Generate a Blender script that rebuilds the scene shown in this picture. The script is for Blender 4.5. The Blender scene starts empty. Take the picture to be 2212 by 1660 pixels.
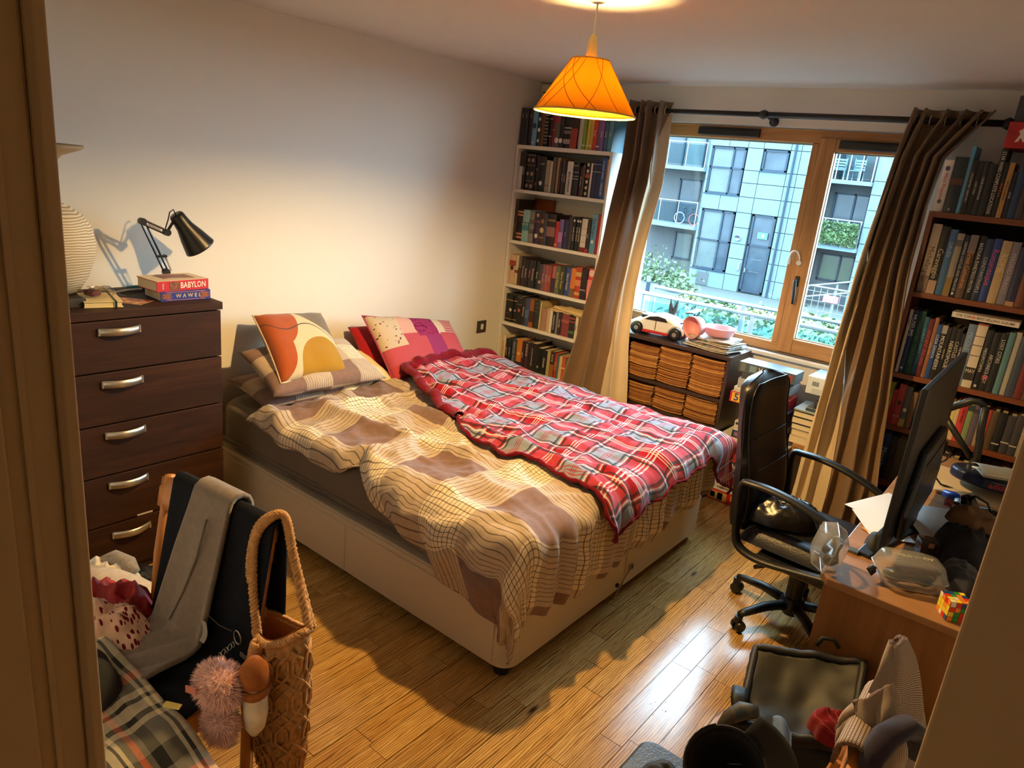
import bpy, bmesh, math, random
from math import sin, cos, pi, radians, sqrt, atan2
from mathutils import Vector, Matrix, Euler, noise

# ------------------------------------------------------------------ camera, world, light, exposure
SC = bpy.context.scene
COL = SC.collection
YAW, PITCH, ROLL, FPX = radians(37.2088), radians(-16.7359), radians(5.98954), 1536.35
CAM = Vector((3.33, 0.0, 1.85))
_f = Vector((-sin(YAW)*cos(PITCH), cos(YAW)*cos(PITCH), sin(PITCH)))
_r = _f.cross(Vector((0, 0, 1))).normalized(); _u = _r.cross(_f)
_R = cos(ROLL)*_r + sin(ROLL)*_u; _U = -sin(ROLL)*_r + cos(ROLL)*_u
cd = bpy.data.cameras.new('camera'); cam = bpy.data.objects.new('camera', cd); COL.objects.link(cam)
cd.sensor_width = 36.0; cd.lens = FPX/2212*36; cd.clip_start = 0.02; cd.clip_end = 300
cam.matrix_world = Matrix(((_R.x, _U.x, -_f.x, CAM.x), (_R.y, _U.y, -_f.y, CAM.y), (_R.z, _U.z, -_f.z, CAM.z), (0, 0, 0, 1)))
SC.camera = cam

w = bpy.data.worlds.new('overcast_sky'); SC.world = w; w.use_nodes = True
_bg = w.node_tree.nodes['Background']
_bg.inputs[0].default_value = (0.56, 0.81, 1.0, 1); _bg.inputs[1].default_value = 19.0
SC.view_settings.view_transform = 'Standard'; SC.view_settings.look = 'None'
SC.view_settings.exposure = 0.9; SC.view_settings.gamma = 1.0; SC.view_settings.use_curve_mapping = False
SC.cycles.use_denoising = True; SC.cycles.use_adaptive_sampling = True; SC.cycles.adaptive_threshold = 0.03
SC.cycles.max_bounces = 7; SC.cycles.diffuse_bounces = 4; SC.cycles.glossy_bounces = 4
SC.cycles.transmission_bounces = 8; SC.cycles.transparent_max_bounces = 12
SC.cycles.caustics_reflective = False; SC.cycles.caustics_refractive = False
SC.cycles.sample_clamp_indirect = 6.0
_pl = bpy.data.lights.new('window_portal', 'AREA'); _pl.shape = 'RECTANGLE'; _pl.size = 1.62; _pl.size_y = 1.3
_pl.cycles.is_portal = True
_po = bpy.data.objects.new('window_portal', _pl); COL.objects.link(_po)
_po.location = (1.72, 4.62, 1.585); _po.rotation_euler = (radians(90), 0, radians(180))
LAMP = Vector((1.80, 2.275, 2.066))        # centre of the pendant shade's lower rim
LAMP_W = 2200.0

random.seed(11)
R = random.Random(5)

# ------------------------------------------------------------------ helpers
def S(r, g=None, b=None):
    if g is None: r, g, b = r
    def l(c):
        c /= 255.0
        return c/12.92 if c <= 0.04045 else ((c+0.055)/1.055)**2.4
    return (l(r), l(g), l(b), 1.0)

class MB:
    def __init__(s): s.v = []; s.f = []; s.uv = []
    def add(s, vs, fs, uvs=None, m=None):
        o = len(s.v)
        for p in vs:
            p = Vector(p)
            s.v.append(m @ p if m else p)
        for i, f in enumerate(fs):
            s.f.append([o+k for k in f])
            s.uv.append(uvs[i] if uvs else None)
        return s
    def box(s, x0, x1, y0, y1, z0, z1, m=None):
        vs = [(x0,y0,z0),(x1,y0,z0),(x1,y1,z0),(x0,y1,z0),(x0,y0,z1),(x1,y0,z1),(x1,y1,z1),(x0,y1,z1)]
        fs = [(0,3,2,1),(4,5,6,7),(0,1,5,4),(1,2,6,5),(2,3,7,6),(3,0,4,7)]
        return s.add(vs, fs, [[(0,0),(0,1),(1,1),(1,0)]]+[[(0,0),(1,0),(1,1),(0,1)]]*5, m)
    def cbox(s, c, d, m=None):
        return s.box(c[0]-d[0]/2, c[0]+d[0]/2, c[1]-d[1]/2, c[1]+d[1]/2, c[2]-d[2]/2, c[2]+d[2]/2, m)
    def tube(s, pts, rad, seg=8, closed=False, cap=True, flat=None):
        pts = [Vector(p) for p in pts]; n = len(pts)
        rs = rad if isinstance(rad, (list, tuple)) else [rad]*n
        o = len(s.v); up = None
        for i, p in enumerate(pts):
            if closed: t = pts[(i+1) % n]-pts[i-1]
            else: t = pts[min(i+1, n-1)]-pts[max(i-1, 0)]
            if t.length < 1e-9: t = Vector((0, 0, 1))
            t.normalize()
            if up is None:
                up = Vector((0, 0, 1)) if abs(t.z) < .9 else Vector((1, 0, 0))
                if flat is not None: up = Vector(flat)
            a = t.cross(up)
            if a.length < 1e-6: a = t.cross(Vector((1, 0, 0)))
            a.normalize(); up = a.cross(t).normalized()
            ra = rs[i]; rb = ra
            if isinstance(ra, tuple): ra, rb = ra
            for k in range(seg):
                an = 2*pi*k/seg
                s.v.append(p + a*cos(an)*ra + up*sin(an)*rb)
        m = n if closed else n-1
        for i in range(m):
            j = (i+1) % n
            for k in range(seg):
                k2 = (k+1) % seg
                s.f.append([o+i*seg+k, o+i*seg+k2, o+j*seg+k2, o+j*seg+k]); 
                s.uv.append([(k/seg, i/n), ((k+1)/seg, i/n), ((k+1)/seg, (i+1)/n), (k/seg, (i+1)/n)])
        if cap and not closed:
            s.f.append([o+k for k in range(seg)][::-1]); s.uv.append(None)
            s.f.append([o+(n-1)*seg+k for k in range(seg)]); s.uv.append(None)
        return s
    def cyl(s, p0, p1, r0, r1=None, seg=12):
        return s.tube([p0, p1], [r0, r0 if r1 is None else r1], seg)
    def lathe(s, prof, seg=24, c=(0, 0, 0), m=None, closed=False):
        c = Vector(c); o = len(s.v); n = len(prof)
        for (r, z) in prof:
            for k in range(seg):
                a = 2*pi*k/seg
                p = c+Vector((r*cos(a), r*sin(a), z))
                s.v.append(m @ p if m else p)
        for i in range(n-1 if not closed else n):
            j = (i+1) % n
            for k in range(seg):
                k2 = (k+1) % seg
                s.f.append([o+i*seg+k, o+i*seg+k2, o+j*seg+k2, o+j*seg+k])
                s.uv.append([(k/seg, i/n), ((k+1)/seg, i/n), ((k+1)/seg, (i+1)/n), (k/seg, (i+1)/n)])
        return s
    def grid(s, fn, nu, nv, closed_u=False):
        o = len(s.v)
        for j in range(nv+1):
            for i in range(nu+1):
                s.v.append(Vector(fn(i/nu, j/nv)))
        for j in range(nv):
            for i in range(nu):
                a = o+j*(nu+1)+i
                s.f.append([a, a+1, a+nu+2, a+nu+1])
                s.uv.append([(i/nu, j/nv), ((i+1)/nu, j/nv), ((i+1)/nu, (j+1)/nv), (i/nu, (j+1)/nv)])
        return s
    def prism(s, poly, axis, a0, a1, m=None):
        """extrude a 2-D polygon along axis ('x','y','z')"""
        def mk(p, a):
            return {'x': (a, p[0], p[1]), 'y': (p[0], a, p[1]), 'z': (p[0], p[1], a)}[axis]
        n = len(poly)
        vs = [mk(p, a0) for p in poly]+[mk(p, a1) for p in poly]
        fs = [list(range(n))[::-1], list(range(n, 2*n))]+[[i, (i+1) % n, n+(i+1) % n, n+i] for i in range(n)]
        return s.add(vs, fs, None, m)
    def mesh(s, name):
        me = bpy.data.meshes.new(name)
        me.from_pydata([tuple(p) for p in s.v], [], s.f)
        if any(u is not None for u in s.uv):
            l = me.uv_layers.new(name='UVMap').data
            k = 0
            for f, u in zip(s.f, s.uv):
                for q in range(len(f)):
                    l[k].uv = u[q] if u else (0, 0)
                    k += 1
        me.update()
        return me

PM = {}          # world matrices of parents (nothing is evaluated while building)
def link(o, parent=None):
    COL.objects.link(o)
    if parent is not None: o.parent = parent
    return o
def wm(o):
    m = Matrix.LocRotScale(o.location, o.rotation_euler, o.scale)
    return wm(o.parent) @ m if o.parent else m
def finish(o, smooth, bevel, solid, sub):
    me = o.data
    if smooth:
        me.polygons.foreach_set('use_smooth', [True]*len(me.polygons))
    if solid:
        md = o.modifiers.new('thickness', 'SOLIDIFY'); md.thickness = solid; md.offset = 0
    if sub:
        md = o.modifiers.new('subdivision', 'SUBSURF'); md.levels = sub; md.render_levels = sub
    if bevel:
        md = o.modifiers.new('bevel', 'BEVEL'); md.width = bevel; md.segments = 2; md.limit_method = 'ANGLE'; md.angle_limit = radians(40)
def obj(name, mb, mat, parent=None, loc=None, rot=None, smooth=False, bevel=0, solid=0, sub=0, world=False):
    """one mesh object; world=True when the vertices are in world coordinates although it has a parent"""
    me = mb.mesh(name) if isinstance(mb, MB) else mb
    if world and parent is not None:
        me.transform(wm(parent).inverted())
    if mat is not None and not me.materials:
        for m_ in (mat if isinstance(mat, (list, tuple)) else [mat]): me.materials.append(m_)
    o = bpy.data.objects.new(name, me)
    if loc is not None: o.location = loc
    if rot is not None: o.rotation_euler = rot
    link(o, parent)
    finish(o, smooth, bevel, solid, sub)
    return o
def tag(o, label, cat, group=None, kind=None):
    if label: o['label'] = label
    if cat: o['category'] = cat
    if group: o['group'] = group
    if kind: o['kind'] = kind
    return o
def thing(name, label, cat, loc=(0, 0, 0), rotz=0, group=None, rot=None):
    o = bpy.data.objects.new(name, None); o.empty_display_size = .05
    o.location = loc; o.rotation_euler = rot if rot else (0, 0, rotz)
    COL.objects.link(o)
    return tag(o, label, cat, group)
def struct(name, mb, mat, parent=None, **k):
    o = obj(name, mb, mat, parent, **k)
    if parent is None: o['kind'] = 'structure'
    return o
ORD = ['zeroth','first','second','third','fourth','fifth','sixth','seventh','eighth','ninth','tenth','eleventh','twelfth','thirteenth','fourteenth','fifteenth','sixteenth','seventeenth','eighteenth','nineteenth','twentieth','twenty-first','twenty-second','twenty-third','twenty-fourth','twenty-fifth','twenty-sixth','twenty-seventh','twenty-eighth','twenty-ninth','thirtieth','thirty-first','thirty-second','thirty-third','thirty-fourth','thirty-fifth']

def fbm(x, y, z=0.0, o=3):
    return noise.fractal(Vector((x, y, z)), 1.0, 2.0, o)
def sm(a, b, x):
    t = min(1, max(0, (x-a)/(b-a))) if b != a else (1.0 if x >= b else 0.0)
    return t*t*(3-2*t)
def lerp(a, b, t): return a+(b-a)*t
def pl(xs, ys, x):
    if x <= xs[0]: return ys[0]
    for i in range(1, len(xs)):
        if x <= xs[i]: return lerp(ys[i-1], ys[i], (x-xs[i-1])/(xs[i]-xs[i-1]))
    return ys[-1]

# text -> mesh
def text_mesh(s, size, bold=0.0, align='CENTER', ext=0.0004):
    c = bpy.data.curves.new('lettering', 'FONT'); c.body = s; c.size = size; c.align_x = align; c.align_y = 'CENTER'
    c.resolution_u = 2; c.extrude = ext; c.offset = bold*size
    o = bpy.data.objects.new('lettering', c)
    me = bpy.data.meshes.new_from_object(o)
    bpy.data.objects.remove(o); bpy.data.curves.remove(c)
    return me
def lettering(s, parent, loc, size, mat, rot=(radians(90), 0, 0), bold=0.0, sx=1.0, maxlen=None, name='lettering', align='CENTER'):
    me = text_mesh(s, size, bold, align)
    if not len(me.vertices): return None
    xs = [v.co.x for v in me.vertices]; L = max(xs)-min(xs)
    if maxlen and L*sx > maxlen: sx = maxlen/L
    me.transform(Matrix.Diagonal((sx, 1, 1, 1)))
    me.materials.clear()
    return obj(name, me, mat, parent, loc=loc, rot=rot)

# ------------------------------------------------------------------ materials
class NT:
    def __init__(s, name):
        s.m = bpy.data.materials.new(name); s.m.use_nodes = True
        s.t = s.m.node_tree; s.n = s.t.nodes; s.l = s.t.links
        s.b = s.n['Principled BSDF']; s.out = s.n['Material Output']
    def node(s, t, **k):
        n = s.n.new(t)
        for a, b in k.items(): setattr(n, a, b)
        return n
    def set(s, sock, v):
        if hasattr(v, 'is_output') or isinstance(v, bpy.types.NodeSocket): s.l.new(v, sock)
        else: sock.default_value = v
    def math(s, op, a, b=0.0, c=None):
        n = s.node('ShaderNodeMath', operation=op)
        s.set(n.inputs[0], a); s.set(n.inputs[1], b)
        if c is not None: s.set(n.inputs[2], c)
        return n.outputs[0]
    def mix(s, fac, a, b, blend='MIX'):
        n = s.node('ShaderNodeMix', data_type='RGBA', blend_type=blend)
        s.set(n.inputs[0], fac); s.set(n.inputs[6], a); s.set(n.inputs[7], b)
        return n.outputs[2]
    def coord(s, kind='Object'):
        return s.node('ShaderNodeTexCoord').outputs[kind]
    def mapping(s, vec, scale=(1, 1, 1), loc=(0, 0, 0), rot=(0, 0, 0)):
        n = s.node('ShaderNodeMapping'); s.l.new(vec, n.inputs[0])
        s.set(n.inputs['Scale'], scale); s.set(n.inputs['Location'], loc); s.set(n.inputs['Rotation'], rot)
        return n.outputs[0]
    def noise(s, vec, scale=5, detail=3, rough=.5, dist=0.0):
        n = s.node('ShaderNodeTexNoise'); s.l.new(vec, n.inputs['Vector'])
        n.inputs['Scale'].default_value = scale; n.inputs['Detail'].default_value = detail
        n.inputs['Roughness'].default_value = rough; n.inputs['Distortion'].default_value = dist
        return n.outputs[0]
    def ramp(s, fac, stops, interp='LINEAR'):
        n = s.node('ShaderNodeValToRGB'); s.l.new(fac, n.inputs[0]); cr = n.color_ramp; cr.interpolation = interp
        while len(cr.elements) > 1: cr.elements.remove(cr.elements[-1])
        cr.elements[0].position = stops[0][0]; cr.elements[0].color = stops[0][1]
        for p, c in stops[1:]:
            e = cr.elements.new(p); e.color = c
        return n.outputs[0]
    def sep(s, vec):
        n = s.node('ShaderNodeSeparateXYZ'); s.l.new(vec, n.inputs[0]); return n.outputs
    def bump(s, h, strength=.3, dist=.01):
        n = s.node('ShaderNodeBump'); n.inputs['Strength'].default_value = strength; n.inputs['Distance'].default_value = dist
        s.l.new(h, n.inputs['Height']); s.l.new(n.outputs[0], s.b.inputs['Normal'])
    def base(s, c): s.set(s.b.inputs['Base Color'], c)
    def p(s, **k):
        for a, v in k.items():
            s.set(s.b.inputs[a.replace('_', ' ')], v)
        return s
_mc = {}
def M(name, c, rough=.55, metal=0.0, var=.0, vs=8.0, bump=0.0, bs=60.0, spec=.5, sheen=0.0):
    """plain material: colour (sRGB 0-255), gloss, optional colour variation and fine relief"""
    if name in _mc: return _mc[name]
    t = NT(name); c4 = S(c)
    t.p(Roughness=rough, Metallic=metal)
    t.b.inputs['Specular IOR Level'].default_value = spec
    if sheen: t.b.inputs['Sheen Weight'].default_value = sheen
    if var:
        nz = t.noise(t.coord(), vs, 3)
        lo = tuple(max(0, x*(1-var)) for x in c4[:3])+(1,); hi = tuple(min(1, x*(1+var)) for x in c4[:3])+(1,)
        t.base(t.ramp(nz, [(.3, lo), (.7, hi)]))
    else: t.base(c4)
    if bump: t.bump(t.noise(t.coord(), bs, 3), bump, .004)
    _mc[name] = t.m
    return t.m
def wood(name, c0, c1, c2, axis='x', scale=1.0, rough=.4, rnd=False, grain=1.0, bump=.05):
    t = NT(name); t.p(Roughness=rough)
    v = t.coord()
    if rnd:
        oi = t.node('ShaderNodeObjectInfo')
        cb = t.node('ShaderNodeCombineXYZ')
        for k in range(3): t.l.new(t.math('MULTIPLY', oi.outputs['Random'], 37.0+13*k), cb.inputs[k])
        ad = t.node('ShaderNodeVectorMath', operation='ADD'); t.l.new(v, ad.inputs[0]); t.l.new(cb.outputs[0], ad.inputs[1]); v = ad.outputs[0]
    lo, hi = 1.6*scale, 22.0*scale
    sc = {'x': (lo, hi, hi), 'y': (hi, lo, hi), 'z': (hi, hi, lo)}[axis]
    mv = t.mapping(v, sc)
    n1 = t.noise(mv, 1.0, 4, .6, .8)
    mv2 = t.mapping(v, tuple(q*5 for q in sc))
    n2 = t.noise(mv2, 1.0, 3, .6)
    fac = t.math('ADD', t.math('MULTIPLY', n1, .75), t.math('MULTIPLY', n2, .25*grain))
    c = t.ramp(fac, [(.32, S(c0)), (.5, S(c1)), (.68, S(c2))])
    if rnd:
        rr = t.ramp(oi.outputs['Random'], [(0, (.72, .70, .68, 1)), (.5, (1, 1, 1, 1)), (1, (1.12, 1.05, .95, 1))])
        c = t.mix(1.0, c, rr, 'MULTIPLY')
    t.base(c); t.bump(n2, bump, .002)
    return t.m
def bands(t, coord, stops, black=(0, 0, 0, 1)):
    return t.ramp(t.math('FRACT', coord), stops, 'CONSTANT')

# ================================================================== ROOM SHELL
CEIL = 2.46; WY = 4.43; RX = 3.95
PAINT = M('wall_paint', (226, 220, 208), .75, bump=.05, bs=240, spec=.25)
CEILP = M('ceiling_paint', (214, 210, 203), .8, spec=.2)
TRIMP = M('door_frame_paint', (196, 168, 128), .45, bump=.03, bs=80)
OAK = wood('window_oak', (152, 104, 56), (178, 130, 76), (196, 150, 94), 'x', 1.0, .38)
OAKV = wood('window_oak_upright', (152, 104, 56), (178, 130, 76), (196, 150, 94), 'z', 1.0, .38)

def plank_mat():
    t = NT('oak_plank'); t.p(Roughness=.3); t.b.inputs['Specular IOR Level'].default_value = .55
    oi = t.node('ShaderNodeObjectInfo'); cb = t.node('ShaderNodeCombineXYZ')
    for k in range(3): t.l.new(t.math('MULTIPLY', oi.outputs['Random'], 41.0+17*k), cb.inputs[k])
    ad = t.node('ShaderNodeVectorMath', operation='ADD'); t.l.new(t.coord(), ad.inputs[0]); t.l.new(cb.outputs[0], ad.inputs[1])
    v = ad.outputs[0]
    n1 = t.noise(t.mapping(v, (26, 2.2, 26)), 1.0, 5, .62, 1.4)
    n2 = t.noise(t.mapping(v, (150, 7, 150)), 1.0, 3, .6)
    wv = t.node('ShaderNodeTexWave', wave_type='BANDS', bands_direction='X'); t.l.new(t.mapping(v, (9, .9, 9)), wv.inputs['Vector'])
    wv.inputs['Scale'].default_value = 4; wv.inputs['Distortion'].default_value = 9; wv.inputs['Detail'].default_value = 3; wv.inputs['Detail Scale'].default_value = 1.2
    fac = t.math('ADD', t.math('ADD', t.math('MULTIPLY', n1, .5), t.math('MULTIPLY', n2, .13)), t.math('MULTIPLY', wv.outputs[1], .37))
    c = t.ramp(fac, [(.28, S(138, 98, 50)), (.45, S(188, 144, 80)), (.58, S(204, 164, 98)), (.75, S(220, 186, 124))])
    tint = t.ramp(oi.outputs['Random'], [(0, (.78, .72, .62, 1)), (.25, (1.0, .96, .9, 1)), (.6, (1, 1, 1, 1)), (.85, (.92, .84, .68, 1)), (1, (1.14, 1.1, 1.03, 1))])
    c = t.mix(1.0, c, tint, 'MULTIPLY')
    # knots
    vk = t.node('ShaderNodeTexVoronoi'); t.l.new(t.mapping(v, (5.5, 1.7, 5)), vk.inputs['Vector']); vk.inputs['Scale'].default_value = 1.0
    kn = t.ramp(vk.outputs[0], [(0.03, (1, 1, 1, 1)), (.075, (0, 0, 0, 1))])
    c = t.mix(kn, c, S(70, 42, 20))
    # little dents in the lacquer
    gp = t.node('ShaderNodeNewGeometry').outputs['Position']
    vd = t.node('ShaderNodeTexVoronoi'); t.l.new(t.mapping(gp, (42, 42, 42)), vd.inputs['Vector']); vd.inputs['Scale'].default_value = 1.0
    spot = t.ramp(vd.outputs[0], [(.10, (1, 1, 1, 1)), (.15, (0, 0, 0, 1))])
    patch = t.ramp(t.noise(gp, 1.9, 2), [(.50, (0, 0, 0, 1)), (.58, (1, 1, 1, 1))])
    dent = t.mix(1.0, spot, patch, 'MULTIPLY')
    c = t.mix(t.math('MULTIPLY', dent, .55), c, S(96, 70, 46))
    t.base(c)
    ro = t.math('ADD', t.math('MULTIPLY', t.noise(gp, 3.0, 3), .14), .13)
    t.set(t.b.inputs['Roughness'], t.math('ADD', ro, t.math('MULTIPLY', dent, .3)))
    h = t.math('SUBTRACT', t.math('MULTIPLY', n2, .25), dent)
    t.bump(h, .25, .0012)
    return t.m
PLANK = plank_mat()
GAP = M('floor_gap', (52, 34, 20), .8)
floor = struct('floor', MB().box(-.1, RX+.3, -1.65, WY+.1, -.08, -.011), GAP)
PW = .0872; rf = random.Random(4)
rest = MB()
ncol = int(RX/PW)+1
for c in range(ncol):
    x0 = c*PW; x1 = min(x0+PW, RX)
    y = -1.6 - rf.uniform(0, .5)
    while y < WY:
        L = rf.choice((.34, .45, .55, .62, .74, .9))
        ya, yb = max(y, -1.6), min(y+L, WY)
        y += L
        if yb-ya < .03: continue
        g = .0011; dz = rf.uniform(-.0007, 0)
        vis = .85 < x0 < 2.95 and yb > .85 and ya < 4.25 and not (x1 < 1.98 and ya > 1.95 and yb < 3.5)
        b = MB().box(-(x1-x0)/2+g, (x1-x0)/2-g, -(yb-ya)/2+g, (yb-ya)/2-g, -.012, 0)
        if vis:
            obj('plank', b, PLANK, floor, loc=((x0+x1)/2, (ya+yb)/2, dz))
        else:
            rest.add([p+Vector(((x0+x1)/2, (ya+yb)/2, dz)) for p in b.v], b.f)
ro = obj('hidden_planks', rest, PLANK, floor); ro['kind'] = 'stuff'

struct('ceiling', MB().box(-.1, RX+.3, -1.7, WY+.1, CEIL, CEIL+.1), CEILP)
struct('wall_left', MB().box(-.12, 0, -1.8, WY+.25, -.1, CEIL+.1), PAINT)
struct('wall_right', MB().box(RX, RX+.12, .85, WY+.25, -.1, CEIL+.1), PAINT)
OX0, OX1, OZ0, OZ1 = .86, 2.56, .925, 2.245
wf = MB()
wf.box(-.0, OX0, WY, WY+.22, -.1, CEIL+.1).box(OX1, RX, WY, WY+.22, -.1, CEIL+.1)
wf.box(OX0, OX1, WY, WY+.22, -.1, OZ0).box(OX0, OX1, WY, WY+.22, OZ1, CEIL+.1)
struct('wall_far', wf, PAINT)
# near side: doorway the picture is taken from
struct('wall_near', MB().box(-.02, 2.37, .17, .30, 0, CEIL), PAINT)
struct('wall_near_right', MB().box(3.327, RX+.3, .86, 1.0, 0, CEIL), TRIMP, bevel=.004)
struct('wall_hall', MB().box(-.2, RX+.4, -1.75, -1.6, -.1, CEIL+.1).box(RX+.2, RX+.32, -1.6, .9, -.1, CEIL+.1), PAINT)
df = MB()
df.box(2.37, 2.433, .13, .30, 0, CEIL)                     # lining
fr = struct('trim_1', df, TRIMP, bevel=.004)
obj('door_stop', MB().box(2.433, 2.445, .13, .243, 0, 2.44), TRIMP, fr, bevel=.004)
obj('architrave', MB().prism([(2.30, .30), (2.438, .30), (2.446, .306), (2.446, .318), (2.42, .325), (2.35, .330), (2.31, .335), (2.30, .335)], 'z', 0, 2.44), TRIMP, fr, bevel=.002)
obj('lining_bead', MB().box(2.433, 2.437, .262, .270, 0, 2.44), TRIMP, fr, bevel=.001)

# window
win = struct('window_1', MB().box(OX0, OX1, 4.455, 4.53, OZ0+.005, .985).box(OX0, OX1, 4.455, 4.53, 2.166, OZ1-.005), OAK, bevel=.004)
obj('frame_upright', MB().box(OX0, .935, 4.455, 4.53, .985, 2.166), OAKV, win, bevel=.004)
obj('frame_upright', MB().box(2.525, OX1, 4.455, 4.53, .985, 2.166), OAKV, win, bevel=.004)
obj('mullion', MB().box(1.938, 1.978, 4.45, 4.53, .985, 2.166), OAKV, win, bevel=.004)
sash = obj('opening_sash', MB().box(1.981, 2.072, 4.436, 4.51, .94, 2.196).box(2.435, 2.522, 4.436, 4.51, .94, 2.196), OAKV, win, bevel=.004)
obj('sash_rail', MB().box(2.072, 2.435, 4.437, 4.509, .94, 1.03), OAK, sash, bevel=.003)
obj('sash_rail', MB().box(2.072, 2.435, 4.437, 4.509, 2.126, 2.196), OAK, sash, bevel=.003)
def glass_mat(name, tint, haze=.02, gk=.5):
    t = NT(name); t.n.remove(t.b)
    tr = t.node('ShaderNodeBsdfTransparent'); tr.inputs[0].default_value = tint
    gl = t.node('ShaderNodeBsdfGlossy'); gl.inputs['Roughness'].default_value = .03
    lw = t.node('ShaderNodeLayerWeight'); lw.inputs[0].default_value = .12
    mx = t.node('ShaderNodeMixShader'); t.l.new(t.math('ADD', t.math('MULTIPLY', lw.outputs[0], gk), haze), mx.inputs[0])
    t.l.new(tr.outputs[0], mx.inputs[1]); t.l.new(gl.outputs[0], mx.inputs[2]); t.l.new(mx.outputs[0], t.out.inputs[0])
    return t.m
PANE = glass_mat('window_glass', (.93, .97, .98, 1))
DROP = glass_mat('rain_drop', (.70, .78, .82, 1), .12)
BEAD = M('glazing_bead', (150, 165, 165), .4)
obj('glass_pane', MB().box(.93, 1.945, 4.49, 4.496, .98, 2.17), PANE, win)
obj('glass_pane', MB().box(2.065, 2.44, 4.475, 4.481, 1.025, 2.13), PANE, sash)
g = MB()
for (a, b, c, d) in ((.93, 1.945, .98, 2.17),):
    g.box(a, b, 4.483, 4.489, c, c+.012).box(a, b, 4.483, 4.489, d-.014, d).box(b-.01, b, 4.483, 4.489, c, d)
obj('glazing_bead', g, BEAD, win)
g = MB().box(2.065, 2.44, 4.466, 4.474, 1.025, 1.037).box(2.065, 2.44, 4.466, 4.474, 2.118, 2.13).box(2.065, 2.076, 4.466, 4.474, 1.03, 2.13).box(2.43, 2.44, 4.466, 4.474, 1.03, 2.13)
obj('glazing_bead', g, BEAD, sash)
dr = MB()
for k in range(900):
    x = R.uniform(.95, 1.93); z = 2.15-abs(R.gauss(0, .28)) if R.random() < .75 else R.uniform(1.1, 2.1)
    if z < 1.0: continue
    r = R.uniform(.0010, .0026); n = 6
    o = len(dr.v); dr.v.append(Vector((x, 4.4975+r*.5, z)))
    for q in range(n): dr.v.append(Vector((x+cos(q*2*pi/n)*r, 4.4962, z+sin(q*2*pi/n)*r*1.2)))
    for q in range(n): dr.f.append([o, o+1+(q+1) % n, o+1+q]); dr.uv.append(None)
o = obj('rain_drops', dr, DROP, win, smooth=True); o['kind'] = 'stuff'
BLK = M('black_plastic', (24, 24, 26), .42)
VENT = M('vent_plastic', (30, 32, 34), .5)
for (a, b, zt, yy, par) in ((1.225, 1.62, 2.228, 4.43, win), (2.095, 2.49, 2.19, 4.412, sash)):
    v = obj('trickle_vent', MB().prism([(yy, zt-.048), (yy+.03, zt-.05), (yy+.03, zt), (yy+.012, zt), (yy, zt-.014)], 'x', a, b), VENT, par, bevel=.003)
    obj('vent_slot', MB().box(a+.07, b-.03, yy-.004, yy+.002, zt-.024, zt-.014), BLK, v)
hd = obj('window_handle', MB().box(2.008, 2.034, 4.425, 4.437, 1.345, 1.41), VENT, sash, bevel=.004)
obj('lever', MB().tube([(2.021, 4.43, 1.385), (2.021, 4.395, 1.385), (2.024, 4.39, 1.37), (2.032, 4.392, 1.30), (2.034, 4.395, 1.245)], [.009, .009, .0105, .010, .008], 8), VENT, hd, smooth=True)
WPL = M('white_plastic', (226, 226, 222), .35)
hk = tag(obj('cable_restrictor', MB().tube([(1.953+.03*(1-cos(a))*1.0, 4.425-.02*sin(a), 1.50+.055*sin(a)) for a in [pi*k/14 for k in range(15)]], .005, 8), WPL, smooth=True), 'white curved cable restrictor screwed to the window mullion', 'restrictor')
obj('end_cap', MB().cbox((1.953, 4.432, 1.487), (.017, .022, .034)), WPL, hk, bevel=.004)
obj('end_cap', MB().cyl((2.013, 4.436, 1.487), (2.013, 4.416, 1.487), .015), WPL, hk, bevel=.003)
struct('trim_2', MB().box(OX0-.03, OX1+.03, 4.395, 4.46, OZ0-.028, OZ0), M('sill_paint', (226, 226, 222), .4), bevel=.006)

# wall fittings
def plate(name, label, y0, y1, z0, z1, cat):
    t = tag(obj(name, MB().box(0, .009, y0, y1, z0, z1), M('brushed_steel', (120, 114, 104), .35, .8), bevel=.003), label, cat)
    return t
sw = plate('light_switch', 'square brushed steel light switch on the white wall beside bookcase', 3.885, 3.985, .675, .765, 'switch')
obj('rocker', MB().box(.008, .014, 3.922, 3.948, .70, .74), WPL, sw, bevel=.002)
so = plate('wall_socket', 'double brushed steel power socket on the wall above the bed', 3.92, 4.07, .425, .51, 'socket')
for yy in (3.945, 4.01):
    obj('socket_face', MB().box(.008, .011, yy, yy+.035, .445, .49), M('dark_socket', (50, 48, 46), .5), so)
pg = tag(obj('power_plug', MB().box(.011, .045, 4.0, 4.045, .445, .488), WPL, bevel=.006), 'white plug in the steel wall socket', 'plug')
obj('plug_cord', MB().tube([(.04, 4.022, .45), (.055, 4.03, .40), (.05, 4.06, .3), (.03, 4.08, .2)], .004, 6), WPL, pg, smooth=True)
vb = tag(obj('wall_vent_box', MB().box(0.0, .13, 4.36, 4.43, 2.27, 2.455), M('cream_plastic', (214, 204, 176), .5), bevel=.01), 'cream plastic box in the ceiling corner above bookcase', 'vent')
for k in range(3): obj('slot', MB().box(.025, .105, 4.356, 4.361, 2.31+k*.04, 2.318+k*.04), M('slot_dark', (70, 62, 50), .7), vb)

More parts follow.
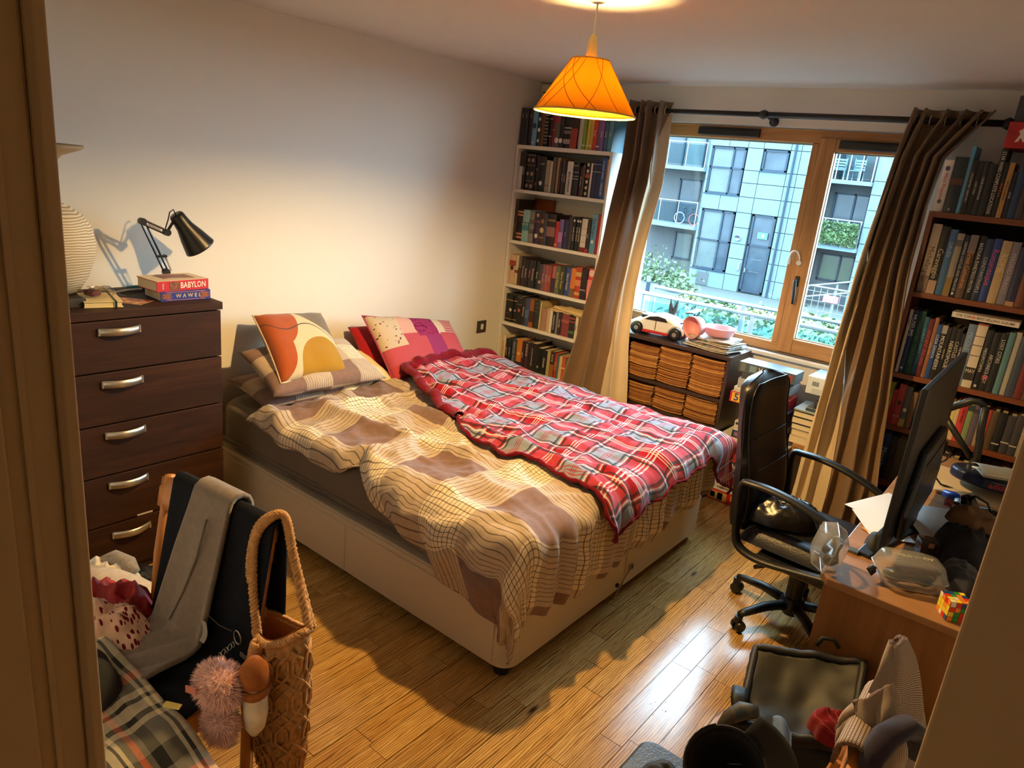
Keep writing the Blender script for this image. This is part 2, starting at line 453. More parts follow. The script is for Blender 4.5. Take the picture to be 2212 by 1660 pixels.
# ================================================================== OUTSIDE
CONC = M('facade_panel', (62, 76, 81), .95, var=.06, vs=.8)
CONC2 = M('facade_render', (43, 46, 48), .85)
JOINT = M('facade_joint', (34, 36, 38), .9)
FR = M('grey_window_frame', (22, 33, 43), .6, spec=.15)
GLS = M('dark_window_glass', (38, 46, 53), .15, var=.25, vs=1.5, spec=.12)
GLS2 = M('curtained_window_glass', (57, 64, 64), .2, var=.12, vs=1.2, spec=.12)
GLSG = M('green_room_glass', (57, 65, 53), .15, var=.1, spec=.12)
STEEL = M('outdoor_steel', (79, 82, 83), .35, .4)
GZ = -2.5; FY = 32.0
bld = thing('apartment_building', 'pale panelled apartment block with balconies across the courtyard, seen through window', 'building', (-8, FY, GZ))
B = lambda name, mb, mat, parent=bld, **k: obj(name, mb, mat, parent, world=True, **k)
wins = [(-11.03, -9.44, 1.73, 3.75), (-11.02, -9.45, -1.70, .99), (-8.64, -7.56, 2.87, 3.75), (-8.60, -7.56, -2.42, 1.01)]
body = MB()
body.box(-11.15, -5.95, FY+.25, FY+8, GZ, 5.6).box(-4.0, 2.0, FY+.06, FY+8, GZ, 5.6).box(-16, -11.15, FY+1.6, FY+8, GZ, 5.6).box(-5.95, -4.0, FY+1.4, FY+8, GZ, 5.6)
B('wall', body, CONC2)
xe = [-11.15, -10.25, -9.38, -8.68, -7.50, -7.05, -6.5, -5.95]; ze = [GZ, -1.75, -1.02, -.36, .36, 1.02, 1.70, 2.30, 2.84, 3.78, 4.6, 5.6]
def clipped(x0, x1, z0, z1):
    cells = [(x0, x1, z0, z1)]
    for (a, b, c, d) in wins:
        nw = []
        for (p, q, r_, s_) in cells:
            if q <= a or p >= b or s_ <= c or r_ >= d: nw.append((p, q, r_, s_)); continue
            if p < a: nw.append((p, a, r_, s_))
            if q > b: nw.append((b, q, r_, s_))
            pp, qq = max(p, a), min(q, b)
            if r_ < c: nw.append((pp, qq, r_, c))
            if s_ > d: nw.append((pp, qq, d, s_))
        cells = nw
    return [c_ for c_ in cells if c_[1]-c_[0] > .12 and c_[3]-c_[2] > .12]
for i in range(len(xe)-1):
    for j in range(len(ze)-1):
        for (a, b, c, d) in clipped(xe[i], xe[i+1], ze[j], ze[j+1]):
            B('panel', MB().box(a+.014, b-.014, FY, FY+.25, c+.014, d-.014), CONC)
for i in range(3):
    for j in range(len(ze)-1):
        a = [-4.0, -3.0, -1.9, -.6][i]; b = [-4.0, -3.0, -1.9, -.6][i+1]
        B('panel', MB().box(a+.014, b-.014, FY-.05, FY+.06, ze[j]+.014, ze[j+1]-.014), CONC)
def fwin(a, b, c, d, y, vx, hz, glass, frame=.075, nm='window'):
    m = MB().box(a, a+frame, y, y+.12, c, d).box(b-frame, b, y, y+.12, c, d).box(a, b, y, y+.12, c, c+frame).box(a, b, y, y+.12, d-frame, d)
    for q in vx: m.box(q-frame/2, q+frame/2, y, y+.12, c, d)
    for q in hz: m.box(a, b, y, y+.12, q-frame/2, q+frame/2)
    f = B(nm, m, FR)
    vs = [a]+list(vx)+[b]; hs = [c]+list(hz)+[d]
    for i in range(len(vs)-1):
        for j in range(len(hs)-1):
            B('pane', MB().box(vs[i]+.03, vs[i+1]-.03, y+.07, y+.09, hs[j]+.03, hs[j+1]-.03), glass[(i+j*(len(vs)-1)) % len(glass)], f)
    return f
fwin(-11.03, -9.44, 1.73, 3.75, FY+.04, [-10.0], [2.87], [GLS2, GLS])
fwin(-11.02, -9.45, -1.70, .99, FY+.04, [-10.0], [-.36], [GLS2, GLS])
fwin(-8.64, -7.56, 2.87, 3.75, FY+.04, [], [], [GLS])
for (a, b, z) in ((-11.08, -9.40, 1.68), (-11.08, -9.40, -1.75), (-8.7, -7.5, 2.82)):
    B('window_sill', MB().box(a, b, FY-.05, FY+.1, z, z+.05), FR)
dd = fwin(-8.60, -7.56, -2.42, 1.01, FY+.04, [], [-.33], [GLS], .085, 'entrance_door')
for zz in (-.95, -1.5):
    [B('glass_dot', MB().box(-8.30+k*.08, -8.27+k*.08, FY+.055, FY+.06, zz, zz+.03), STEEL, dd) for k in range(6)]
EXG = NT('exit_sign_green'); EXG.base(S(20, 110, 70)); EXG.p(Emission_Color=S(40, 200, 130), Emission_Strength=.22)
B('exit_sign', MB().box(-8.22, -7.78, FY+.0, FY+.03, .0, .27), EXG.m, dd)
B('exit_pictogram', MB().prism([(-8.06, .06), (-8.0, .12), (-8.02, .17), (-7.98, .21), (-7.94, .17), (-7.90, .15), (-7.96, .12), (-7.93, .06), (-7.97, .06), (-8.0, .1)], 'y', FY-.006, FY), M('exit_white', (120, 150, 140), .6), dd)
B('door_handle', MB().box(-8.50, -8.46, FY-.06, FY+.04, -1.55, -1.35), STEEL, dd)
B('wall_lamp', MB().lathe([(0, 0), (.13, 0), (.15, .04), (.13, .09), (0, .11)], 20, (0, 0, 0), Matrix.Translation((-9.07, FY, -.09)) @ Matrix.Rotation(pi/2, 4, 'X')), M('lamp_grey', (90, 100, 106), .5))
B('wall_lamp_eyelid', MB().prism([(-9.07+.12*cos(a), -.09+.12*sin(a)) for a in [pi*k/12 for k in range(13)]], 'y', FY-.14, FY-.1), FR)
B('intercom', MB().box(-8.86, -8.74, FY-.05, FY, -1.52, -1.18), STEEL)
B('vent_panel', MB().box(-10.72, -10.14, FY-.03, FY, -2.45, -1.85), CONC2)
B('rain_pipe', MB().cyl((-7.27, FY-.08, GZ), (-7.27, FY-.08, 5.5), .05, seg=8), FR)
# balconies
BALC = glass_mat('balcony_glass', (.72, .82, .86, 1), .0, .02)
for (x0, x1, yb) in ((-15, -11.16, FY+1.6), (-5.94, -4.01, FY+1.4)):
    for z in (2.62, -.02):
        s_ = B('balcony_slab', MB().box(x0, x1, FY-.25, yb, z, z+.16), CONC)
        B('rail', MB().box(x0, x1, FY-.2, FY-.16, z+1.22, z+1.26), STEEL, s_)
        n = 4
        for k in range(n+1):
            xx = lerp(x0+.03, x1-.03, k/n)
            B('rail_post', MB().box(xx-.02, xx+.02, FY-.2, FY-.16, z+.16, z+1.22), STEEL, s_)
        B('glass_panel', MB().box(x0+.05, x1-.05, FY-.19, FY-.17, z+.26, z+1.14), BALC, s_)
for (a, b, c, d, y, g_) in ((-13.2, -11.25, 2.75, 5.0, FY+1.5, GLS2), (-13.1, -11.2, .15, 2.25, FY+1.5, GLS), (-12.9, -11.3, -1.6, -.28, FY+1.5, GLS2),
                        (-5.70, -4.26, 2.8, 4.9, FY+1.3, GLS2), (-5.70, -4.26, .2, 2.3, FY+1.3, GLS), (-5.74, -4.28, -1.45, -.28, FY+1.3, GLSG)):
    fwin(a, b, c, d, y, [lerp(a, b, .58)], [], [g_])
# plants, chairs and a bicycle on the balconies
LEAFG = M('outdoor_leaf', (45, 65, 31), .6, var=.35, vs=3)
LEAFY = M('outdoor_leaf_yellow', (76, 81, 31), .6, var=.3, vs=3)
def leaves(name, fn, n, size, mat, label, cat, kind=None, seed=1, par=None):
    rr = random.Random(seed); m = MB()
    for k in range(n):
        p = Vector(fn(rr)); s_ = size*rr.uniform(.6, 1.4)
        e = Euler((rr.uniform(-1.2, 1.2), rr.uniform(-1.2, 1.2), rr.uniform(0, 6.3))).to_matrix()
        m.add([p+e @ Vector(q) for q in ((-.25*s_, 0, 0), (0, -.5*s_, .06*s_), (.25*s_, 0, 0), (0, .5*s_, .06*s_))], [(0, 1, 2, 3)])
    o = obj(name, m, mat, par)
    if label: tag(o, label, cat)
    if kind: o['kind'] = kind
    return o
leaves('balcony_hedge_screen', lambda r_: (r_.uniform(-5.85, -4.05), FY-.36+r_.uniform(-.04, .03), r_.uniform(.18, 1.10)), 1500, .16, LEAFG, 'green leafy screen on the balcony opposite, right window pane', 'plant', seed=3)
for k, (x, rz, lb) in enumerate(((-5.55, .2, 'left white slatted chair on the opposite top balcony'), (-4.85, -.2, 'right white slatted chair on the opposite top balcony'))):
    t = thing('balcony_chair', lb, 'chair', (x, FY+.55, 2.78), rz, 'balcony chairs')
    wmat = M('white_garden_metal', (100, 102, 102), .5)
    for q in range(4): obj('back_slat', MB().box(-.22, .22, .18, .21, .45+q*.11, .52+q*.11), wmat, t)
    obj('seat', MB().box(-.24, .24, -.24, .2, .38, .42), wmat, t)
    for (a, b) in ((-.22, -.22), (.22, -.22), (-.22, .18), (.22, .18)):
        obj('leg', MB().box(a-.02, a+.02, b-.02, b+.02, 0, .38 if b < 0 else .9), wmat, t)
    for sx in (-.24, .24): obj('arm', MB().box(sx-.025, sx+.025, -.24, .2, .6, .63), wmat, t)
bk = thing('bicycle', 'small bicycle parked on the opposite first floor balcony', 'bicycle', (-11.95, FY+.5, .145))
for (x, c_) in ((-.38, (190, 195, 195)), (.38, (180, 60, 60))):
    obj('wheel', MB().tube([(x+.26*cos(a), 0, .28+.26*sin(a)) for a in [2*pi*k/20 for k in range(20)]], .018, 6, True), M('tyre%d' % c_[1], c_, .6), bk)
obj('frame', MB().tube([(-.38, 0, .28), (-.1, 0, .28), (.28, 0, .62), (-.18, 0, .62), (-.38, 0, .28)], .018, 6).tube([(-.1, 0, .28), (-.2, 0, .75)], .018, 6).tube([(.38, 0, .28), (.27, 0, .72)], .018, 6), FR, bk)
obj('handlebar', MB().tube([(.27, -.2, .78), (.27, 0, .72), (.27, .2, .78)], .014, 6), FR, bk)
obj('saddle', MB().box(-.30, -.10, -.06, .06, .75, .80), BLK, bk, bevel=.02)
# ground, planting, balustrade
struct('courtyard_ground', MB().box(-60, 40, 4.7, 80, GZ-.3, GZ), M('courtyard_paving', (40, 45, 43), .9, var=.15, vs=.4))
def hz(y, x): return pl([8.5, 12, 19.5], [-.12, -.35, -1.12], y)+.16*fbm(x*.6, y*.6, 3)
def hp(r_):
    y = r_.uniform(8.6, 19.5); x = r_.uniform(lerp(-1.2, -5.6, (y-8.6)/11), 3.2)
    return (x, y, hz(y, x)-abs(r_.gauss(0, .10)))
shb = leaves('shrub_bed', hp, 9000, .20, LEAFG, 'dense green and yellow shrubbery in the courtyard bed', 'shrubs', 'stuff', 5)
o = leaves('yellow_shrub_leaves', lambda r_: (lambda p: (p[0], p[1], p[2]+.06) if fbm(p[0]*.35, p[1]*.35, 9) > -.05 else (p[0], p[1], p[2]-.15))(hp(r_)), 5000, .20, LEAFY, None, None, 'stuff', 6, shb)
bank = MB().grid(lambda u, v: (lerp(-7, 4, u), lerp(8.3, 20, v), hz(lerp(8.3, 20, v), lerp(-7, 4, u))-.28), 20, 20)
struct('planting_bank', bank, M('bank_soil', (45, 57, 38), .95))
for k, (x, y, s_) in enumerate(((-12.3, 30.3, 1.0), (-10.0, 28.6, .7), (-3.4, 22.5, .8))):
    leaves('courtyard_shrub', lambda r_: (x+r_.gauss(0, .5)*s_, y+r_.gauss(0, .35), GZ+.05+abs(r_.gauss(0, .45))*s_*1.3), 500, .2, LEAFG, ['round green shrub at the left foot of the building opposite', 'low green shrub beside the path opposite', 'green bush behind the metal barrier outside'][k], 'shrub', seed=20+k)
bol = thing('bollard_light', 'dark bollard light by the courtyard path', 'bollard', (-9.3, 24.5, GZ))
obj('post', MB().cyl((0, 0, 0), (0, 0, .8), .08), FR, bol)
obj('lamp_head', MB().cyl((0, 0, .8), (0, 0, 1.0), .09), STEEL, bol)
BALG = glass_mat('balustrade_glass', (.66, .84, .90, 1), .012, .05); _mc['bg'] = BALG
for (nm, y, zt, xa, xb, lb) in (('balustrade', 5.6, .935, -.6, 3.4, 'nearer glass balustrade with steel rail outside the window'), ('balustrade', 6.4, .885, .1, 3.8, 'farther glass balustrade with steel rail outside the window')):
    t = thing(nm, lb, 'balustrade', (xa, y, 0))
    obj('handrail', MB().cyl((xa, y, zt), (xb, y, zt), .017), STEEL, t, world=True, smooth=True)
    obj('lower_rail', MB().cyl((xa, y, zt-.30), (xb, y, zt-.30), .009), STEEL, t, world=True, smooth=True)
    n = 4
    for k in range(n):
        a = lerp(xa, xb, k/n)+.04; b = lerp(xa, xb, (k+1)/n)-.04
        obj('glass_panel', MB().box(a, b, y-.005, y+.005, .02, zt-.06), BALG, t, world=True)
        obj('post', MB().box(a-.055, a-.025, y-.015, y+.015, 0, zt), STEEL, t, world=True)
struct('balcony_floor', MB().box(-1.2, 4.2, 4.68, 6.6, -.25, -.02), M('decking', (65, 74, 77), .8))
bar = thing('metal_barrier', 'grey steel mesh barrier leaning in the courtyard, right pane', 'barrier', (-1.6, 20, -1.7))
obj('barrier_frame', MB().tube([(-.75, 0, 0), (-.72, 0, 1.25), (-.6, 0, 1.38), (1.7, 0, 1.38), (1.7, 0, 0)], .03, 6), STEEL, bar)
for k in range(14): obj('bar', MB().cyl((-.65+k*.17, 0, 0), (-.65+k*.17, 0, 1.38), .010, seg=5), STEEL, bar)
for k in range(5): obj('cross_bar', MB().cyl((-.74, 0, .25+k*.25), (1.7, 0, .25+k*.25), .008, seg=5), STEEL, bar)
obj('red_sign', MB().box(-.2, .18, -.05, -.03, 1.02, 1.2), M('sign_red', (151, 60, 60), .5), bar)
st = thing('handrail_run', 'galvanised handrail along the courtyard ramp, right pane', 'handrail', (-1.6, 24, -1.6))
for dz in (0, .35): obj('rail', MB().tube([(-2.2, 0, .35+dz), (0, 0, .95+dz), (2.5, 0, .9+dz)], .035, 6), STEEL, st)
for x in (-2.0, -.9, .2, 1.4): obj('post', MB().cyl((x, 0, -.9), (x, 0, 1.0), .03, seg=6), STEEL, st)

# ================================================================== PENDANT LAMP
def shade_mat():
    t = NT('orange_lampshade'); t.n.remove(t.b)
    d = t.node('ShaderNodeBsdfDiffuse'); tr = t.node('ShaderNodeBsdfTranslucent')
    nz = t.noise(t.coord(), 260, 2)
    c = t.ramp(nz, [(.3, (.97, .52, .03, 1)), (.7, (1, .60, .05, 1))])
    t.l.new(c, d.inputs[0]); t.l.new(c, tr.inputs[0])
    mx = t.node('ShaderNodeMixShader'); mx.inputs[0].default_value = .42
    t.l.new(d.outputs[0], mx.inputs[1]); t.l.new(tr.outputs[0], mx.inputs[2]); t.l.new(mx.outputs[0], t.out.inputs[0])
    return t.m
SHADE = shade_mat()
pen = thing('pendant_lamp', 'lit orange cone pendant lampshade hanging from the ceiling', 'lamp', (LAMP.x, LAMP.y, CEIL))
Bp = lambda n, mb, m, **k: obj(n, mb, m, pen, loc=None, world=True, **k)
L0 = LAMP; rb, rt, hh = .1825, .066, .178
nseg = 48
shd = MB().lathe([(rb, 0), (rt, hh)], nseg, L0)
shd = Bp('lamp_shade', shd, SHADE, smooth=True, solid=.0012)
CREAMT = M('shade_trim', (224, 178, 92), .7)
for (r_, z) in ((rb, 0), (rt, hh)):
    obj('rim_trim', MB().tube([(L0.x+r_*cos(a), L0.y+r_*sin(a), L0.z+z) for a in [2*pi*k/nseg for k in range(nseg)]], .0035, 6, True), CREAMT, shd, world=True, smooth=True)
TH = M('shade_thread', (120, 44, 10), .8)
for (a0, a1) in ((-2.4, -2.7), (-2.25, -1.15), (-1.9, -.75), (-1.55, -2.25), (-1.2, -1.9), (-.7, -.3), (-.35, -1.0), (.4, .9), (1.4, .8), (2.3, 2.6), (2.9, 2.2)):
    pts = []
    for k in range(13):
        t_ = k/12; a = lerp(a0, a1, t_); r_ = lerp(rt, rb, t_)+.0015
        pts.append((L0.x+r_*cos(a), L0.y+r_*sin(a), L0.z+lerp(hh, 0, t_)))
    obj('thread', MB().tube(pts, .0010, 4), TH, shd, world=True)
Bp('lamp_holder', MB().lathe([(.0, .262), (.006, .262), (.012, .252), (.017, .235), (.0185, .20), (.0205, .196), (.0205, .183), (.018, .178), (.018, .14), (.0, .14)], 20, L0), M('holder_plastic', (236, 214, 150), .4), smooth=True)
Bp('flex', MB().tube([(L0.x, L0.y, L0.z+.262), (L0.x, L0.y, CEIL-.03)], .0035, 8), WPL)
Bp('ceiling_rose', MB().lathe([(0, -.035), (.025, -.033), (.042, -.014), (.045, 0), (0, 0)], 24, (L0.x, L0.y, CEIL)), WPL, smooth=True)
Bp('shade_ring', MB().tube([(L0.x+.021*cos(a), L0.y+.021*sin(a), L0.z+.172) for a in [2*pi*k/20 for k in range(20)]], .002, 5, True).tube([(L0.x-rt, L0.y, L0.z+hh), (L0.x-.02, L0.y, L0.z+.172)], .0015, 5).tube([(L0.x+rt, L0.y, L0.z+hh), (L0.x+.02, L0.y, L0.z+.172)], .0015, 5), STEEL)
bm_ = NT('lit_bulb'); bm_.base((0, 0, 0, 1)); bm_.p(Emission_Color=(1, .64, .24, 1), Emission_Strength=LAMP_W)
Bp('light_bulb', MB().lathe([(.0, .022), (.014, .024), (.024, .032), (.029, .047), (.027, .062), (.018, .084), (.013, .11), (.013, .14), (0, .14)], 16, L0), bm_.m, smooth=True)

# ================================================================== FABRICS
def weave(t, vec, scale=900, strength=.15):
    t.bump(t.noise(vec, scale, 2), strength, .002)
def fabric(name, c, rough=.9, var=.12, vs=14, bs=500, sheen=.2):
    return M(name, c, rough, 0, var, vs, .25, bs, .15, sheen)
def plaid(name, ustops, vstops, su, sv, mixf=.5, extra=None, rot=0.0, bump=700):
    """woven check from the UV map: colour bands along u crossed with bands along v"""
    t = NT(name); t.p(Roughness=.92); t.b.inputs['Specular IOR Level'].default_value = .12; t.b.inputs['Sheen Weight'].default_value = .15
    x, y, z = t.sep(t.coord('UV'))
    cu = bands(t, t.math('MULTIPLY', x, su), ustops); cv = bands(t, t.math('MULTIPLY', y, sv), vstops)
    c = t.mix(mixf, cu, cv)
    if extra: c = extra(t, x, y, c)
    nz = t.noise(t.coord('Object'), 40, 2)
    c = t.mix(1.0, c, t.ramp(nz, [(.3, (.9, .9, .9, 1)), (.7, (1.06, 1.06, 1.06, 1))]), 'MULTIPLY')
    t.base(c); t.bump(t.noise(t.coord('Object'), bump, 2), .3, .002)
    return t.m
TAU = S(132, 105, 95); CRM = S(232, 214, 184); LIN = S(74, 52, 44)
def duvet_extra(su, sv, nlu, nlv):
    def ex(t, x, y, c):
        # thin brown lines in the pale bands of both directions
        def lines(co, s_, n):
            fr_ = t.math('FRACT', t.math('MULTIPLY', co, s_))
            inb = t.math('GREATER_THAN', fr_, .52)
            ln = t.math('LESS_THAN', t.math('FRACT', t.math('MULTIPLY', fr_, n)), .17)
            return t.math('MULTIPLY', inb, ln)
        c = t.mix(t.math('MULTIPLY', lines(x, su, nlu), .72), c, LIN)
        c = t.mix(t.math('MULTIPLY', lines(y, sv, nlv), .72), c, LIN)
        return c
    return ex
_pb = [(0, TAU), (.52, CRM)]
DUVET = plaid('check_duvet_cotton', _pb, _pb, 4.2, 4.2, .5, duvet_extra(4.2, 4.2, 24, 24))
PILC = plaid('check_pillow_cotton', _pb, _pb, 2.0, 2.0, .5, duvet_extra(2.0, 2.0, 24, 24))
RD = S(168, 18, 32); BKK = S(34, 34, 40); WH = S(222, 222, 222); GR = S(132, 140, 152); PK = S(200, 70, 84)
_tart = [(0, RD), (.13, BKK), (.155, RD), (.22, WH), (.235, RD), (.255, WH), (.27, RD), (.36, BKK), (.385, GR), (.40, BKK), (.43, GR), (.50, WH), (.52, GR), (.56, RD), (.572, GR), (.592, RD), (.604, GR), (.66, GR), (.74, BKK), (.77, GR), (.79, BKK), (.81, WH), (.83, BKK), (.86, RD)]
def tart_extra(su, sv):
    def ex(t, x, y, c):
        rs_ = [t.math('LESS_THAN', t.math('FRACT', t.math('MULTIPLY', co, s_)), .5) for co, s_ in ((x, su), (y, sv))]
        c = t.ramp(t.math('MULTIPLY', t.math('ADD', rs_[0], rs_[1]), .5), [(0, S(140, 150, 166)), (.3, S(178, 58, 72)), (.8, RD)], 'CONSTANT')
        for co, s_ in ((x, su), (y, sv)):
            f = t.math('FRACT', t.math('MULTIPLY', co, s_))
            def msk(rs):
                a = None
                for (p, w_) in rs:
                    k = t.math('LESS_THAN', t.math('ABSOLUTE', t.math('SUBTRACT', f, p)), w_/2)
                    a = k if a is None else t.math('MAXIMUM', a, k)
                return a
            c = t.mix(t.math('MULTIPLY', msk([(.44, .035), (.53, .035), (.93, .035), (.035, .035)]), .80), c, BKK)
            c = t.mix(t.math('MULTIPLY', msk([(.20, .016), (.24, .016), (.28, .016), (.485, .02), (.985, .02)]), .72), c, WH)
            c = t.mix(t.math('MULTIPLY', msk([(.70, .014), (.735, .014), (.77, .014)]), .7), c, RD)
        return c
    return ex
_tb = [(0, RD), (.485, GR), (.985, RD)]
TARTAN = plaid('red_tartan_fleece', _tb, _tb, 6.6, 6.2, .5, tart_extra(6.6, 6.2))
SHEET = fabric('grey_fitted_sheet', (112, 100, 88), .9, .08, 6)
DIV = NT('damask_divan_cover'); DIV.p(Roughness=.8)
_wv = DIV.node('ShaderNodeTexWave', wave_type='RINGS'); DIV.l.new(DIV.mapping(DIV.coord(), (1, 1, 1)), _wv.inputs['Vector'])
_wv.inputs['Scale'].default_value = 7; _wv.inputs['Distortion'].default_value = 14; _wv.inputs['Detail'].default_value = 2; _wv.inputs['Detail Scale'].default_value = 2.2
_ln = DIV.ramp(_wv.outputs[1], [(.46, (0, 0, 0, 1)), (.5, (1, 1, 1, 1)), (.54, (0, 0, 0, 1))])
DIV.base(DIV.mix(DIV.math('MULTIPLY', _ln, .35), S(206, 190, 164), S(226, 214, 192))); DIV.bump(_ln, .2, .002)
DIV = DIV.m
DRED = fabric('dark_red_fleece', (116, 10, 26), .95, .2, 60, 300, .08)

# ================================================================== BED
BX0, BX1, BY0, BY1 = .03, 2.055, 1.825, 3.52
bed = thing('divan_bed', 'large cream divan bed with grey fitted sheet against the white wall', 'bed', (1.0, 2.7, 0))
bb = lambda n, mb, m, par=bed, **k: obj(n, mb, m, par, world=True, **k)
def rrect(x0, x1, y0, y1, r, corners):   # polygon with some rounded corners
    pts = []
    for (cx, cy, a0, key) in ((x1-r, y0+r, -pi/2, 'a'), (x1-r, y1-r, 0, 'b'), (x0+r, y1-r, pi/2, 'c'), (x0+r, y0+r, pi, 'd')):
        if key in corners:
            for k in range(7): pts.append((cx+r*cos(a0+k*pi/12), cy+r*sin(a0+k*pi/12)))
        else: pts.append({'a': (x1, y0), 'b': (x1, y1), 'c': (x0, y1), 'd': (x0, y0)}[key])
    return pts
YS = 2.685
for (y0, y1, cs) in ((BY0, YS-.004, 'a'), (YS+.004, BY1, 'b')):
    bs_ = bb('divan_base', MB().prism(rrect(BX0, BX1, y0, y1, .07, cs), 'z', .055, .325), DIV, bevel=.006)
    if cs == 'a':
        bb('drawer_front', MB().box(1.135, 1.985, BY0-.006, BY0+.02, .062, .288), DIV, bs_, bevel=.004)
        bb('drawer_front', MB().box(.16, 1.115, BY0-.004, BY0+.02, .062, .288), DIV, bs_, bevel=.004)
        bb('piping', MB().box(BX0, 1.98, BY0-.004, BY0+.002, .308, .316), DIV, bs_)
for (x, y) in ((1.99, BY0+.06), (1.99, BY1-.06), (1.06, BY0+.08), (.15, BY0+.08), (.15, BY1-.06), (1.99, YS-.1)):
    bb('castor', MB().cyl((x, y, .002), (x, y, .05), .03, .034), BLK)
    bb('castor_cup', MB().cyl((x, y, .035), (x, y, .058), .040), BLK)
MET = M('brass_latch', (168, 146, 92), .4, .7)
bb('link_bar', MB().tube([(2.062, 2.735, .14), (2.075, 2.64, .115), (2.095, 2.535, .07)], (.003), 6).box(2.058, 2.064, 2.715, 2.75, .128, .152), MET)
for (y, z) in ((2.62, .09), (2.735, .14)): bb('bolt', MB().cyl((2.055, y, z), (2.066, y, z), .010), BLK)
# mattress with fitted sheet
def mattress():
    m = MB(); x0, x1, y0, y1, z0, z1, r = .035, 2.035, BY0+.012, BY1-.012, .325, .572, .05
    cx, cy = (x0+x1)/2, (y0+y1)/2
    prof = []
    for k in range(5): prof.append((-r*(1-cos(k*pi/8)) if False else -r*(1-sin(k*pi/8)), z0+r*(1-cos(k*pi/8))))
    for k in range(7): prof.append((-r*(1-cos(k*pi/12)), z1-r+r*sin(k*pi/12)))
    N = 120
    ring = []
    for k in range(N):
        s_ = k/N*4
        e = int(s_); f = s_-e
        if e == 0: p = (lerp(x0, x1, f), y0)
        elif e == 1: p = (x1, lerp(y0, y1, f))
        elif e == 2: p = (lerp(x1, x0, f), y1)
        else: p = (x0, lerp(y1, y0, f))
        ring.append(p)
    o = len(m.v)
    for (d, z) in prof:
        for (px, py) in ring:
            sx = (1 if px > cx else -1); ddx = max(0, abs(px-cx)-((x1-x0)/2-.12)); ddy = max(0, abs(py-cy)-((y1-y0)/2-.12))
            rr_ = .12; 
            qx, qy = px, py
            if ddx > 0 and ddy > 0:
                h = sqrt(ddx*ddx+ddy*ddy)
                if h > rr_:
                    qx = cx+sx*((x1-x0)/2-.12+ddx/h*rr_); qy = cy+(1 if py > cy else -1)*((y1-y0)/2-.12+ddy/h*rr_)
            nx, ny = (qx-cx), (qy-cy)
            wob = .006*fbm(qx*4, qy*4, z*9)
            kx = (abs(nx)+d+wob)/max(abs(nx), 1e-6); ky = (abs(ny)+d+wob)/max(abs(ny), 1e-6)
            m.v.append(Vector((cx+nx*(kx if abs(nx) > (x1-x0)/2-.13 else 1), cy+ny*(ky if abs(ny) > (y1-y0)/2-.13 else 1), z)))
    n = len(prof)
    for i in range(n-1):
        for k in range(N):
            k2 = (k+1) % N
            m.f.append([o+i*N+k, o+i*N+k2, o+(i+1)*N+k2, o+(i+1)*N+k]); m.uv.append(None)
    m.f.append([o+(n-1)*N+k for k in range(N)]); m.uv.append(None)
    m.f.append([o+k for k in range(N)][::-1]); m.uv.append(None)
    return m
mt = bb('mattress', mattress(), SHEET, smooth=False)
mt.data.polygons.foreach_set('use_smooth', [len(p.vertices) == 4 for p in mt.data.polygons])
for k in range(3):
    pts = [(lerp(.1, 1.9, q/12), BY0+.008-.002*sin(q*1.7+k), .36+.012*k*1.2+.006*sin(q*.9+k*2)) for q in range(13)]
    bb('sheet_crease', MB().tube(pts, .004, 6), SHEET, mt, smooth=True)

XE, YE, ZT, RC = 2.005, BY0+.055, .572, .05
def wrap(d, R_):
    """arc-length walk over an edge rounded with radius R_: sideways distance and height above the edge's centre line"""
    if d <= 0: return d, R_
    if d < R_*pi/2: return R_*sin(d/R_), R_*cos(d/R_)
    return R_, -(d-R_*pi/2)
def drape(a, b, lift=0.0, out=0.0, yfar=BY1-.055):
    da, db, dc = a-XE, YE-b, b-yfar
    R_ = RC+lift; x, y, z = a, b, ZT+lift; zc = ZT-RC
    nx = ny = 0.0
    if dc > 0:
        w, h = wrap(dc, R_); y = yfar+w; z = zc+h; ny = sm(0, .08, dc)
        if da > 0:
            w2, h2 = wrap(da, R_); x = XE+w2; z = zc+min(h, h2); nx = sm(0, .08, da)
    elif da > 0 and db > 0:
        r_ = sqrt(da*da+db*db); w, h = wrap(r_, R_)
        x = XE+w*da/r_; y = YE-w*db/r_; z = zc+h; k = sm(0, .08, r_); nx = k*da/r_; ny = -k*db/r_
    elif da > 0:
        w, h = wrap(da, R_); x = XE+w; z = zc+h; nx = sm(0, .08, da)
    elif db > 0:
        w, h = wrap(db, R_); y = YE-w; z = zc+h; ny = -sm(0, .08, db)
    return Vector((x+out*nx, y+out*ny, z))
def ridge(x): return (1-abs(x))**2 if abs(x) < 1 else 0
def duvet_h(a, b):
    h = .036
    h += .030*(1-abs(fbm(a*1.15+b*.8, b*2.3-a*.5, .7, 3))*2.0)*.55
    h += .020*(1-min(1, abs(noise.noise(Vector((a*2.1-b*1.3, b*4.2+a*1.1, 2.2))))*3.2))
    h += .012*(1-min(1, abs(noise.noise(Vector((a*5.5+b*2.5, b*6.5-a*2.0, 5.2))))*3.0))
    h += .005*(1-min(1, abs(noise.noise(Vector((a*9+b*4.5, b*12-a*5, 9.1))))*3.0))
    # long soft ridges
    h += .036*ridge((b-(2.05+.16*(a-.6)))/.085)*sm(.5, .8, a)*sm(1.75, 1.45, a)
    h += .030*ridge((b-(2.42-.05*(a-1)))/.075)*sm(.7, 1.0, a)*sm(2.0, 1.6, a)
    h += .040*ridge((a-.60-.18*(b-1.9))/.10)*sm(2.75, 2.45, b)
    h += .035*ridge((a-1.19+.10*(b-1.85)*0)/.07)*sm(2.18, 1.86, b)
    return h
